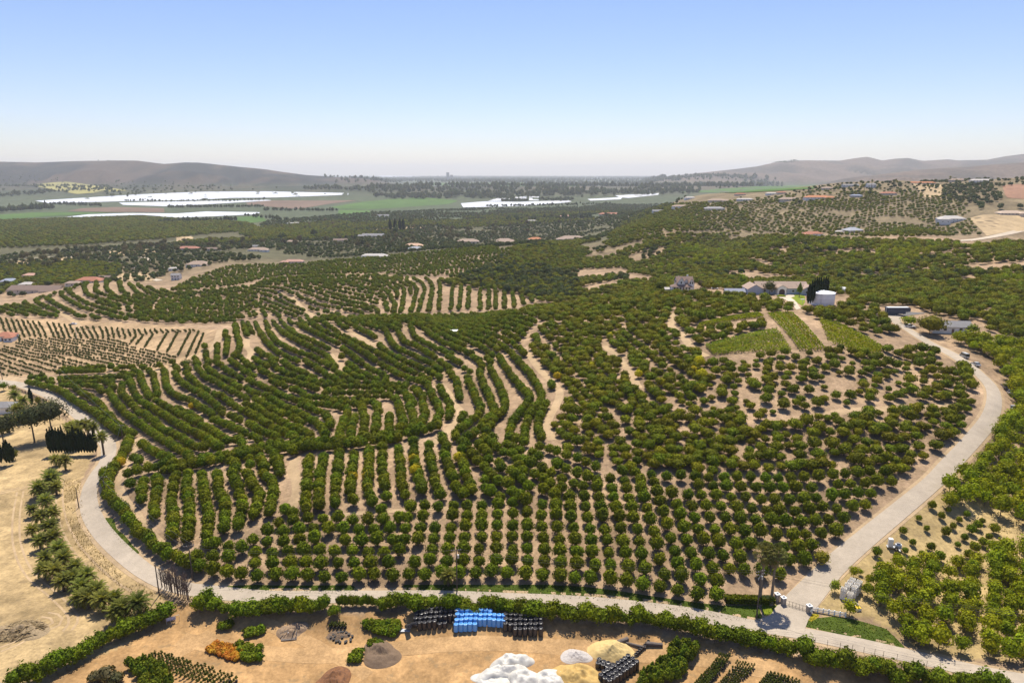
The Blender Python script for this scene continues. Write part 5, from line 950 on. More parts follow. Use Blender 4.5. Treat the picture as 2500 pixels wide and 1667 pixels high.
# bare dead trees where the lane bends
DEADW = M('dead_wood', (.17, .12, .10), (.10, .07, .06), scale=3)
for k in range(14):
    f = k / 13; bx = 1205 + 200 * f + random.uniform(-6, 6); by = 860 + 100 * f; b = at(*P1('B1', bx, by)); h = random.uniform(5.0, 6.5) * (1.25 if k in (6, 7, 12, 13) else 1); t = thing('bare_tree', 'thin leafless brown tree in the dead clump at the lane bend', 'tree', b, random.uniform(0, 6), 'dead clump at the lane bend')
    mb = MB(); mb.tube([(0, 0, -.3), (.1, 0, h * .5), (0, .1, h)], [.16, .11, .04], 5); mb.build('trunk', DEADW, t); br = MB()
    for j in range(44): z = h * random.uniform(.25, .95); a = random.uniform(0, 6.28); L = (h - z) * .25 + .4; br.tube([(0, 0, z), (math.cos(a) * L * .5, math.sin(a) * L * .5, z + L * .7), (math.cos(a) * L * .7, math.sin(a) * L * .7, z + L * 1.3)], [.045, .035, .015], 3, False)
    br.build('branches', DEADW, t)
# ------------------------------------------------------------------ vineyard rows
POST = M('vine_post', (.34, .25, .17), rough=.9)
def vine_block(quad, nrow, label, group, hgt_=1.3, wid=.7, dens=4.0, mat=None):
    """quad: photo corners a-b (first row ends), d-c (last row ends)"""
    a, b, c, d = [np.array(at(*q))[:2] for q in quad]
    for k in range(nrow):
        f = (k + .5) / nrow; p = a + (d - a) * f; q = b + (c - b) * f; L = np.hypot(*(q - p)); n = int(L * dens); u = (q - p) / L; w = np.array([-u[1], u[0]]); base = Vector((p[0], p[1], float(hgt(*p))))
        t = thing('vine_row', label, 'vines', base, 0, group); V = []; g = np.random.default_rng(k)
        for i in range(n * 2):
            s = g.random() * L; o = g.normal() * wid * .45; z = .35 + hgt_ * g.random() ** .7; P_ = p + u * s + w * o; zz = float(hgt(*P_)) - base.z + z; e = g.normal(size=3); e /= np.linalg.norm(e); tt = np.cross(e, g.normal(size=3)); tt /= np.linalg.norm(tt); bb = np.cross(e, tt); c0 = np.array([P_[0] - base.x, P_[1] - base.y, zz]); sz = .30 * g.uniform(.7, 1.3)
            V += [c0 - tt * sz, c0 - bb * sz, c0 + tt * sz, c0 + bb * sz]
        obj('foliage', fast_mesh('foliage', np.array(V), np.arange(len(V)).reshape(-1, 4), mat or F_VIN), t); mb = MB()
        for i in range(int(L / 6) + 1): P_ = p + u * min(L, i * 6.0); mb.tube([(P_[0] - base.x, P_[1] - base.y, float(hgt(*P_)) - base.z - .2), (P_[0] - base.x, P_[1] - base.y, float(hgt(*P_)) - base.z + 1.5)], .04, 4)
        mb.build('posts', POST, t)
vine_block([(1702,799),(1866,776),(1850,768),(1716,793)][:2] + [(1850,767),(1716,792)], 10, 'yellow-green vine row in the upper left vineyard block', 'upper left vineyard block')
vine_block([(1740,868),(1934,862),(1896,807),(1722,848)], 17, 'vine row in the lower left vineyard block', 'lower left vineyard block', 1.4, 1.0, 5.0, foliage('vine_pale', (.12,.17,.015), (.27,.32,.03)))
vine_block([px('M4',(75,240))[0], px('M4',(350,550))[0], px('M4',(580,550))[0], px('M4',(290,232))[0]], 9, 'separate trellised vine row in the striped middle vineyard block', 'striped middle vineyard block', 1.4, .45, 4.0)
vine_block([px('M4',(600,485))[0], px('M4',(920,600))[0], px('M4',(1090,550))[0], px('M4',(520,278))[0]], 17, 'dense vine row in the right vineyard block', 'right vineyard block', 1.5, .9, 5.0)
# ------------------------------------------------------------------ utility poles and wires
WOOD = M('pole_wood', (.14, .105, .08), (.08, .06, .05), scale=2); STEEL = M('galvanised', (.55, .56, .57), rough=.45, metal=.5); INS = M('insulator', (.55, .56, .58), rough=.3)
TOPS = {}
def pole(key, crop, bx, by, ty, label, arms=0, gear=False, rz=0.0, mat=WOOD):
    b = at(*P1(crop, bx, by)); h = top_height(b, P1(crop, bx, ty)[1]); t = thing('utility_pole', label, 'pole', b, rz)
    MB().tube([(0, 0, -.6), (0, 0, h * .5), (0, 0, h)], [.17, .14, .11], 8).build('post', mat, t)
    for k in range(arms):
        z = h - .35 - k * .8; a = MB().box((0, .14, z), (2.5, .11, .12)).build('crossarm', mat, t); ins = MB()
        for x in (-1.1, -.55, .55, 1.1): ins.lathe([(.05, 0), (.07, .06), (.05, .12), (.07, .18), (.03, .24)], 6, (x, .14, z + .06))
        ins.build('insulators', INS, a)
    if gear:
        MB().lathe([(.22, -.45), (.25, -.4), (.25, .4), (.2, .45)], 10, (.42, 0, h - 1.9)).build('transformer', STEEL, t)
        for k in range(3): MB().lathe([(.05, 0), (.08, .1), (.05, .2), (.08, .3), (.04, .45)], 6, (-.35, .2 * k - .2, h - 1.5 - .5 * k)).build('cutout', INS, t)
    TOPS[key] = (b, h, rz); return t
pole('a', 'B1', 1180, 920, 690, 'plain dark wooden pole on the outer side of the lane bend')
pole('b', 'B1', 1428, 802, 548, 'dark wooden pole with crossarm beside the bottom citrus row at the left', 1, False, .3)
pole('c', 'B1', 585, 272, 120, 'plain dark wooden pole at the outer edge of the left road curve')
pole('d', 'B1', 785, 200, 38, 'dark wooden pole with crossarm inside the roadside citrus row', 1, False, .1)
pole('e', 'B2', 1565, 890, 578, 'tall dark wooden pole with grey gear beside the lane in the middle', 1, True, .2)
pole('f', 'B4', 142, 1090, 735, 'weathered pole with two crossarms and wires next to the fan palms', 2, True, .35)
pole('g', 'M1', 525, 680, 505, 'thin pole among the trees at the upper left bend', 0, False, .2); pole('h', 'M1', 22, 620, 465, 'thin pole at the left edge beside the dirt turn-off'); pole('i', 'M1', 655, 270, 165, 'pale thin pole in the young citrus field', mat=STEEL); pole('j', 'M1', 1050, 1160, 1000, 'thin pole with crossarm at the gap in the roadside row', 1)
WIRE = M('wire', (.30, .30, .31), rough=.4, metal=.6)
def wire(p, q, sag, label, n=14, r=.022):
    pts = [(p[0] + (q[0] - p[0]) * k / n, p[1] + (q[1] - p[1]) * k / n, p[2] + (q[2] - p[2]) * k / n - sag * 4 * (k / n) * (1 - k / n)) for k in range(n + 1)]
    o = MB().tube(pts, r, 3, False).build('power_line', WIRE); tag(o, label, 'wire', 'power lines by the lane')
def arm_pt(key, dx, dz):
    b, h, rz = TOPS[key]; return (b.x + math.cos(rz) * dx, b.y + math.sin(rz) * dx, b.z + h + dz)
RP = at(2700, 1640); RPz = RP.z + 12
for dx, dz in ((-1.1, -.1), (.55, -.1), (1.1, -.9)): wire(arm_pt('f', dx, dz), (RP.x + dx, RP.y + dx, RPz + dz), 1.6, 'thin power line running from the gate pole to the right edge')
for dx, dz in ((-1.1, -.1), (1.1, -.1)): wire(arm_pt('e', dx, dz), arm_pt('f', dx, dz), 1.8, 'thin power line along the lane between middle pole and gate pole'); wire(arm_pt('b', dx, dz), arm_pt('e', dx, dz), 2.0, 'thin power line along the bottom citrus row between left and middle poles'); wire(arm_pt('d', dx, dz), arm_pt('b', dx, dz), 1.6, 'thin power line along the left road curve')
wire(arm_pt('d', 0, -.1), arm_pt('j', 0, -.1), 1.0, 'thin power line beyond the left road curve'); wire(arm_pt('j', 0, -.1), arm_pt('g', 0, -.1), 1.2, 'thin power line over the upper left bend')
# ------------------------------------------------------------------ gate, rail fence, bins
STONE = M('gate_stone', (.46, .40, .34), (.30, .26, .22), scale=3, bump=.5); WHITE = M('white_paint', (.80, .79, .76), (.70, .69, .66), scale=1.2, rough=.5); DARK = M('dark_iron', (.035, .03, .03), rough=.5)
G = {}
for k, (x, y, lb) in enumerate([(292,958,'stone gate pillar nearest the fan palms'), (338,985,'stone gate pillar at the left side of the driveway'), (528,1045,'stone gate pillar at the right side of the driveway by the white fence')]):
    b = at(*P1('B4', x, y)); G[k] = b; t = thing('gate_pillar', lb, 'pillar', b, .25); MB().box((0, 0, .9), (.95, .95, 1.9)).build('shaft', STONE, t); MB().box((0, 0, 1.92), (1.15, 1.15, .16)).build('cap', WHITE, t); MB().lathe([(.22, 0), (.3, .12), (.26, .32), (.08, .45)], 8, (0, 0, 2.0)).build('finial', WHITE, t)
def rails(name, a, b, label, cat, hs, mat, npost, ph, pr=.07, rr=.06, arch=0.0):
    t = thing(name, label, cat, a); d = b - a
    for h in hs: MB().tube([tuple(d * (k / 8) + Vector((0, 0, h + arch * 4 * (k / 8) * (1 - k / 8)))) for k in range(9)], rr, 4).build('rail', mat, t)
    for k in range(npost): p = d * (k / max(1, npost - 1)); MB().box((p.x, p.y, p.z + ph / 2 - .1), (pr * 2, pr * 2, ph + .2)).build('post', mat, t)
    return t
off = (G[2] - G[1]).normalized() * .6
rails('sliding_gate', G[1] + off, G[2] - off, 'low dark iron gate across the driveway between the stone pillars', 'gate', (.25, .55, 1.35), DARK, 7, 1.4, .03, .035)
rails('white_fence', G[2] + Vector((.9, .3, 0)), at(*P1('B4', 800, 1082)), 'white three-rail fence right of the gate', 'fence', (.35, .75, 1.15), WHITE, 7, 1.35, .11, .11)
b = at(*P1('B4', 545, 1062)); t = thing('mailbox_post', 'small white sign post leaning against the right gate pillar', 'sign', b); MB().tube([(0, 0, -.2), (0, 0, 1.3)], .05, 6).build('post', WHITE, t); MB().box((0, 0, 1.1), (.5, .05, .6)).build('board', WHITE, t)
a, c = at(*P1('B3', 1730, 965)), at(*P1('B3', 2090, 975)); t = thing('clipped_hedge', 'low clipped dark hedge behind the grass left of the gate', 'hedge', a); V = []; g = np.random.default_rng(4); d = np.array(c - a); w = np.array([-d[1], d[0], 0]) / np.hypot(d[0], d[1])
for i in range(2600):
    s, o, z = g.random(), g.uniform(-.8, .8), g.uniform(.1, 1.5); e = g.integers(3)
    if e == 0: z = 1.5
    elif e == 1: o = -.8
    else: o = .8
    c0 = d * s + w * o + np.array([0, 0, z]) + g.normal(size=3) * .05; n1 = g.normal(size=3); n2 = g.normal(size=3); n1 /= np.linalg.norm(n1) * 5; n2 /= np.linalg.norm(n2) * 5; V += [c0 - n1, c0 - n2, c0 + n1, c0 + n2]
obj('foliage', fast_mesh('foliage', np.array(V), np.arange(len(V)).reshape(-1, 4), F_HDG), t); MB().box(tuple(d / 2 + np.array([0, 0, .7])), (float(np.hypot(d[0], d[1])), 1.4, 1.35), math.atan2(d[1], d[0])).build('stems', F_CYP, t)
BINM = M('bin_plastic', (.86, .82, .74), (.78, .73, .64), scale=2, rough=.6, rnd=.1)
_sl = MB()
for k in range(4): _sl.box((0, 0, .13 + .155 * k), (1.2, .04, .125))
for x in (-.56, 0, .56): _sl.box((x, .035, .35), (.09, .03, .68))
BSIDE = _sl.mesh('side_panel', BINM); _fl = MB()
for k in range(6): _fl.box((-.5 + .2 * k, 0, .07), (.17, 1.16, .04))
for y in (-.5, 0, .5): _fl.box((0, y, .025), (1.16, .09, .05))
BFLOOR = _fl.mesh('floor', BINM)
def bin_(p, rz, label, group):
    t = thing('fruit_bin', label, 'bin', p, rz, group)
    for k in range(4): a = k * math.pi / 2; obj('side_panel', BSIDE, t, (math.sin(a) * .58, -math.cos(a) * .58, 0), a)
    obj('floor', BFLOOR, t); return t
b0 = at(*P1('B4', 780, 940)); b1 = at(*P1('B4', 822, 955)); ex = (b1 - b0); ex.z = 0; ex = ex.normalized() * 1.5; ey = (at(*P1('B4', 870, 905)) - b1); ey.z = 0; ey = ey.normalized() * 1.32; rzb = math.atan2(ex.y, ex.x)
for i in range(2):
    for j in range(4):
        p = b0 + ex * i + ey * (j + (.55 if j else 0)); p.z = float(hgt(p.x, p.y)) + .03
        for k in range(4 if j else 3 + (i == 0)): bin_(p + Vector((0, 0, .71 * k)), rzb + random.uniform(-.03, .03), f'pale grey-cream fruit bin, {"bottom second third top".split()[k]} layer of the stacks beside the driveway', f'stacked fruit bins, {"bottom second third top".split()[k]} layer')
b = at(*P1('B4', 890, 1025)); bin_(b, .2, 'pale single bin filled with yellow fruit near the white fence', None); o = obj('fruit_load', MB().box((0, 0, .62), (1.12, 1.12, .2)).mesh('fruit_load', M('lemons', (.75, .52, .03), (.6, .40, .02), scale=8, bump=.6)), None, b, .2); tag(o, 'heap of yellow lemons in the single bin near the white fence', 'fruit')
bin_(b + Vector((0, 0, -.0)) + Vector((.1, 1.5, 0)), .2, 'empty pale bin right behind the lemon bin', None)
# wire fence along the lane at the lower right
fx = [(485,1232),(575,1255),(665,1275),(760,1293),(850,1308),(935,1328),(1015,1342),(1080,1355),(1180,1378),(1300,1405),(1400,1430),(1500,1455)]; fp = [at(*P1('B4', x, y + 18)) for x, y in fx]; t = thing('wire_fence', 'thin wire fence with steel posts between lane and hedge at lower right', 'fence', fp[0])
for p in fp: q = p - fp[0]; MB().tube([(q.x, q.y, q.z - .3), (q.x, q.y, q.z + 1.5)], .045, 5).build('post', WOOD, t)
for h in (.5, 1.0, 1.4): MB().tube([tuple(p - fp[0] + Vector((0, 0, h))) for p in fp], .012, 3, False).build('strand', WIRE, t)
rp = [at(*P1('M1', x, y)) for x, y in [(75,690),(140,705),(220,730),(300,765),(370,795),(400,805)]]; t = thing('roadside_rail', 'dark brown rail fence along the lower side of the upper left road', 'fence', rp[0]); RAILM = M('rail_wood', (.10, .07, .055), (.06, .045, .04))
for h in (.35, .8, 1.2): MB().tube([tuple(p - rp[0] + Vector((0, 0, h))) for p in rp], .13, 4).build('rail', RAILM, t)
for p in resample(np.array(rp), 4.0): MB().box((p[0] - rp[0].x, p[1] - rp[0].y, float(hgt(p[0], p[1])) - rp[0].z + .6), (.2, .2, 1.5)).build('post', RAILM, t)
# ------------------------------------------------------------------ wrapped bales and bags in the yard
BLK = M('black_film', (.022, .02, .022), (.045, .042, .045), scale=5, rough=.38, spec=.5, bump=.35); BLU = M('blue_film', (.085, .30, .68), (.13, .38, .76), scale=4, rough=.4, spec=.5, bump=.3)
def bag_mesh(name, mat, h, r=.56, sq=False, seed=0):
    g = random.Random(seed); mb = MB(); n = 12; prof = [(.88, 0), (1.0, .1), (1.03, h * .35), (.98, h * .7), (1.0, h * .93), (.9, h), (.62, h + .03), (.45, h - .08), (.28, h + .02), (.05, h - .04)]; V = []; F = []
    for r_, z in prof:
        for k in range(n):
            a = 2 * math.pi * k / n; q = r * r_ * (1 + g.uniform(-.03, .03))
            if sq: e = .36; q *= 1 / (abs(math.cos(a)) ** (1 / e) + abs(math.sin(a)) ** (1 / e)) ** e * .98
            V.append((q * math.cos(a), q * math.sin(a), z + g.uniform(-.03, .03)))
    for i in range(len(prof) - 1):
        for k in range(n): F.append((i * n + k, i * n + (k + 1) % n, (i + 1) * n + (k + 1) % n, (i + 1) * n + k))
    F.append(tuple((len(prof) - 1) * n + k for k in range(n))); return make_mesh(name, V, F, mat)
BBAG = [bag_mesh('black_bag', BLK, 2.05, seed=k) for k in range(3)]; BSHORT = [bag_mesh('black_bag', BLK, 1.35, seed=9 + k) for k in range(2)]; BBLU = [bag_mesh('blue_bale', BLU, 1.9, .55, True, seed=5 + k) for k in range(3)]
def bags(origin, gx, gy, cells, meshes, name, label, group, cat):
    for i, j in cells:
        p = origin + gx * i + gy * j; q = Vector((p.x + random.uniform(-.05, .05), p.y + random.uniform(-.05, .05), float(hgt(p.x, p.y)) - .02)); o = obj(name, random.choice(meshes), None, q, random.uniform(-.12, .12) if 'blue' in name else random.uniform(0, 6), (1, 1, random.uniform(.94, 1.05))); tag(o, label, cat, group)
X1 = Vector((1.14, -.02, 0)); Y1 = Vector((.05, 1.16, 0))
bags(at(1013, 1537.5), X1, Y1, [(i, 0) for i in range(1, 5)] + [(i, j) for j in (1, 2) for i in range(9)] + [(i, 3) for i in range(9)], BBAG, 'black_bag', 'tall black film-wrapped bag in the left block beside the blue bales', 'left block of black bags', 'bag')
bags(at(1013, 1537.5), X1, Y1, [(5, 0), (6, 0), (8, 0)], BSHORT, 'black_bag', 'short black bag standing before the left black block', 'short black bags', 'bag')
bags(at(1114, 1540), X1 * .93, Y1, [(i, 0) for i in range(5)] + [(i, 1) for i in range(11)] + [(i, 2) for i in range(11)] + [(i, 3) for i in range(8)], BBLU, 'blue_bale', 'bright blue film-wrapped bale between the two black blocks', 'block of blue bales', 'bale')
bags(at(1233, 1550), X1, Y1, [(i, 0) for i in range(2, 8)] + [(i, j) for j in (1, 2, 3) for i in range(8)], BBAG, 'black_bag', 'tall black film-wrapped bag in the block right of the blue bales', 'right block of black bags', 'bag')
bags(at(1460, 1628), Vector((.95, -.35, 0)), Vector((.35, .95, 0)), [(i, j) for i in range(4) for j in range(2)], BSHORT, 'black_bag', 'short knotted black bag at the foot of the yellow sand heap', 'short bags by the sand heap', 'bag')
bags(at(1487, 1679), Vector((.85, .78, 0)), Vector((-.8, .8, 0)), [(i, j) for i in range(9) for j in range(3)], BBAG, 'black_bag', 'tall black bag in the diagonal block at the lower edge', 'diagonal block of black bags', 'bag')
mb = bag_mesh('black_bag', BLK, 2.3, seed=77)
for k, (x, y, rz) in enumerate([(993, 1533, 0.3), (1003, 1530, .8)]): p = at(x, y); o = obj('toppled_bag', mb, None, (p.x, p.y, p.z + .5), (1.0, .3, rz)); tag(o, ['black bag toppled at the left end of the bag block', 'black bag leaning against the left bag block'][k], 'bag')
p = at(988, 1537); o = MB().box((0, 0, .06), (2.6, 1.4, .06)).build('loose_film', M('pale_film', (.5, .52, .56), rough=.4), loc=p); tag(o, 'pale film sheet on the ground beside the toppled black bags', 'sheet')
# ------------------------------------------------------------------ heaps
def mound(name, u, v, w, d, h, mat, label, seed=0, rough=.12, rz=0.0, peak=1.0, nr=26, na=72, cat='heap', fine=.22):
    c = at(u, v); V = []; F = []; g = np.random.default_rng(seed)
    for i in range(nr + 1):
        t = i / nr
        for k in range(na):
            a = 2 * math.pi * k / na; rr = 1 + .18 * math.sin(2 * a + seed) + .10 * math.sin(3 * a + seed * 2); x = math.cos(a) * t * w / 2 * rr; y = math.sin(a) * t * d / 2 * rr; X, Y = x * math.cos(rz) - y * math.sin(rz), x * math.sin(rz) + y * math.cos(rz)
            z = h * (max(0, 1 - math.sqrt(t * t + .012)) ** peak) if peak >= .9 else h * (1 - t * t) ** .8
            z += h * rough * (float(vnoise(np.array(X * .9 + seed * 7), np.array(Y * .9))) - .4) * (1 - t * t) * 2 + fine * (float(vnoise(np.array(X * 3.1 + seed), np.array(Y * 3.1))) - .5) * (1 - t ** 4) + fine * .5 * (float(vnoise(np.array(X * 7.3 + seed), np.array(Y * 7.3))) - .5)
            V.append((X, Y, z + float(hgt(c.x + X, c.y + Y)) - c.z - (.08 if i == nr else 0)))
    for i in range(nr):
        for k in range(na): F.append((i * na + k, (i + 1) * na + k, (i + 1) * na + (k + 1) % na, i * na + (k + 1) % na))
    o = obj(name, make_mesh(name, V, F, mat, smooth=True), None, c); return tag(o, label, cat)
GRAV = M('gravel', (.50, .46, .42), (.40, .36, .33), scale=6, rough=.95, bump=.5); SAND = M('yellow_sand', (.58, .43, .19), (.48, .34, .14), scale=1.2, rough=.95, bump=.3); MULCH = M('mulch', (.20, .135, .085), (.11, .075, .05), scale=7, rough=.95, bump=.8); SAND2 = M('ochre_sand', (.50, .34, .12), (.40, .26, .09), scale=1.2, rough=.95, bump=.3); RED = M('red_soil', (.24, .11, .045), (.10, .05, .03), scale=1.5, rough=.95, bump=.5)
mound('gravel_heap', 1405, 1602, 6.2, 5.0, 1.5, GRAV, 'small pale grey gravel heap left of the yellow sand heap', 1); mound('sand_heap', 1496, 1594, 9.6, 7.0, 2.6, SAND, 'large yellow sand heap beside the line of black pots', 2)
mound('sand_heap', 1410, 1655, 10.5, 9.0, 1.7, SAND2, 'long ochre sand bank right of the white covered heaps', 3, .45, .5, .5); mound('mulch_heap', 930, 1597, 9.6, 8.0, 1.9, MULCH, 'big brown mulch heap in the middle of the yard', 4, .3); mound('soil_heap', 812, 1668, 9, 8, 2.0, RED, 'dark red-brown soil heap cut by the lower picture edge', 5, .4)
mound('brush_heap', 712, 1541, 7.0, 4.5, 1.2, M('brush', (.33, .23, .14), (.18, .12, .08), scale=5, bump=.8), 'low heap of brown brush with boards near the hedge', 6, .6); mound('brush_heap', 825, 1550, 5.0, 3.0, .5, MULCH, 'flat brown heap ringed by little black pots', 7, .5)
mound('frond_heap', 45, 1540, 13, 9, 1.2, M('dry_fronds', (.34, .25, .14), (.18, .13, .075), scale=5, bump=.8), 'heap of dry palm fronds on the dry field at the left edge', 8, .6)
st = MB(); c = at(45, 1540)
for k in range(420):
    a = random.uniform(0, 6.28); r = 6.0 * math.sqrt(random.random()); x, y = math.cos(a) * r, math.sin(a) * r * .65; z = float(hgt(c.x + x, c.y + y)) - c.z + 1.1 * max(0, 1 - r / 6.4) + random.uniform(.05, .35); d = random.uniform(0, 6.28); L = random.uniform(.5, 1.3); st.add([(x - math.cos(d) * L, y - math.sin(d) * L, z - .1), (x + .15, y - .1, z + .1), (x + math.cos(d) * L, y + math.sin(d) * L, z + random.uniform(-.2, .3)), (x - .1, y + .12, z)], [(0, 1, 2, 3)])
tag(st.build('dry_fronds', M('frond_straw', (.42, .31, .16), (.26, .19, .10), scale=4), loc=c), 'loose straw-brown fronds piled on the heap at the left edge', 'fronds', None, 'stuff')
TARP = M('white_tarp', (.58, .555, .50), (.47, .445, .39), scale=.8, rough=.55, bump=.15)
for k, (u, v, w, d, h, rz, lb) in enumerate([(1247, 1619, 8.5, 5.5, 1.7, .2, 'white tarp-covered heap, highest and farthest of the white ones'), (1228, 1642, 10.0, 5.0, 1.5, .35, 'white tarp-covered heap in the middle of the white ones'), (1200, 1660, 8.0, 4.5, .5, 0, 'flat left end of the white tarp-covered heaps'), (1285, 1660, 9.0, 5.5, 1.5, .3, 'white tarp-covered heap in front, left of the ochre bank'), (1340, 1664, 9.5, 6.0, 1.5, -.1, 'rightmost white tarp-covered heap at the lower edge')]):
    mound('tarp_covered_heap', u, v, w, d, h, TARP, lb, 20 + k, .45, rz, .5, fine=.14)
for k in range(10):
    x, y = 1040 + 13.5 * k, 1395 - 13.5 * k; p = at(*P1('B3', x, y)); o = MB().lathe([(.26, 0), (.33, .62), (.36, .64), (.36, .7), (.30, .7), (.28, .5)], 10).build('plant_pot', BLK, loc=p); tag(o, 'empty black plant pot in the diagonal line beside the sand heap', 'pot', 'diagonal line of black pots')
LOGM = M('log_bark', (.16, .13, .11), (.10, .08, .07), scale=3, bump=.5); CUT = M('log_cut', (.45, .33, .2))
for k, (x, y, L, r, rz, lb) in enumerate([(970,1268,2.8,.5,.5,'short thick dark roll lying behind the sand heap'), (1050,1290,3.6,.28,-.35,'brown log, left one of the crossed pair behind the sand heap'), (1085,1300,3.4,.28,-.3,'brown log, right one of the crossed pair behind the sand heap'), (1205,1292,3.6,.45,-.12,'grey log at the end of the line of pots')]):
    p = at(*P1('B3', x, y)); t = thing('log', lb, 'log', (p.x, p.y, p.z + r), rz); MB().tube([(-L / 2, 0, 0), (-L / 6, .03, .02), (L / 6, -.02, 0), (L / 2, 0, 0)], [r, r * 1.03, r * .98, r], 10).build('bark', LOGM, t)
    for s in (-1, 1): MB().lathe([(r * .92, 0), (r * .9, .012)], 10).build('cut_end', CUT, t, loc=(s * (L / 2 + .004), 0, 0), rz=(0, s * math.pi / 2, 0))
for k in range(5):
    p = at(*P1('B2', 290 + 22 * k, 1215 - 6 * (k % 3))); o = MB().box((0, 0, .12), (2.0, .18, .06), .7 + .25 * k).build('board', [DARK, LOGM, GRAV][k % 3], loc=(p.x, p.y, p.z + .9 - .05 * k)); tag(o, 'board thrown on the low brush heap', 'board', 'boards on the brush heap')
p = at(*P1('B2', 320, 1247)); t = thing('log', 'dark flat slab lying before the brush heap', 'slab', p, .15); MB().box((0, 0, .12), (3.4, .7, .25)).build('slab', LOGM, t)
# ------------------------------------------------------------------ nursery plants
POTM = M('pot', (.03, .028, .028), rough=.5); POTMESH = MB().lathe([(.20, 0), (.26, .34), (.2, .34)], 8).mesh('pot', POTM); F_NUR = foliage('nursery_leaves', (.05, .075, .012), (.13, .15, .03))
class Potted(Species):
    def emit(s):
        super().emit()
NUR = Species('potted_plant', 'plant', [crown_mesh('foliage', F_NUR, seed=260 + k, R=.27, H=1.1, z0=.3, n=44, leaf=.24, lump=.3, core=.5) for k in range(3)], POTMESH, 'upright potted plant standing in the nursery rows', 'potted plants in rows', 'more potted plants in the nursery rows', 300, 'foliage')
def grid(sp, quad, nx, ny, label, group, sc=(.85, 1.15), jit=.1, dz=.6, miss=.04):
    a, b, c, d = [cast(*q, dz)[0] for q in quad]
    for i in range(nx):
        for j in range(ny):
            if random.random() < miss: continue
            f, g = (i + .5 + random.uniform(-jit, jit)) / nx, (j + .5 + random.uniform(-jit, jit)) / ny; p = (a + (b - a) * f) * (1 - g) + (d + (c - d) * f) * g; k = random.uniform(*sc); sp.add(p[0], p[1], k, k * random.uniform(.9, 1.1), label, group)
grid(NUR, px('B1',(1170,1335),(1770,1535),(1650,1660),(1010,1395)), 22, 7, 'dark upright potted plant in the rows at the lower left nursery bed', 'lower left nursery rows', (.95, 1.25))
grid(NUR, px('B3',(1690,1350),(1780,1372),(1590,1590),(1490,1580)), 4, 17, 'leafy potted plant in the greener strip at the lower right', 'greener strip of potted plants', (.95, 1.2))
grid(NUR, px('B3',(1815,1392),(1965,1432),(1790,1600),(1660,1590)), 7, 14, 'thin potted plant in the brownish strip at the lower right', 'brownish strip of potted plants', (.7, .9))
grid(NUR, px('B3',(2040,1480),(2220,1525),(2110,1640),(1950,1600)), 7, 9, 'thin potted plant in the strip beyond the brownish one', 'third strip of potted plants', (.7, .9)); grid(NUR, px('B4',(240,1478),(480,1545),(400,1640),(160,1590)), 9, 7, 'thin potted plant in the strip nearest the lower right hedge', 'fourth strip of potted plants', (.7, .9))
NUR.maxn = 280; NUR.emit()
F_ORG = foliage('orange_blooms', (.36, .16, .015), (.58, .33, .04), transl=.25); ORG = Species('orange_shrub', 'shrub', [crown_mesh('foliage', F_ORG, seed=270 + k, R=.55, H=.95, z0=.02, n=70, leaf=.36, lump=.3, core=.7) for k in range(3)], None, 'small orange flowering shrub in the bright rectangular bed', 'orange shrub bed', '', 300, 'foliage')
grid(ORG, px('B1',(1600,1258),(1835,1325),(1745,1400),(1515,1312)), 11, 7, None, None, (.9, 1.2), .3); ORG.emit()
SHR = Species('shrub', 'shrub', [crown_mesh('foliage', F_HDG, seed=280 + k, R=.75, H=1.1, z0=.02, n=120, leaf=.4, lump=.4, core=.8) for k in range(3)], None, 'low dark green nursery shrub', 'nursery shrubs', '', 300, 'foliage')
for q, nx, ny, lb in [(px('B2',(875,1110),(1140,1105),(1140,1150),(890,1160)), 10, 2, 'low dark shrub along the top of the comb-shaped bed beside the black bags'), (px('B2',(950,1150),(1000,1150),(990,1195),(945,1190)), 2, 3, 'low dark shrub in the left tooth of the comb-shaped bed'), (px('B2',(1010,1150),(1070,1150),(1050,1205),(1000,1200)), 2, 3, 'low dark shrub in the middle tooth of the comb-shaped bed'), (px('B2',(1080,1145),(1145,1140),(1100,1215),(1055,1210)), 3, 4, 'low dark shrub in the right tooth of the comb-shaped bed'), (px('B2',(910,1275),(990,1252),(998,1275),(915,1300)), 4, 2, 'dark shrub in the little bed above the mulch heap'), (px('B2',(825,1325),(860,1325),(840,1410),(755,1400)), 3, 5, 'dark shrub in the wedge-shaped bed left of the mulch heap'), (px('B2',(5,1180),(130,1155),(135,1185),(10,1220)), 5, 2, 'dark shrub in the strip left of the brush heap'), (px('B1',(1620,1130),(1700,1110),(1712,1150),(1630,1165)), 3, 2, 'dark shrub in the small clump nearest the bank'), (px('B1',(1810,1185),(1945,1155),(1950,1190),(1820,1225)), 5, 2, 'dark shrub in the clump above the orange bed'), (px('B1',(1740,1270),(1940,1290),(1930,1400),(1800,1400)), 4, 4, 'olive green shrub right of the orange bed')]: grid(SHR, q, nx, ny, lb, 'bed: ' + lb[:60], (1.0, 1.45), .2)
SHR.emit()
JUN = Species('conical_shrub', 'shrub', [crown_mesh('foliage', foliage('juniper', (.06, .10, .008), (.20, .25, .018)), seed=290 + k, R=1.0, H=2.9, z0=.02, n=200, leaf=.42, lump=.35, shape='cone' if k else 'column', core=.8) for k in range(3)], None, 'bright green conical shrub in the dense block at the lower right', 'dense block of conical shrubs', '', 300, 'foliage')
for q, nx, ny in [(px('B3',(1330,1275),(1545,1260),(1490,1400),(1280,1400)), 6, 5), (px('B3',(1230,1400),(1480,1400),(1400,1540),(1210,1520)), 7, 6), (px('B3',(1120,1470),(1240,1440),(1270,1580),(1090,1600)), 4, 5)]: grid(JUN, q, nx, ny, None, None, (.85, 1.25), .35, 1.2, .12)
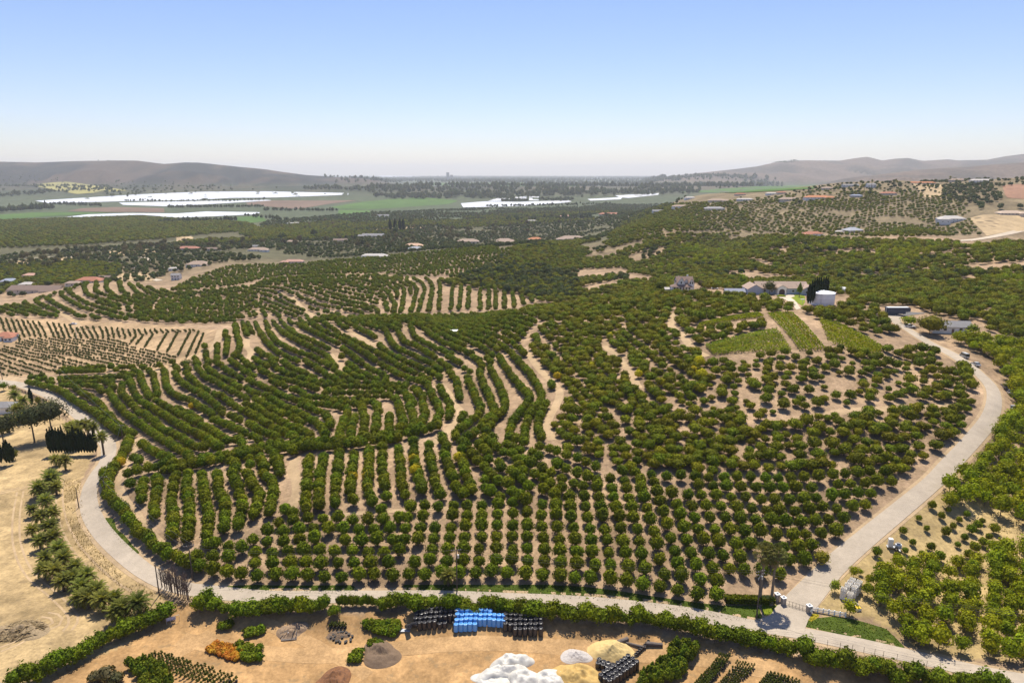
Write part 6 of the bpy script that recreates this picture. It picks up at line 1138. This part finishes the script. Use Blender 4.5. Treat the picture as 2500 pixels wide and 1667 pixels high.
grid(JUN, px('B1',(930,1430),(1100,1400),(1310,1500),(1060,1560)), 6, 5, 'lime green shrub in the dense bed at the lower left nursery', 'lime shrub bed at the lower left', (.8, 1.1), .35, 1.0); grid(JUN, px('B1',(1050,1560),(1310,1510),(1290,1600),(1060,1620)), 5, 3, 'lime green shrub in the dense bed at the lower left nursery', 'lime shrub bed at the lower left', (.8, 1.1), .35, 1.0); JUN.emit()
for k, (x, y, s) in enumerate([(790,1540,1.6), (700,1550,1.2), (870,1560,1.3)]): p = at(*P1('B1', x, y)); V, Q = crown_arrays(seed=400 + k, R=1.3, H=1.7, n=220, leaf=.45, lump=.5, core=.6); o = obj('grey_shrub', fast_mesh('grey_shrub', V, Q, F_OLV), None, p, 0, s); tag(o, ['largest grey-green shrub at the lower edge beside the lime bed', 'left grey-green shrub at the lower edge', 'right grey-green shrub at the lower edge'][k], 'shrub')
for k in range(18):
    a = k * 2.4; p = at(*P1('B2', 715 + math.cos(a) * 85 * (k / 18) ** .3, 1235 + math.sin(a) * 38)); o = obj('plant_pot', POTMESH, None, p, 0, 1.2); tag(o, 'little black pot around the flat brown heap', 'pot', 'pots around the flat heap')
for k in range(14): p = at(*P1('B2', 625 + 9 * k, 1165 - 10 * (k % 3))); t = thing('potted_plant', 'thin yellowish potted plant above the flat brown heap', 'plant', p, k, 'thin plants above the flat heap'); obj('foliage', NUR.crowns[k % 3], t); obj('pot', POTMESH, t)
# blue and white banner on a frame beside the hedge end
a, c = at(*P1('B1', 1235, 1135)), at(*P1('B1', 1330, 1105)); t = thing('banner_stand', 'blue and white banner on a thin metal frame at the hedge end', 'sign', a); d = c - a
for k in range(4): q = d * (k / 3); MB().tube([(q.x, q.y, q.z - .1), (q.x, q.y, q.z + 1.6)], .05, 5).build('leg', STEEL, t)
MB().tube([(0, 0, 1.6), (d.x, d.y, d.z + 1.6)], .05, 5).build('rail', STEEL, t); q = d * .38; MB().box((q.x, q.y, q.z + 1.15), (d.length * .7, .06, .8), math.atan2(d.y, d.x)).build('panel', M('banner_blue', (.12, .17, .42), (.6, .6, .65), scale=1.5), t)
# ------------------------------------------------------------------ vehicles and machines
GLASS = M('dark_glass', (.02, .025, .03), rough=.1, spec=.6); TYRE = M('tyre', (.02, .02, .02), rough=.9); RIM = M('rim', (.5, .5, .5), rough=.4, metal=.6)
def wheel(t, x, y, r, w=.22):
    wv = MB().tube([(0, -w / 2, 0), (0, w / 2, 0)], r, 14).build('wheel', TYRE, t, loc=(x, y, r)); MB().tube([(0, -w / 2 - .012, 0), (0, w / 2 + .012, 0)], r * .55, 10).build('rim', RIM, wv)
def car(loc, rz, col, label, kind='sedan', name='parked_car', group=None):
    t = thing(name, label, 'car', loc, rz, group); m = M('car_paint', col, tuple(c * .92 for c in col), rough=.3, spec=.5); L = 5.4 if kind == 'pickup' else 4.7; hw = .92
    def loft(prof, name, mat, inset=0.0, parent=t):
        V = [(x, s * (hw - i), z) for s in (-1, 1) for x, z, i in prof]; n = len(prof); F = [tuple(range(n)), tuple(range(2 * n - 1, n - 1, -1))] + [(k, k + n, (k + 1) % n + n, (k + 1) % n) for k in range(n)]
        return obj(name, make_mesh(name, V, F, mat), parent)
    h = 1.0 if kind == 'pickup' else .88
    loft([(-L/2, .35, .05), (-L/2 + .1, .28, 0), (L/2 - .1, .28, 0), (L/2, .4, .05), (L/2 - .05, .72, .06), (L/2 - .3, h - .12, .05), (L/2 - 1.3, h, .04), (-L/2 + .3, h + .02, .04), (-L/2 + .02, h - .05, .06)], 'body', m)
    if kind == 'pickup': cab = [(.9, h, .06), (.35, 1.75, .16), (-.75, 1.78, .16), (-.95, h, .06)]
    elif kind == 'van': cab = [(1.7, h, .05), (1.2, 1.95, .12), (-2.2, 2.0, .12), (-2.3, h, .05)]
    else: cab = [(1.05, h, .06), (.35, 1.42, .2), (-1.1, 1.42, .2), (-1.9, h, .06)]
    loft(cab, 'cabin', GLASS); loft([(cab[1][0] - .05, cab[1][1] - .02, .17), (cab[1][0] - .12, cab[1][1] + .04, .2), (cab[2][0] + .1, cab[2][1] + .04, .2), (cab[2][0] + .02, cab[2][1] - .02, .17)], 'roof', m)
    if kind == 'pickup': MB().box((-1.75, 0, h + .03), (1.5, 1.5, .04)).build('bed', TYRE, t)
    for x in (L * .31, -L * .31):
        for y in (-.85, .85): wheel(t, x, y, .34)
    for y in (-.65, .65): MB().box((L / 2 - .02, y, .62), (.06, .32, .14)).build('headlight', WHITE, t); MB().box((-L / 2 + .01, y, .7), (.06, .28, .14)).build('taillight', M('red_lens', (.4, .02, .02), rough=.3), t)
    return t
def drive_dir(b):
    k = int(np.argmin(np.hypot(DRIVE[:, 0] - b.x, DRIVE[:, 1] - b.y))); k = min(max(k, 1), len(DRIVE) - 2); d = DRIVE[k + 1] - DRIVE[k - 1]; return math.atan2(d[1], d[0])
for x, y, col, kind, lb in [(1690,600,(.5,.5,.49),'van','white van parked at the roadside below the low white house'), (1785,663,(.45,.45,.45),'sedan','small white car parked just past the white van'), (2025,835,(.10,.10,.11),'pickup','dark pickup parked outside the driveway bend'), (2062,870,(.4,.4,.4),'sedan','white car parked just after the dark pickup'), (2085,985,(.3,.3,.3),'sedan','silver car half hidden by trees at the widest bend'), (2072,1055,(.3,.3,.31),'sedan','silver car parked below the widest bend'), (2018,1140,(.25,.25,.26),'sedan','grey car parked lowest on the driveway')]:
    b = at(*P1('M4', x, y)); a_ = drive_dir(b); b = b + Vector((math.sin(a_), -math.cos(a_), 0)) * 3.2; b.z = float(hgt(b.x, b.y)) + .05; car(b, a_, col, lb, kind)
for c, x, y, rz, col, kind, lb in [('M1',625,148,.1,(.6,.62,.66),'sedan','silver car on the track above the young citrus field'), ('T2',275,1275,.3,(.06,.07,.10),'pickup','dark pickup parked on the clearing of the second hill'), ('T2',300,1258,.2,(.03,.03,.03),'sedan','black car behind the dark pickup on the second hill'), ('M4',1290,348,-.1,(.78,.78,.76),'pickup','white pickup parked before the big dark tree'), ('T3',1900,1240,.0,(.7,.72,.75),'sedan','pale car on the court right of the white gabled house'), ('T1',1130,1062,.2,(.75,.75,.75),'van','white van, left of the pair behind the left hill'), ('T1',1165,1060,.2,(.7,.7,.7),'van','white van, right of the pair behind the left hill'), ('T1',1240,1050,.0,(.8,.8,.8),'van','long white camper parked right of the two vans')]:
    b = at(*P1(c, x, y)); car(b, rz, col, lb, kind)
# covered fifth-wheel trailer
b = at(*P1('M4', 1185, 240)); t = thing('covered_trailer', 'long dark grey covered travel trailer with pale roof on the tarmac pad', 'trailer', b, .02); CVR = M('trailer_cover', (.075, .085, .11), (.055, .062, .085), scale=1.5, rough=.7, bump=.3); mb = MB()
mb.add([(x, y, z) for y in (-1.3, 1.3) for x, z in [(-5.9, .7), (3.6, .7), (3.6, 1.7), (5.9, 1.9), (5.9, 3.6), (5.2, 3.95), (-5.6, 4.0), (-5.9, 3.7)]], [tuple(range(8)), tuple(range(15, 7, -1))] + [(k, k + 8, (k + 1) % 8 + 8, (k + 1) % 8) for k in range(8)]); mb.build('body', CVR, t)
MB().box((-.2, 0, 4.03), (10.8, 2.4, .12)).build('roof_cover', WHITE, t); MB().box((-5.93, 0, 2.2), (.06, .5, 2.9)).build('white_panel', WHITE, t); MB().tube([(5.2, 0, .0), (5.2, 0, 1.85)], .08, 6).build('landing_leg', STEEL, t)
for x in (-1.5, -.5):
    for y in (-1.15, 1.15): wheel(t, x, y, .42, .3)
# spray trailer and loader on the straw ground
b = at(*P1('B4', 1160, 575)); t = thing('spray_trailer', 'white and grey farm machine with boxy tank on the straw ground', 'machine', b, -.25); MB().box((0, 0, .6), (3.6, 1.2, .14)).build('frame', STEEL, t); MB().lathe([(.7, 0), (.78, .1), (.78, 2.1), (.68, 2.2)], 4, (-1.0, 0, .7), math.pi / 4).build('tank', BINM, t); MB().tube([(.1, 0, 1.15), (1.6, 0, 1.15)], .5, 12).build('fan_housing', STEEL, t); MB().box((.9, 0, 1.75), (.9, .5, .3)).build('engine', M('engine_grey', (.3, .28, .27), rough=.5), t); MB().add([(1.0, -1.9, .35), (1.25, -.6, .5), (.75, -.6, .5), (1.0, -1.9, .45)], [(0, 1, 3), (0, 3, 2), (1, 2, 3), (0, 2, 1)]).build('drawbar', WHITE, t)
for y in (-.75, .75): wheel(t, .3, y, .48, .3)
b = at(*P1('B4', 1130, 770)); t = thing('old_tractor', 'rusty orange tractor half hidden at the grove edge', 'tractor', b, 2.2); ORM = M('rusty_orange', (.42, .19, .06), (.22, .11, .06), scale=3, rough=.7); MB().box((.7, 0, 1.05), (1.7, .65, .65), 0, .9).build('hood', ORM, t); MB().box((-.6, 0, .9), (1.1, .8, .5)).build('body', ORM, t); MB().box((-.6, 0, 1.35), (.5, .5, .12)).box((-.85, 0, 1.6), (.1, .5, .5)).build('seat', TYRE, t); MB().tube([(-1, -.5, 1.1), (-1, -.5, 2.3), (-1, .5, 2.3), (-1, .5, 1.1)], .05, 5).build('roll_bar', ORM, t); MB().box((2.3, 0, .5), (.5, 1.8, .6), 0, 1.1).build('bucket', ORM, t); MB().tube([(.2, .5, 1.2), (1.6, .5, 1.3), (2.2, .5, .7)], .07, 5).tube([(.2, -.5, 1.2), (1.6, -.5, 1.3), (2.2, -.5, .7)], .07, 5).build('loader_arm', ORM, t); MB().tube([(1.0, 0, 1.3), (1.0, 0, 2.0)], .05, 6).build('exhaust', DARK, t)
for y in (-.7, .7): wheel(t, -.7, y, .72, .4); wheel(t, 1.2, y, .42, .25)
# ------------------------------------------------------------------ buildings
_cm = {}
def CM(kind, c):
    k = (kind, c)
    if k not in _cm: _cm[k] = M(kind, c, tuple(x * .85 for x in c), scale=.6, rough=.85 if kind == 'roof' else .7, bump=.2 if kind == 'roof' else 0)
    return _cm[k]
WG = M('window_glass', (.04, .05, .06), rough=.15, spec=.5)
def gable(t, L, W, H, rh, roofc, wallc, name='wall', at_=(0, 0), rz=0.0, eave=.5, hip=False, base=-1.5, ridge_caps=True):
    ca, sa = math.cos(rz), math.sin(rz)
    def R(p): return (at_[0] + p[0] * ca - p[1] * sa, at_[1] + p[0] * sa + p[1] * ca, p[2])
    l, w = L / 2, W / 2; V = [(-l, -w, base), (l, -w, base), (l, w, base), (-l, w, base), (-l, -w, H), (l, -w, H), (l, w, H), (-l, w, H)]; F = [(0, 1, 5, 4), (2, 3, 7, 6)]
    if hip: F += [(1, 2, 6, 5), (3, 0, 4, 7), (4, 5, 6, 7)]
    else: V += [(-l, 0, H + rh), (l, 0, H + rh)]; F += [(1, 2, 6, 9, 5), (3, 0, 4, 8, 7)]
    obj(name, make_mesh(name, [R(v) for v in V], F, CM('wall', wallc)), t)
    e = eave; s = rh / w; x0 = l + e; y0 = w + e; z0 = H - e * s + .06; rl = (l - w) if hip else x0; rl = max(rl, .3); th = .16
    top = [(-x0, -y0, z0), (x0, -y0, z0), (x0, y0, z0), (-x0, y0, z0), (-rl, 0, H + rh + .06), (rl, 0, H + rh + .06)]; V = top + [(x, y, z - th) for x, y, z in top]
    F = [(0, 1, 5, 4), (2, 3, 4, 5), (1, 2, 5), (3, 0, 4), (7, 6, 10, 11), (9, 8, 11, 10), (0, 6, 7, 1), (1, 7, 8, 2), (2, 8, 9, 3), (3, 9, 6, 0)] if hip else [(0, 1, 5, 4), (2, 3, 4, 5), (7, 6, 10, 11), (9, 8, 11, 10), (0, 6, 7, 1), (2, 8, 9, 3), (1, 7, 11, 5), (2, 5, 11, 8), (0, 4, 10, 6), (3, 9, 10, 4)]
    r = obj('roof', make_mesh('roof', [R(v) for v in V], F, CM('roof', roofc)), t)
    return r
def windows(t, L, W, H, n, at_=(0, 0), rz=0.0, side=-1, door=True, wz=None, size=(1.3, 1.2)):
    ca, sa = math.cos(rz), math.sin(rz)
    for k in range(n):
        x = -L / 2 + L * (k + .5) / n; y = side * (W / 2 + .03); isd = door and k == n // 2; z = 1.05 if isd else (wz or H * .55); w, h = (1.1, 2.1) if isd else size
        X, Y = at_[0] + x * ca - y * sa, at_[1] + x * sa + y * ca; y2 = side * (W / 2 + .07); X2, Y2 = at_[0] + x * ca - y2 * sa, at_[1] + x * sa + y2 * ca
        f = MB().box((X, Y, z), (w + .22, .08, h + .22), rz).build('door' if isd else 'window', CM('wall', WHT), t); MB().box((X2, Y2, z), (w, .05, h), rz).build('pane' if not isd else 'leaf', WG if not isd else CM('roof', BROWN), f)
def house(u, v, wpx, label, roofc=TAN, wallc=CREAM, rz=0.0, dep=.55, hip=True, storeys=1, wing=0, name='house', crop='P', chimney=False, n=None):
    q = P1(crop, u, v); b = at(*q); dist = math.hypot(b.x, b.y, b.z - CAMZ); L = min(70, wpx * dist / FPX); W = max(6, L * dep); H = 2.9 * storeys + .3; t = thing(name, label, 'house', (b.x, b.y + W / 2, b.z + .2), rz); rh = W * .22
    r = gable(t, L, W, H, rh, roofc, wallc, hip=hip, base=-3.5); windows(t, L, W, H, n or max(3, min(7, int(L / 5))), wz=1.6)
    if storeys > 1: windows(t, L, W, H, n or max(3, min(7, int(L / 5))), wz=4.4, door=False)
    windows(t, W, L, H, 2, rz=math.pi / 2, side=-1, door=False, wz=1.6); windows(t, W, L, H, 2, rz=math.pi / 2, side=1, door=False, wz=1.6)
    if wing: gable(t, L * .42, W * .7, H * .92, W * .16, roofc, wallc, 'wing', (wing * L * .42, -W * .55), 0, hip=hip, base=-3.5); windows(t, L * .42, W * .7, H * .9, 2, (wing * L * .42, -W * .55), 0, door=False, wz=1.5)
    if chimney: MB().box((L * .22, W * .1, H + rh * .9), (.9, .9, 2.0)).build('chimney', CM('wall', WHT), r)
    return t
# white gabled farmhouse on the crest
b = at(1668, 716); t = thing('farmhouse', 'white two-storey house with three dark-edged gables on the crest', 'house', b + Vector((0, 5, 2.2)), .0, scl=.95); RB = (.22, .15, .12); gable(t, 11, 8, 5.4, 3.0, RB, WHT, at_=(1.5, 1), base=-3); gable(t, 8.5, 5.0, 5.2, 3.4, RB, WHT, 'left_wing', (-1.8, -1.2), math.pi / 2, base=-3); gable(t, 8.5, 4.0, 5.0, 2.6, RB, WHT, 'right_wing', (5.2, -1.2), math.pi / 2, base=-3); gable(t, 4, 2.2, 6.0, 1.4, RB, WHT, 'dormer', (2.0, -1.6), math.pi / 2, .3, base=4.5)
r = gable(t, 13.5, 5.5, 2.7, 1.5, RB, WHT, 'porch', (-1.5, -4.4), 0, .6, True, base=-3); windows(t, 12, 5.5, 2.7, 6, (-1.5, -4.4), wz=1.4); windows(t, 2, 8.5, 5, 1, (-1.8, -1.2), math.pi / 2 - math.pi / 2, door=False, wz=5.0, size=(.9, 1.5)); windows(t, 3, 8.5, 5, 2, (5.2, -1.2), 0, door=False, wz=4.8, size=(.8, 1.6)); MB().box((4, 2, 8.6), (.9, .9, 1.6)).build('chimney', CM('wall', WHT), t)
for x, lb in [(-9.5, 'white shed at the left end of the gabled house')]:
    h = thing('shed', lb, 'shed', b + Vector((x, 3, .5))); gable(h, 4, 4, 2.2, .8, PALE, WHT, base=-2)
# grey shed roof on the bank
b = at(*P1('T3', 2100, 1285)); t = thing('shed', 'low grey metal-roofed shed on the bank below the lawn', 'shed', b + Vector((0, 3, 0)), -.08); gable(t, 15, 6, 1.6, 1.6, (.27, .28, .33), PALE, base=-2.5); windows(t, 15, 6, 1.6, 3, door=False, wz=.6, size=(1.0, .6))
# long house with arched porch
b = at(*P1('M4', 215, 72)); t = thing('ranch_house', 'long low house with brown roof, pale blue walls and white arched porch', 'house', b + Vector((1, 9, .3)), -.03); RT = (.37, .27, .21); BL = (.42, .47, .54); gable(t, 31, 11, 3.6, 3.2, RT, BL, base=-3); gable(t, 12, 9, 3.4, 2.4, RT, BL, 'right_wing', (15, -3.5), math.pi / 2, base=-3); gable(t, 12, 9, 3.2, 2.6, RT, BL, 'left_wing', (-17, -1), math.pi / 2, base=-3); windows(t, 26, 11, 3.6, 6, door=False, wz=1.7); windows(t, 7, 12, 3.4, 2, (15, -3.5), 0, door=False, wz=1.6)
gable(t, 5, 5.4, 4.4, 1.6, RT, WHT, 'porch', (-1.6, -6.6), math.pi / 2, .5, base=-1.5); ar = MB(); n = 9; pts = [(-1.7, -1.0), (-1.7, 2.0)] + [(-1.7 * math.cos(math.pi * k / n), 2.0 + 1.5 * math.sin(math.pi * k / n)) for k in range(1, n)] + [(1.7, 2.0), (1.7, -1.0)]
ar.add([(-1.6 + x, -9.16, z) for x, z in pts], [tuple(range(len(pts)))]); ar.build('arched_door', CM('roof', (.09, .06, .045)), t)  # flat dark panel stands in for the shaded opening of the porch arch
for x in (-1.95, 1.95): MB().box((-1.6 + x, -9.2, 1.2), (.35, .3, 4.4)).build('column', CM('wall', WHT), t)
b = at(*P1('M4', 200, 85)); o = tag(obj('round_planter', MB().lathe([(2.6, -.2), (2.7, .5), (2.3, .55), (2.2, .9), (.3, 1.1)], 18).mesh('round_planter', F_HDG), None, b), 'round clipped hedge island in the drive court', 'hedge')
for k, (x, y) in enumerate([(1965,1222), (2050,1210)]): b = at(*P1('T3', x, y)); t = thing('garden_urn', ['white pedestal urn at the foot of the garden steps', 'white pedestal urn at the head of the garden steps'][k], 'urn', b); MB().box((0, 0, .7), (1.3, 1.3, 2.4)).build('pedestal', WHITE, t); MB().lathe([(.3, 0), (.5, .3), (1.0, .9), (1.1, 1.0), (.9, 1.0)], 10, (0, 0, 1.9)).build('bowl', WHITE, t)
b = at(*P1('M4', 375, 175)); t = thing('lamp_post', 'slim lamp post with pale flat top beside the lawn', 'lamp', b); MB().tube([(0, 0, -.3), (0, 0, 4.2)], .07, 6).build('post', STEEL, t); MB().box((0, 0, 4.25), (2.2, 1.2, .2)).build('panel', STEEL, t)
# water tank and hoop tunnel
b = at(*P1('M4', 583, 165)); t = thing('water_tank', 'big round white water tank beside dark cypresses', 'tank', b + Vector((0, 6, 0))); TW = M('tank_white', (.86, .87, .88), (.80, .81, .83), scale=.5, rough=.45)
MB().lathe([(6.4, -2.5), (6.4, 6.3)], 48).build('shell', TW, t, smooth=False); MB().lathe([(6.52, 6.25), (6.52, 6.5), (3.2, 6.8), (.3, 7.0)], 48).build('lid', TW, t)
for z in (1.2, 3.2, 5.2): MB().lathe([(6.42, z), (6.46, z + .06), (6.42, z + .12)], 48).build('seam', M('tank_seam', (.6, .61, .64)), t)
MB().box((1.2, 1.5, 7.1), (.7, .7, .6)).build('hatch', TW, t); MB().tube([(-3.2, -5.65, -1), (-3.2, -5.65, 6.9)], .05, 5).tube([(-2.7, -5.9, -1), (-2.7, -5.9, 6.9)], .05, 5).build('ladder', STEEL, t)
b = at(*P1('M4', 680, 62)); t = thing('hoop_tunnel', 'low white hooped tunnel with dark ribs behind the water tank', 'tunnel', b + Vector((0, 4, 1.5)), -.12); mb = MB(); n = 10; V = []
for x in (-6, 6): V += [(x, -math.cos(math.pi * k / n) * 2.6, math.sin(math.pi * k / n) * 2.6 - .2) for k in range(n + 1)]
mb.add(V, [(k, k + 1, n + 2 + k, n + 1 + k) for k in range(n)] + [tuple(range(n, -1, -1)), tuple(range(n + 1, 2 * n + 2))]); mb.build('cover', WHITE, t, smooth=False)
for i in range(10): x = -5.6 + i * 1.24; MB().tube([(x, -math.cos(math.pi * k / n) * 2.65, math.sin(math.pi * k / n) * 2.65 - .2) for k in range(n + 1)], .09, 4).build('rib', M('rib_grey', (.3, .29, .28)), t)
# low white house right of the driveway
b = at(*P1('M4', 1675, 405)); t = thing('bungalow', 'low white house with long grey roof among the right-hand trees', 'house', b + Vector((0, 5, .3)), -.10); gable(t, 17.5, 8, 3.2, 2.0, GREY, WHT, base=-3); windows(t, 17.5, 8, 3.2, 5, wz=1.8); windows(t, 8, 17.5, 3.2, 2, rz=math.pi / 2, side=-1, door=False, wz=1.7); windows(t, 8, 17.5, 3.2, 2, rz=math.pi / 2, side=1, door=False, wz=1.7)
# farm canopy in the orchard
b = at(*P1('M2', 1765, 235)); t = thing('canopy', 'small white pitched canopy over crates in the orchard', 'canopy', b, .15)
for x in (-2.4, 2.4):
    for y in (-1.4, 1.4): MB().tube([(x, y, -.2), (x, y, 2.6)], .06, 5).build('post', STEEL, t)
MB().add([(-2.8, -1.8, 2.5), (2.8, -1.8, 2.5), (2.8, 0, 3.1), (-2.8, 0, 3.1), (2.8, 1.8, 2.5), (-2.8, 1.8, 2.5)], [(0, 1, 2, 3), (3, 2, 4, 5)]).build('roof', WHITE, t)
for k in range(4): o = MB().box((0, 0, .55), (1.0, 1.0, 1.1)).build('crate', CM('roof', BROWN), loc=b + Vector((-1.8 + 1.25 * k, 0, 0)), rz=.15); tag(o, 'dark crate standing under the small white canopy', 'crate', 'crates under the canopy')
# houses of the left and of the valley
house(-8, 1012, 52, 'grey-roofed house cut by the left picture edge inside the bend', GREY, WHT, .15, .6); house(3, 833, 34, 'white house with red tiled roof at the left picture edge by the young field', TILE, WHT, .2, .8, wing=1)
drape('lawn', px('M1',(30,285),(60,240),(130,235),(145,260),(90,290)), LAWN, lift=.06, label='little green lawn beside the red-roofed house at the left edge')
for c, x, y, w, lb, rc, wc, rz, dp, wg in HL: house(x, y, w, lb, rc, wc, rz, dp, hip=rc not in (GREY, BROWN), wing=wg, crop=c, storeys=2 if 'two-storey' in lb or 'tall white' in lb else 1)
drape('lawn', px('T4',(440,500),(560,495),(560,520),(450,515)), LAWN, lift=.4, label='bright lawn below the long orange-roofed house')
b = Vector((-1050, 11500, -55.0)); t = thing('tower_block', 'tiny hazy pair of tower blocks on the far horizon', 'building', b); MB().box((0, 0, 60), (45, 30, 190)).build('tower', CM('wall', PALE), t); MB().box((62, 0, 40), (45, 30, 150)).build('tower', CM('wall', PALE), t)
# hilltop palms on the far right hill
for x, y, h in [(965,370,16),(1630,330,15),(1180,360,12),(905,385,11),(1170,345,12)]:
    b = at(*P1('T4', x, y + 20)); t = thing('hilltop_palm', 'tall thin palm on the skyline of the far right hill', 'palm', b, 0, 'palms on the far hill'); obj('crown', PCR[1], t, (0, 0, h), 0, 1.1); MB().tube([(0, 0, -1), (0, 0, h)], [.35, .28], 6).build('trunk', BARK, t)
# ------------------------------------------------------------------ ground cover blades on the verges
g = np.random.default_rng(12)
for nm, P, m, lb in GRASS_POLY[:6]:
    A = ground_poly(P); lo, hi = A.min(0), A.max(0); n = int((hi - lo).prod() * 9); n = min(n, 30000); X = g.uniform(lo[0], hi[0], n); Y = g.uniform(lo[1], hi[1], n); k = inside(X, Y, A); X, Y = X[k], Y[k]; n = len(X); Z = hgt(X, Y); a = g.uniform(0, 6.28, n); s = g.uniform(.12, .3, n); hh = g.uniform(.08, .28, n); dx, dy = np.cos(a) * s, np.sin(a) * s
    V = np.stack([np.stack([X - dx, Y - dy, Z], -1), np.stack([X + dx, Y + dy, Z], -1), np.stack([X + dy * .5, Y - dx * .5, Z + hh], -1)], 1).reshape(-1, 3)
    tag(obj('ground_cover', fast_mesh('ground_cover', V, np.arange(3 * n).reshape(n, 3), F_HDG if 'green ground' in lb else F_LIM, k=3)), 'low leafy growth on the ' + lb.split(' ', 3)[3][:60], 'ground cover', None, 'stuff')
# ------------------------------------------------------------------ dry grass on the banks
V = []
for poly, dens in [(px('B1',(470,60),(600,60),(620,300),(700,560),(900,760),(1150,880),(1190,960),(1080,980),(900,860),(700,720),(560,560),(480,330)), 5.0), (px('B1',(1190,900),(1400,960),(1360,1010),(1240,1010),(1180,980)), 9.0), (px('B4',(1900,400),(2123,350),(2123,600),(1950,580)), 4.0)]:
    A = ground_poly(poly); lo, hi = A.min(0), A.max(0); n = int((hi - lo).prod() * dens); X = g.uniform(lo[0], hi[0], n); Y = g.uniform(lo[1], hi[1], n); k = inside(X, Y, A) & (vnoise(X / 3, Y / 3, 8) > .35); X, Y = X[k], Y[k]; n = len(X); Z = hgt(X, Y); a = g.uniform(0, 6.28, n); s = g.uniform(.06, .14, n); hh = g.uniform(.15, .5, n); dx, dy = np.cos(a) * s, np.sin(a) * s
    V.append(np.stack([np.stack([X - dx, Y - dy, Z], -1), np.stack([X + dx, Y + dy, Z], -1), np.stack([X + dy * 2, Y - dx * 2, Z + hh], -1)], 1).reshape(-1, 3))
V = np.concatenate(V); tag(obj('dry_grass', fast_mesh('dry_grass', V, np.arange(len(V)).reshape(-1, 3), foliage('straw', (.20, .145, .06), (.36, .27, .12), transl=.2), k=3)), 'dry brown grass on the bank below the left road curve', 'grass', None, 'stuff')
# ------------------------------------------------------------------ air
HAZE_D = 5.2e-5
m = bpy.data.materials.new('haze'); m.use_nodes = True; nt = m.node_tree; nt.nodes.remove(nt.nodes['Principled BSDF']); pv = nt.nodes.new('ShaderNodeVolumePrincipled'); pv.inputs['Color'].default_value = (.94, .97, 1.0, 1); pv.inputs['Density'].default_value = HAZE_D; pv.inputs['Anisotropy'].default_value = .25
nt.links.new(pv.outputs[0], nt.nodes['Material Output'].inputs['Volume'])
hz = MB().box((0, 15800, 160), (80000, 33000, 460)).build('haze', m); tag(hz, 'thin bluish haze over the whole valley', None, None, 'stuff')
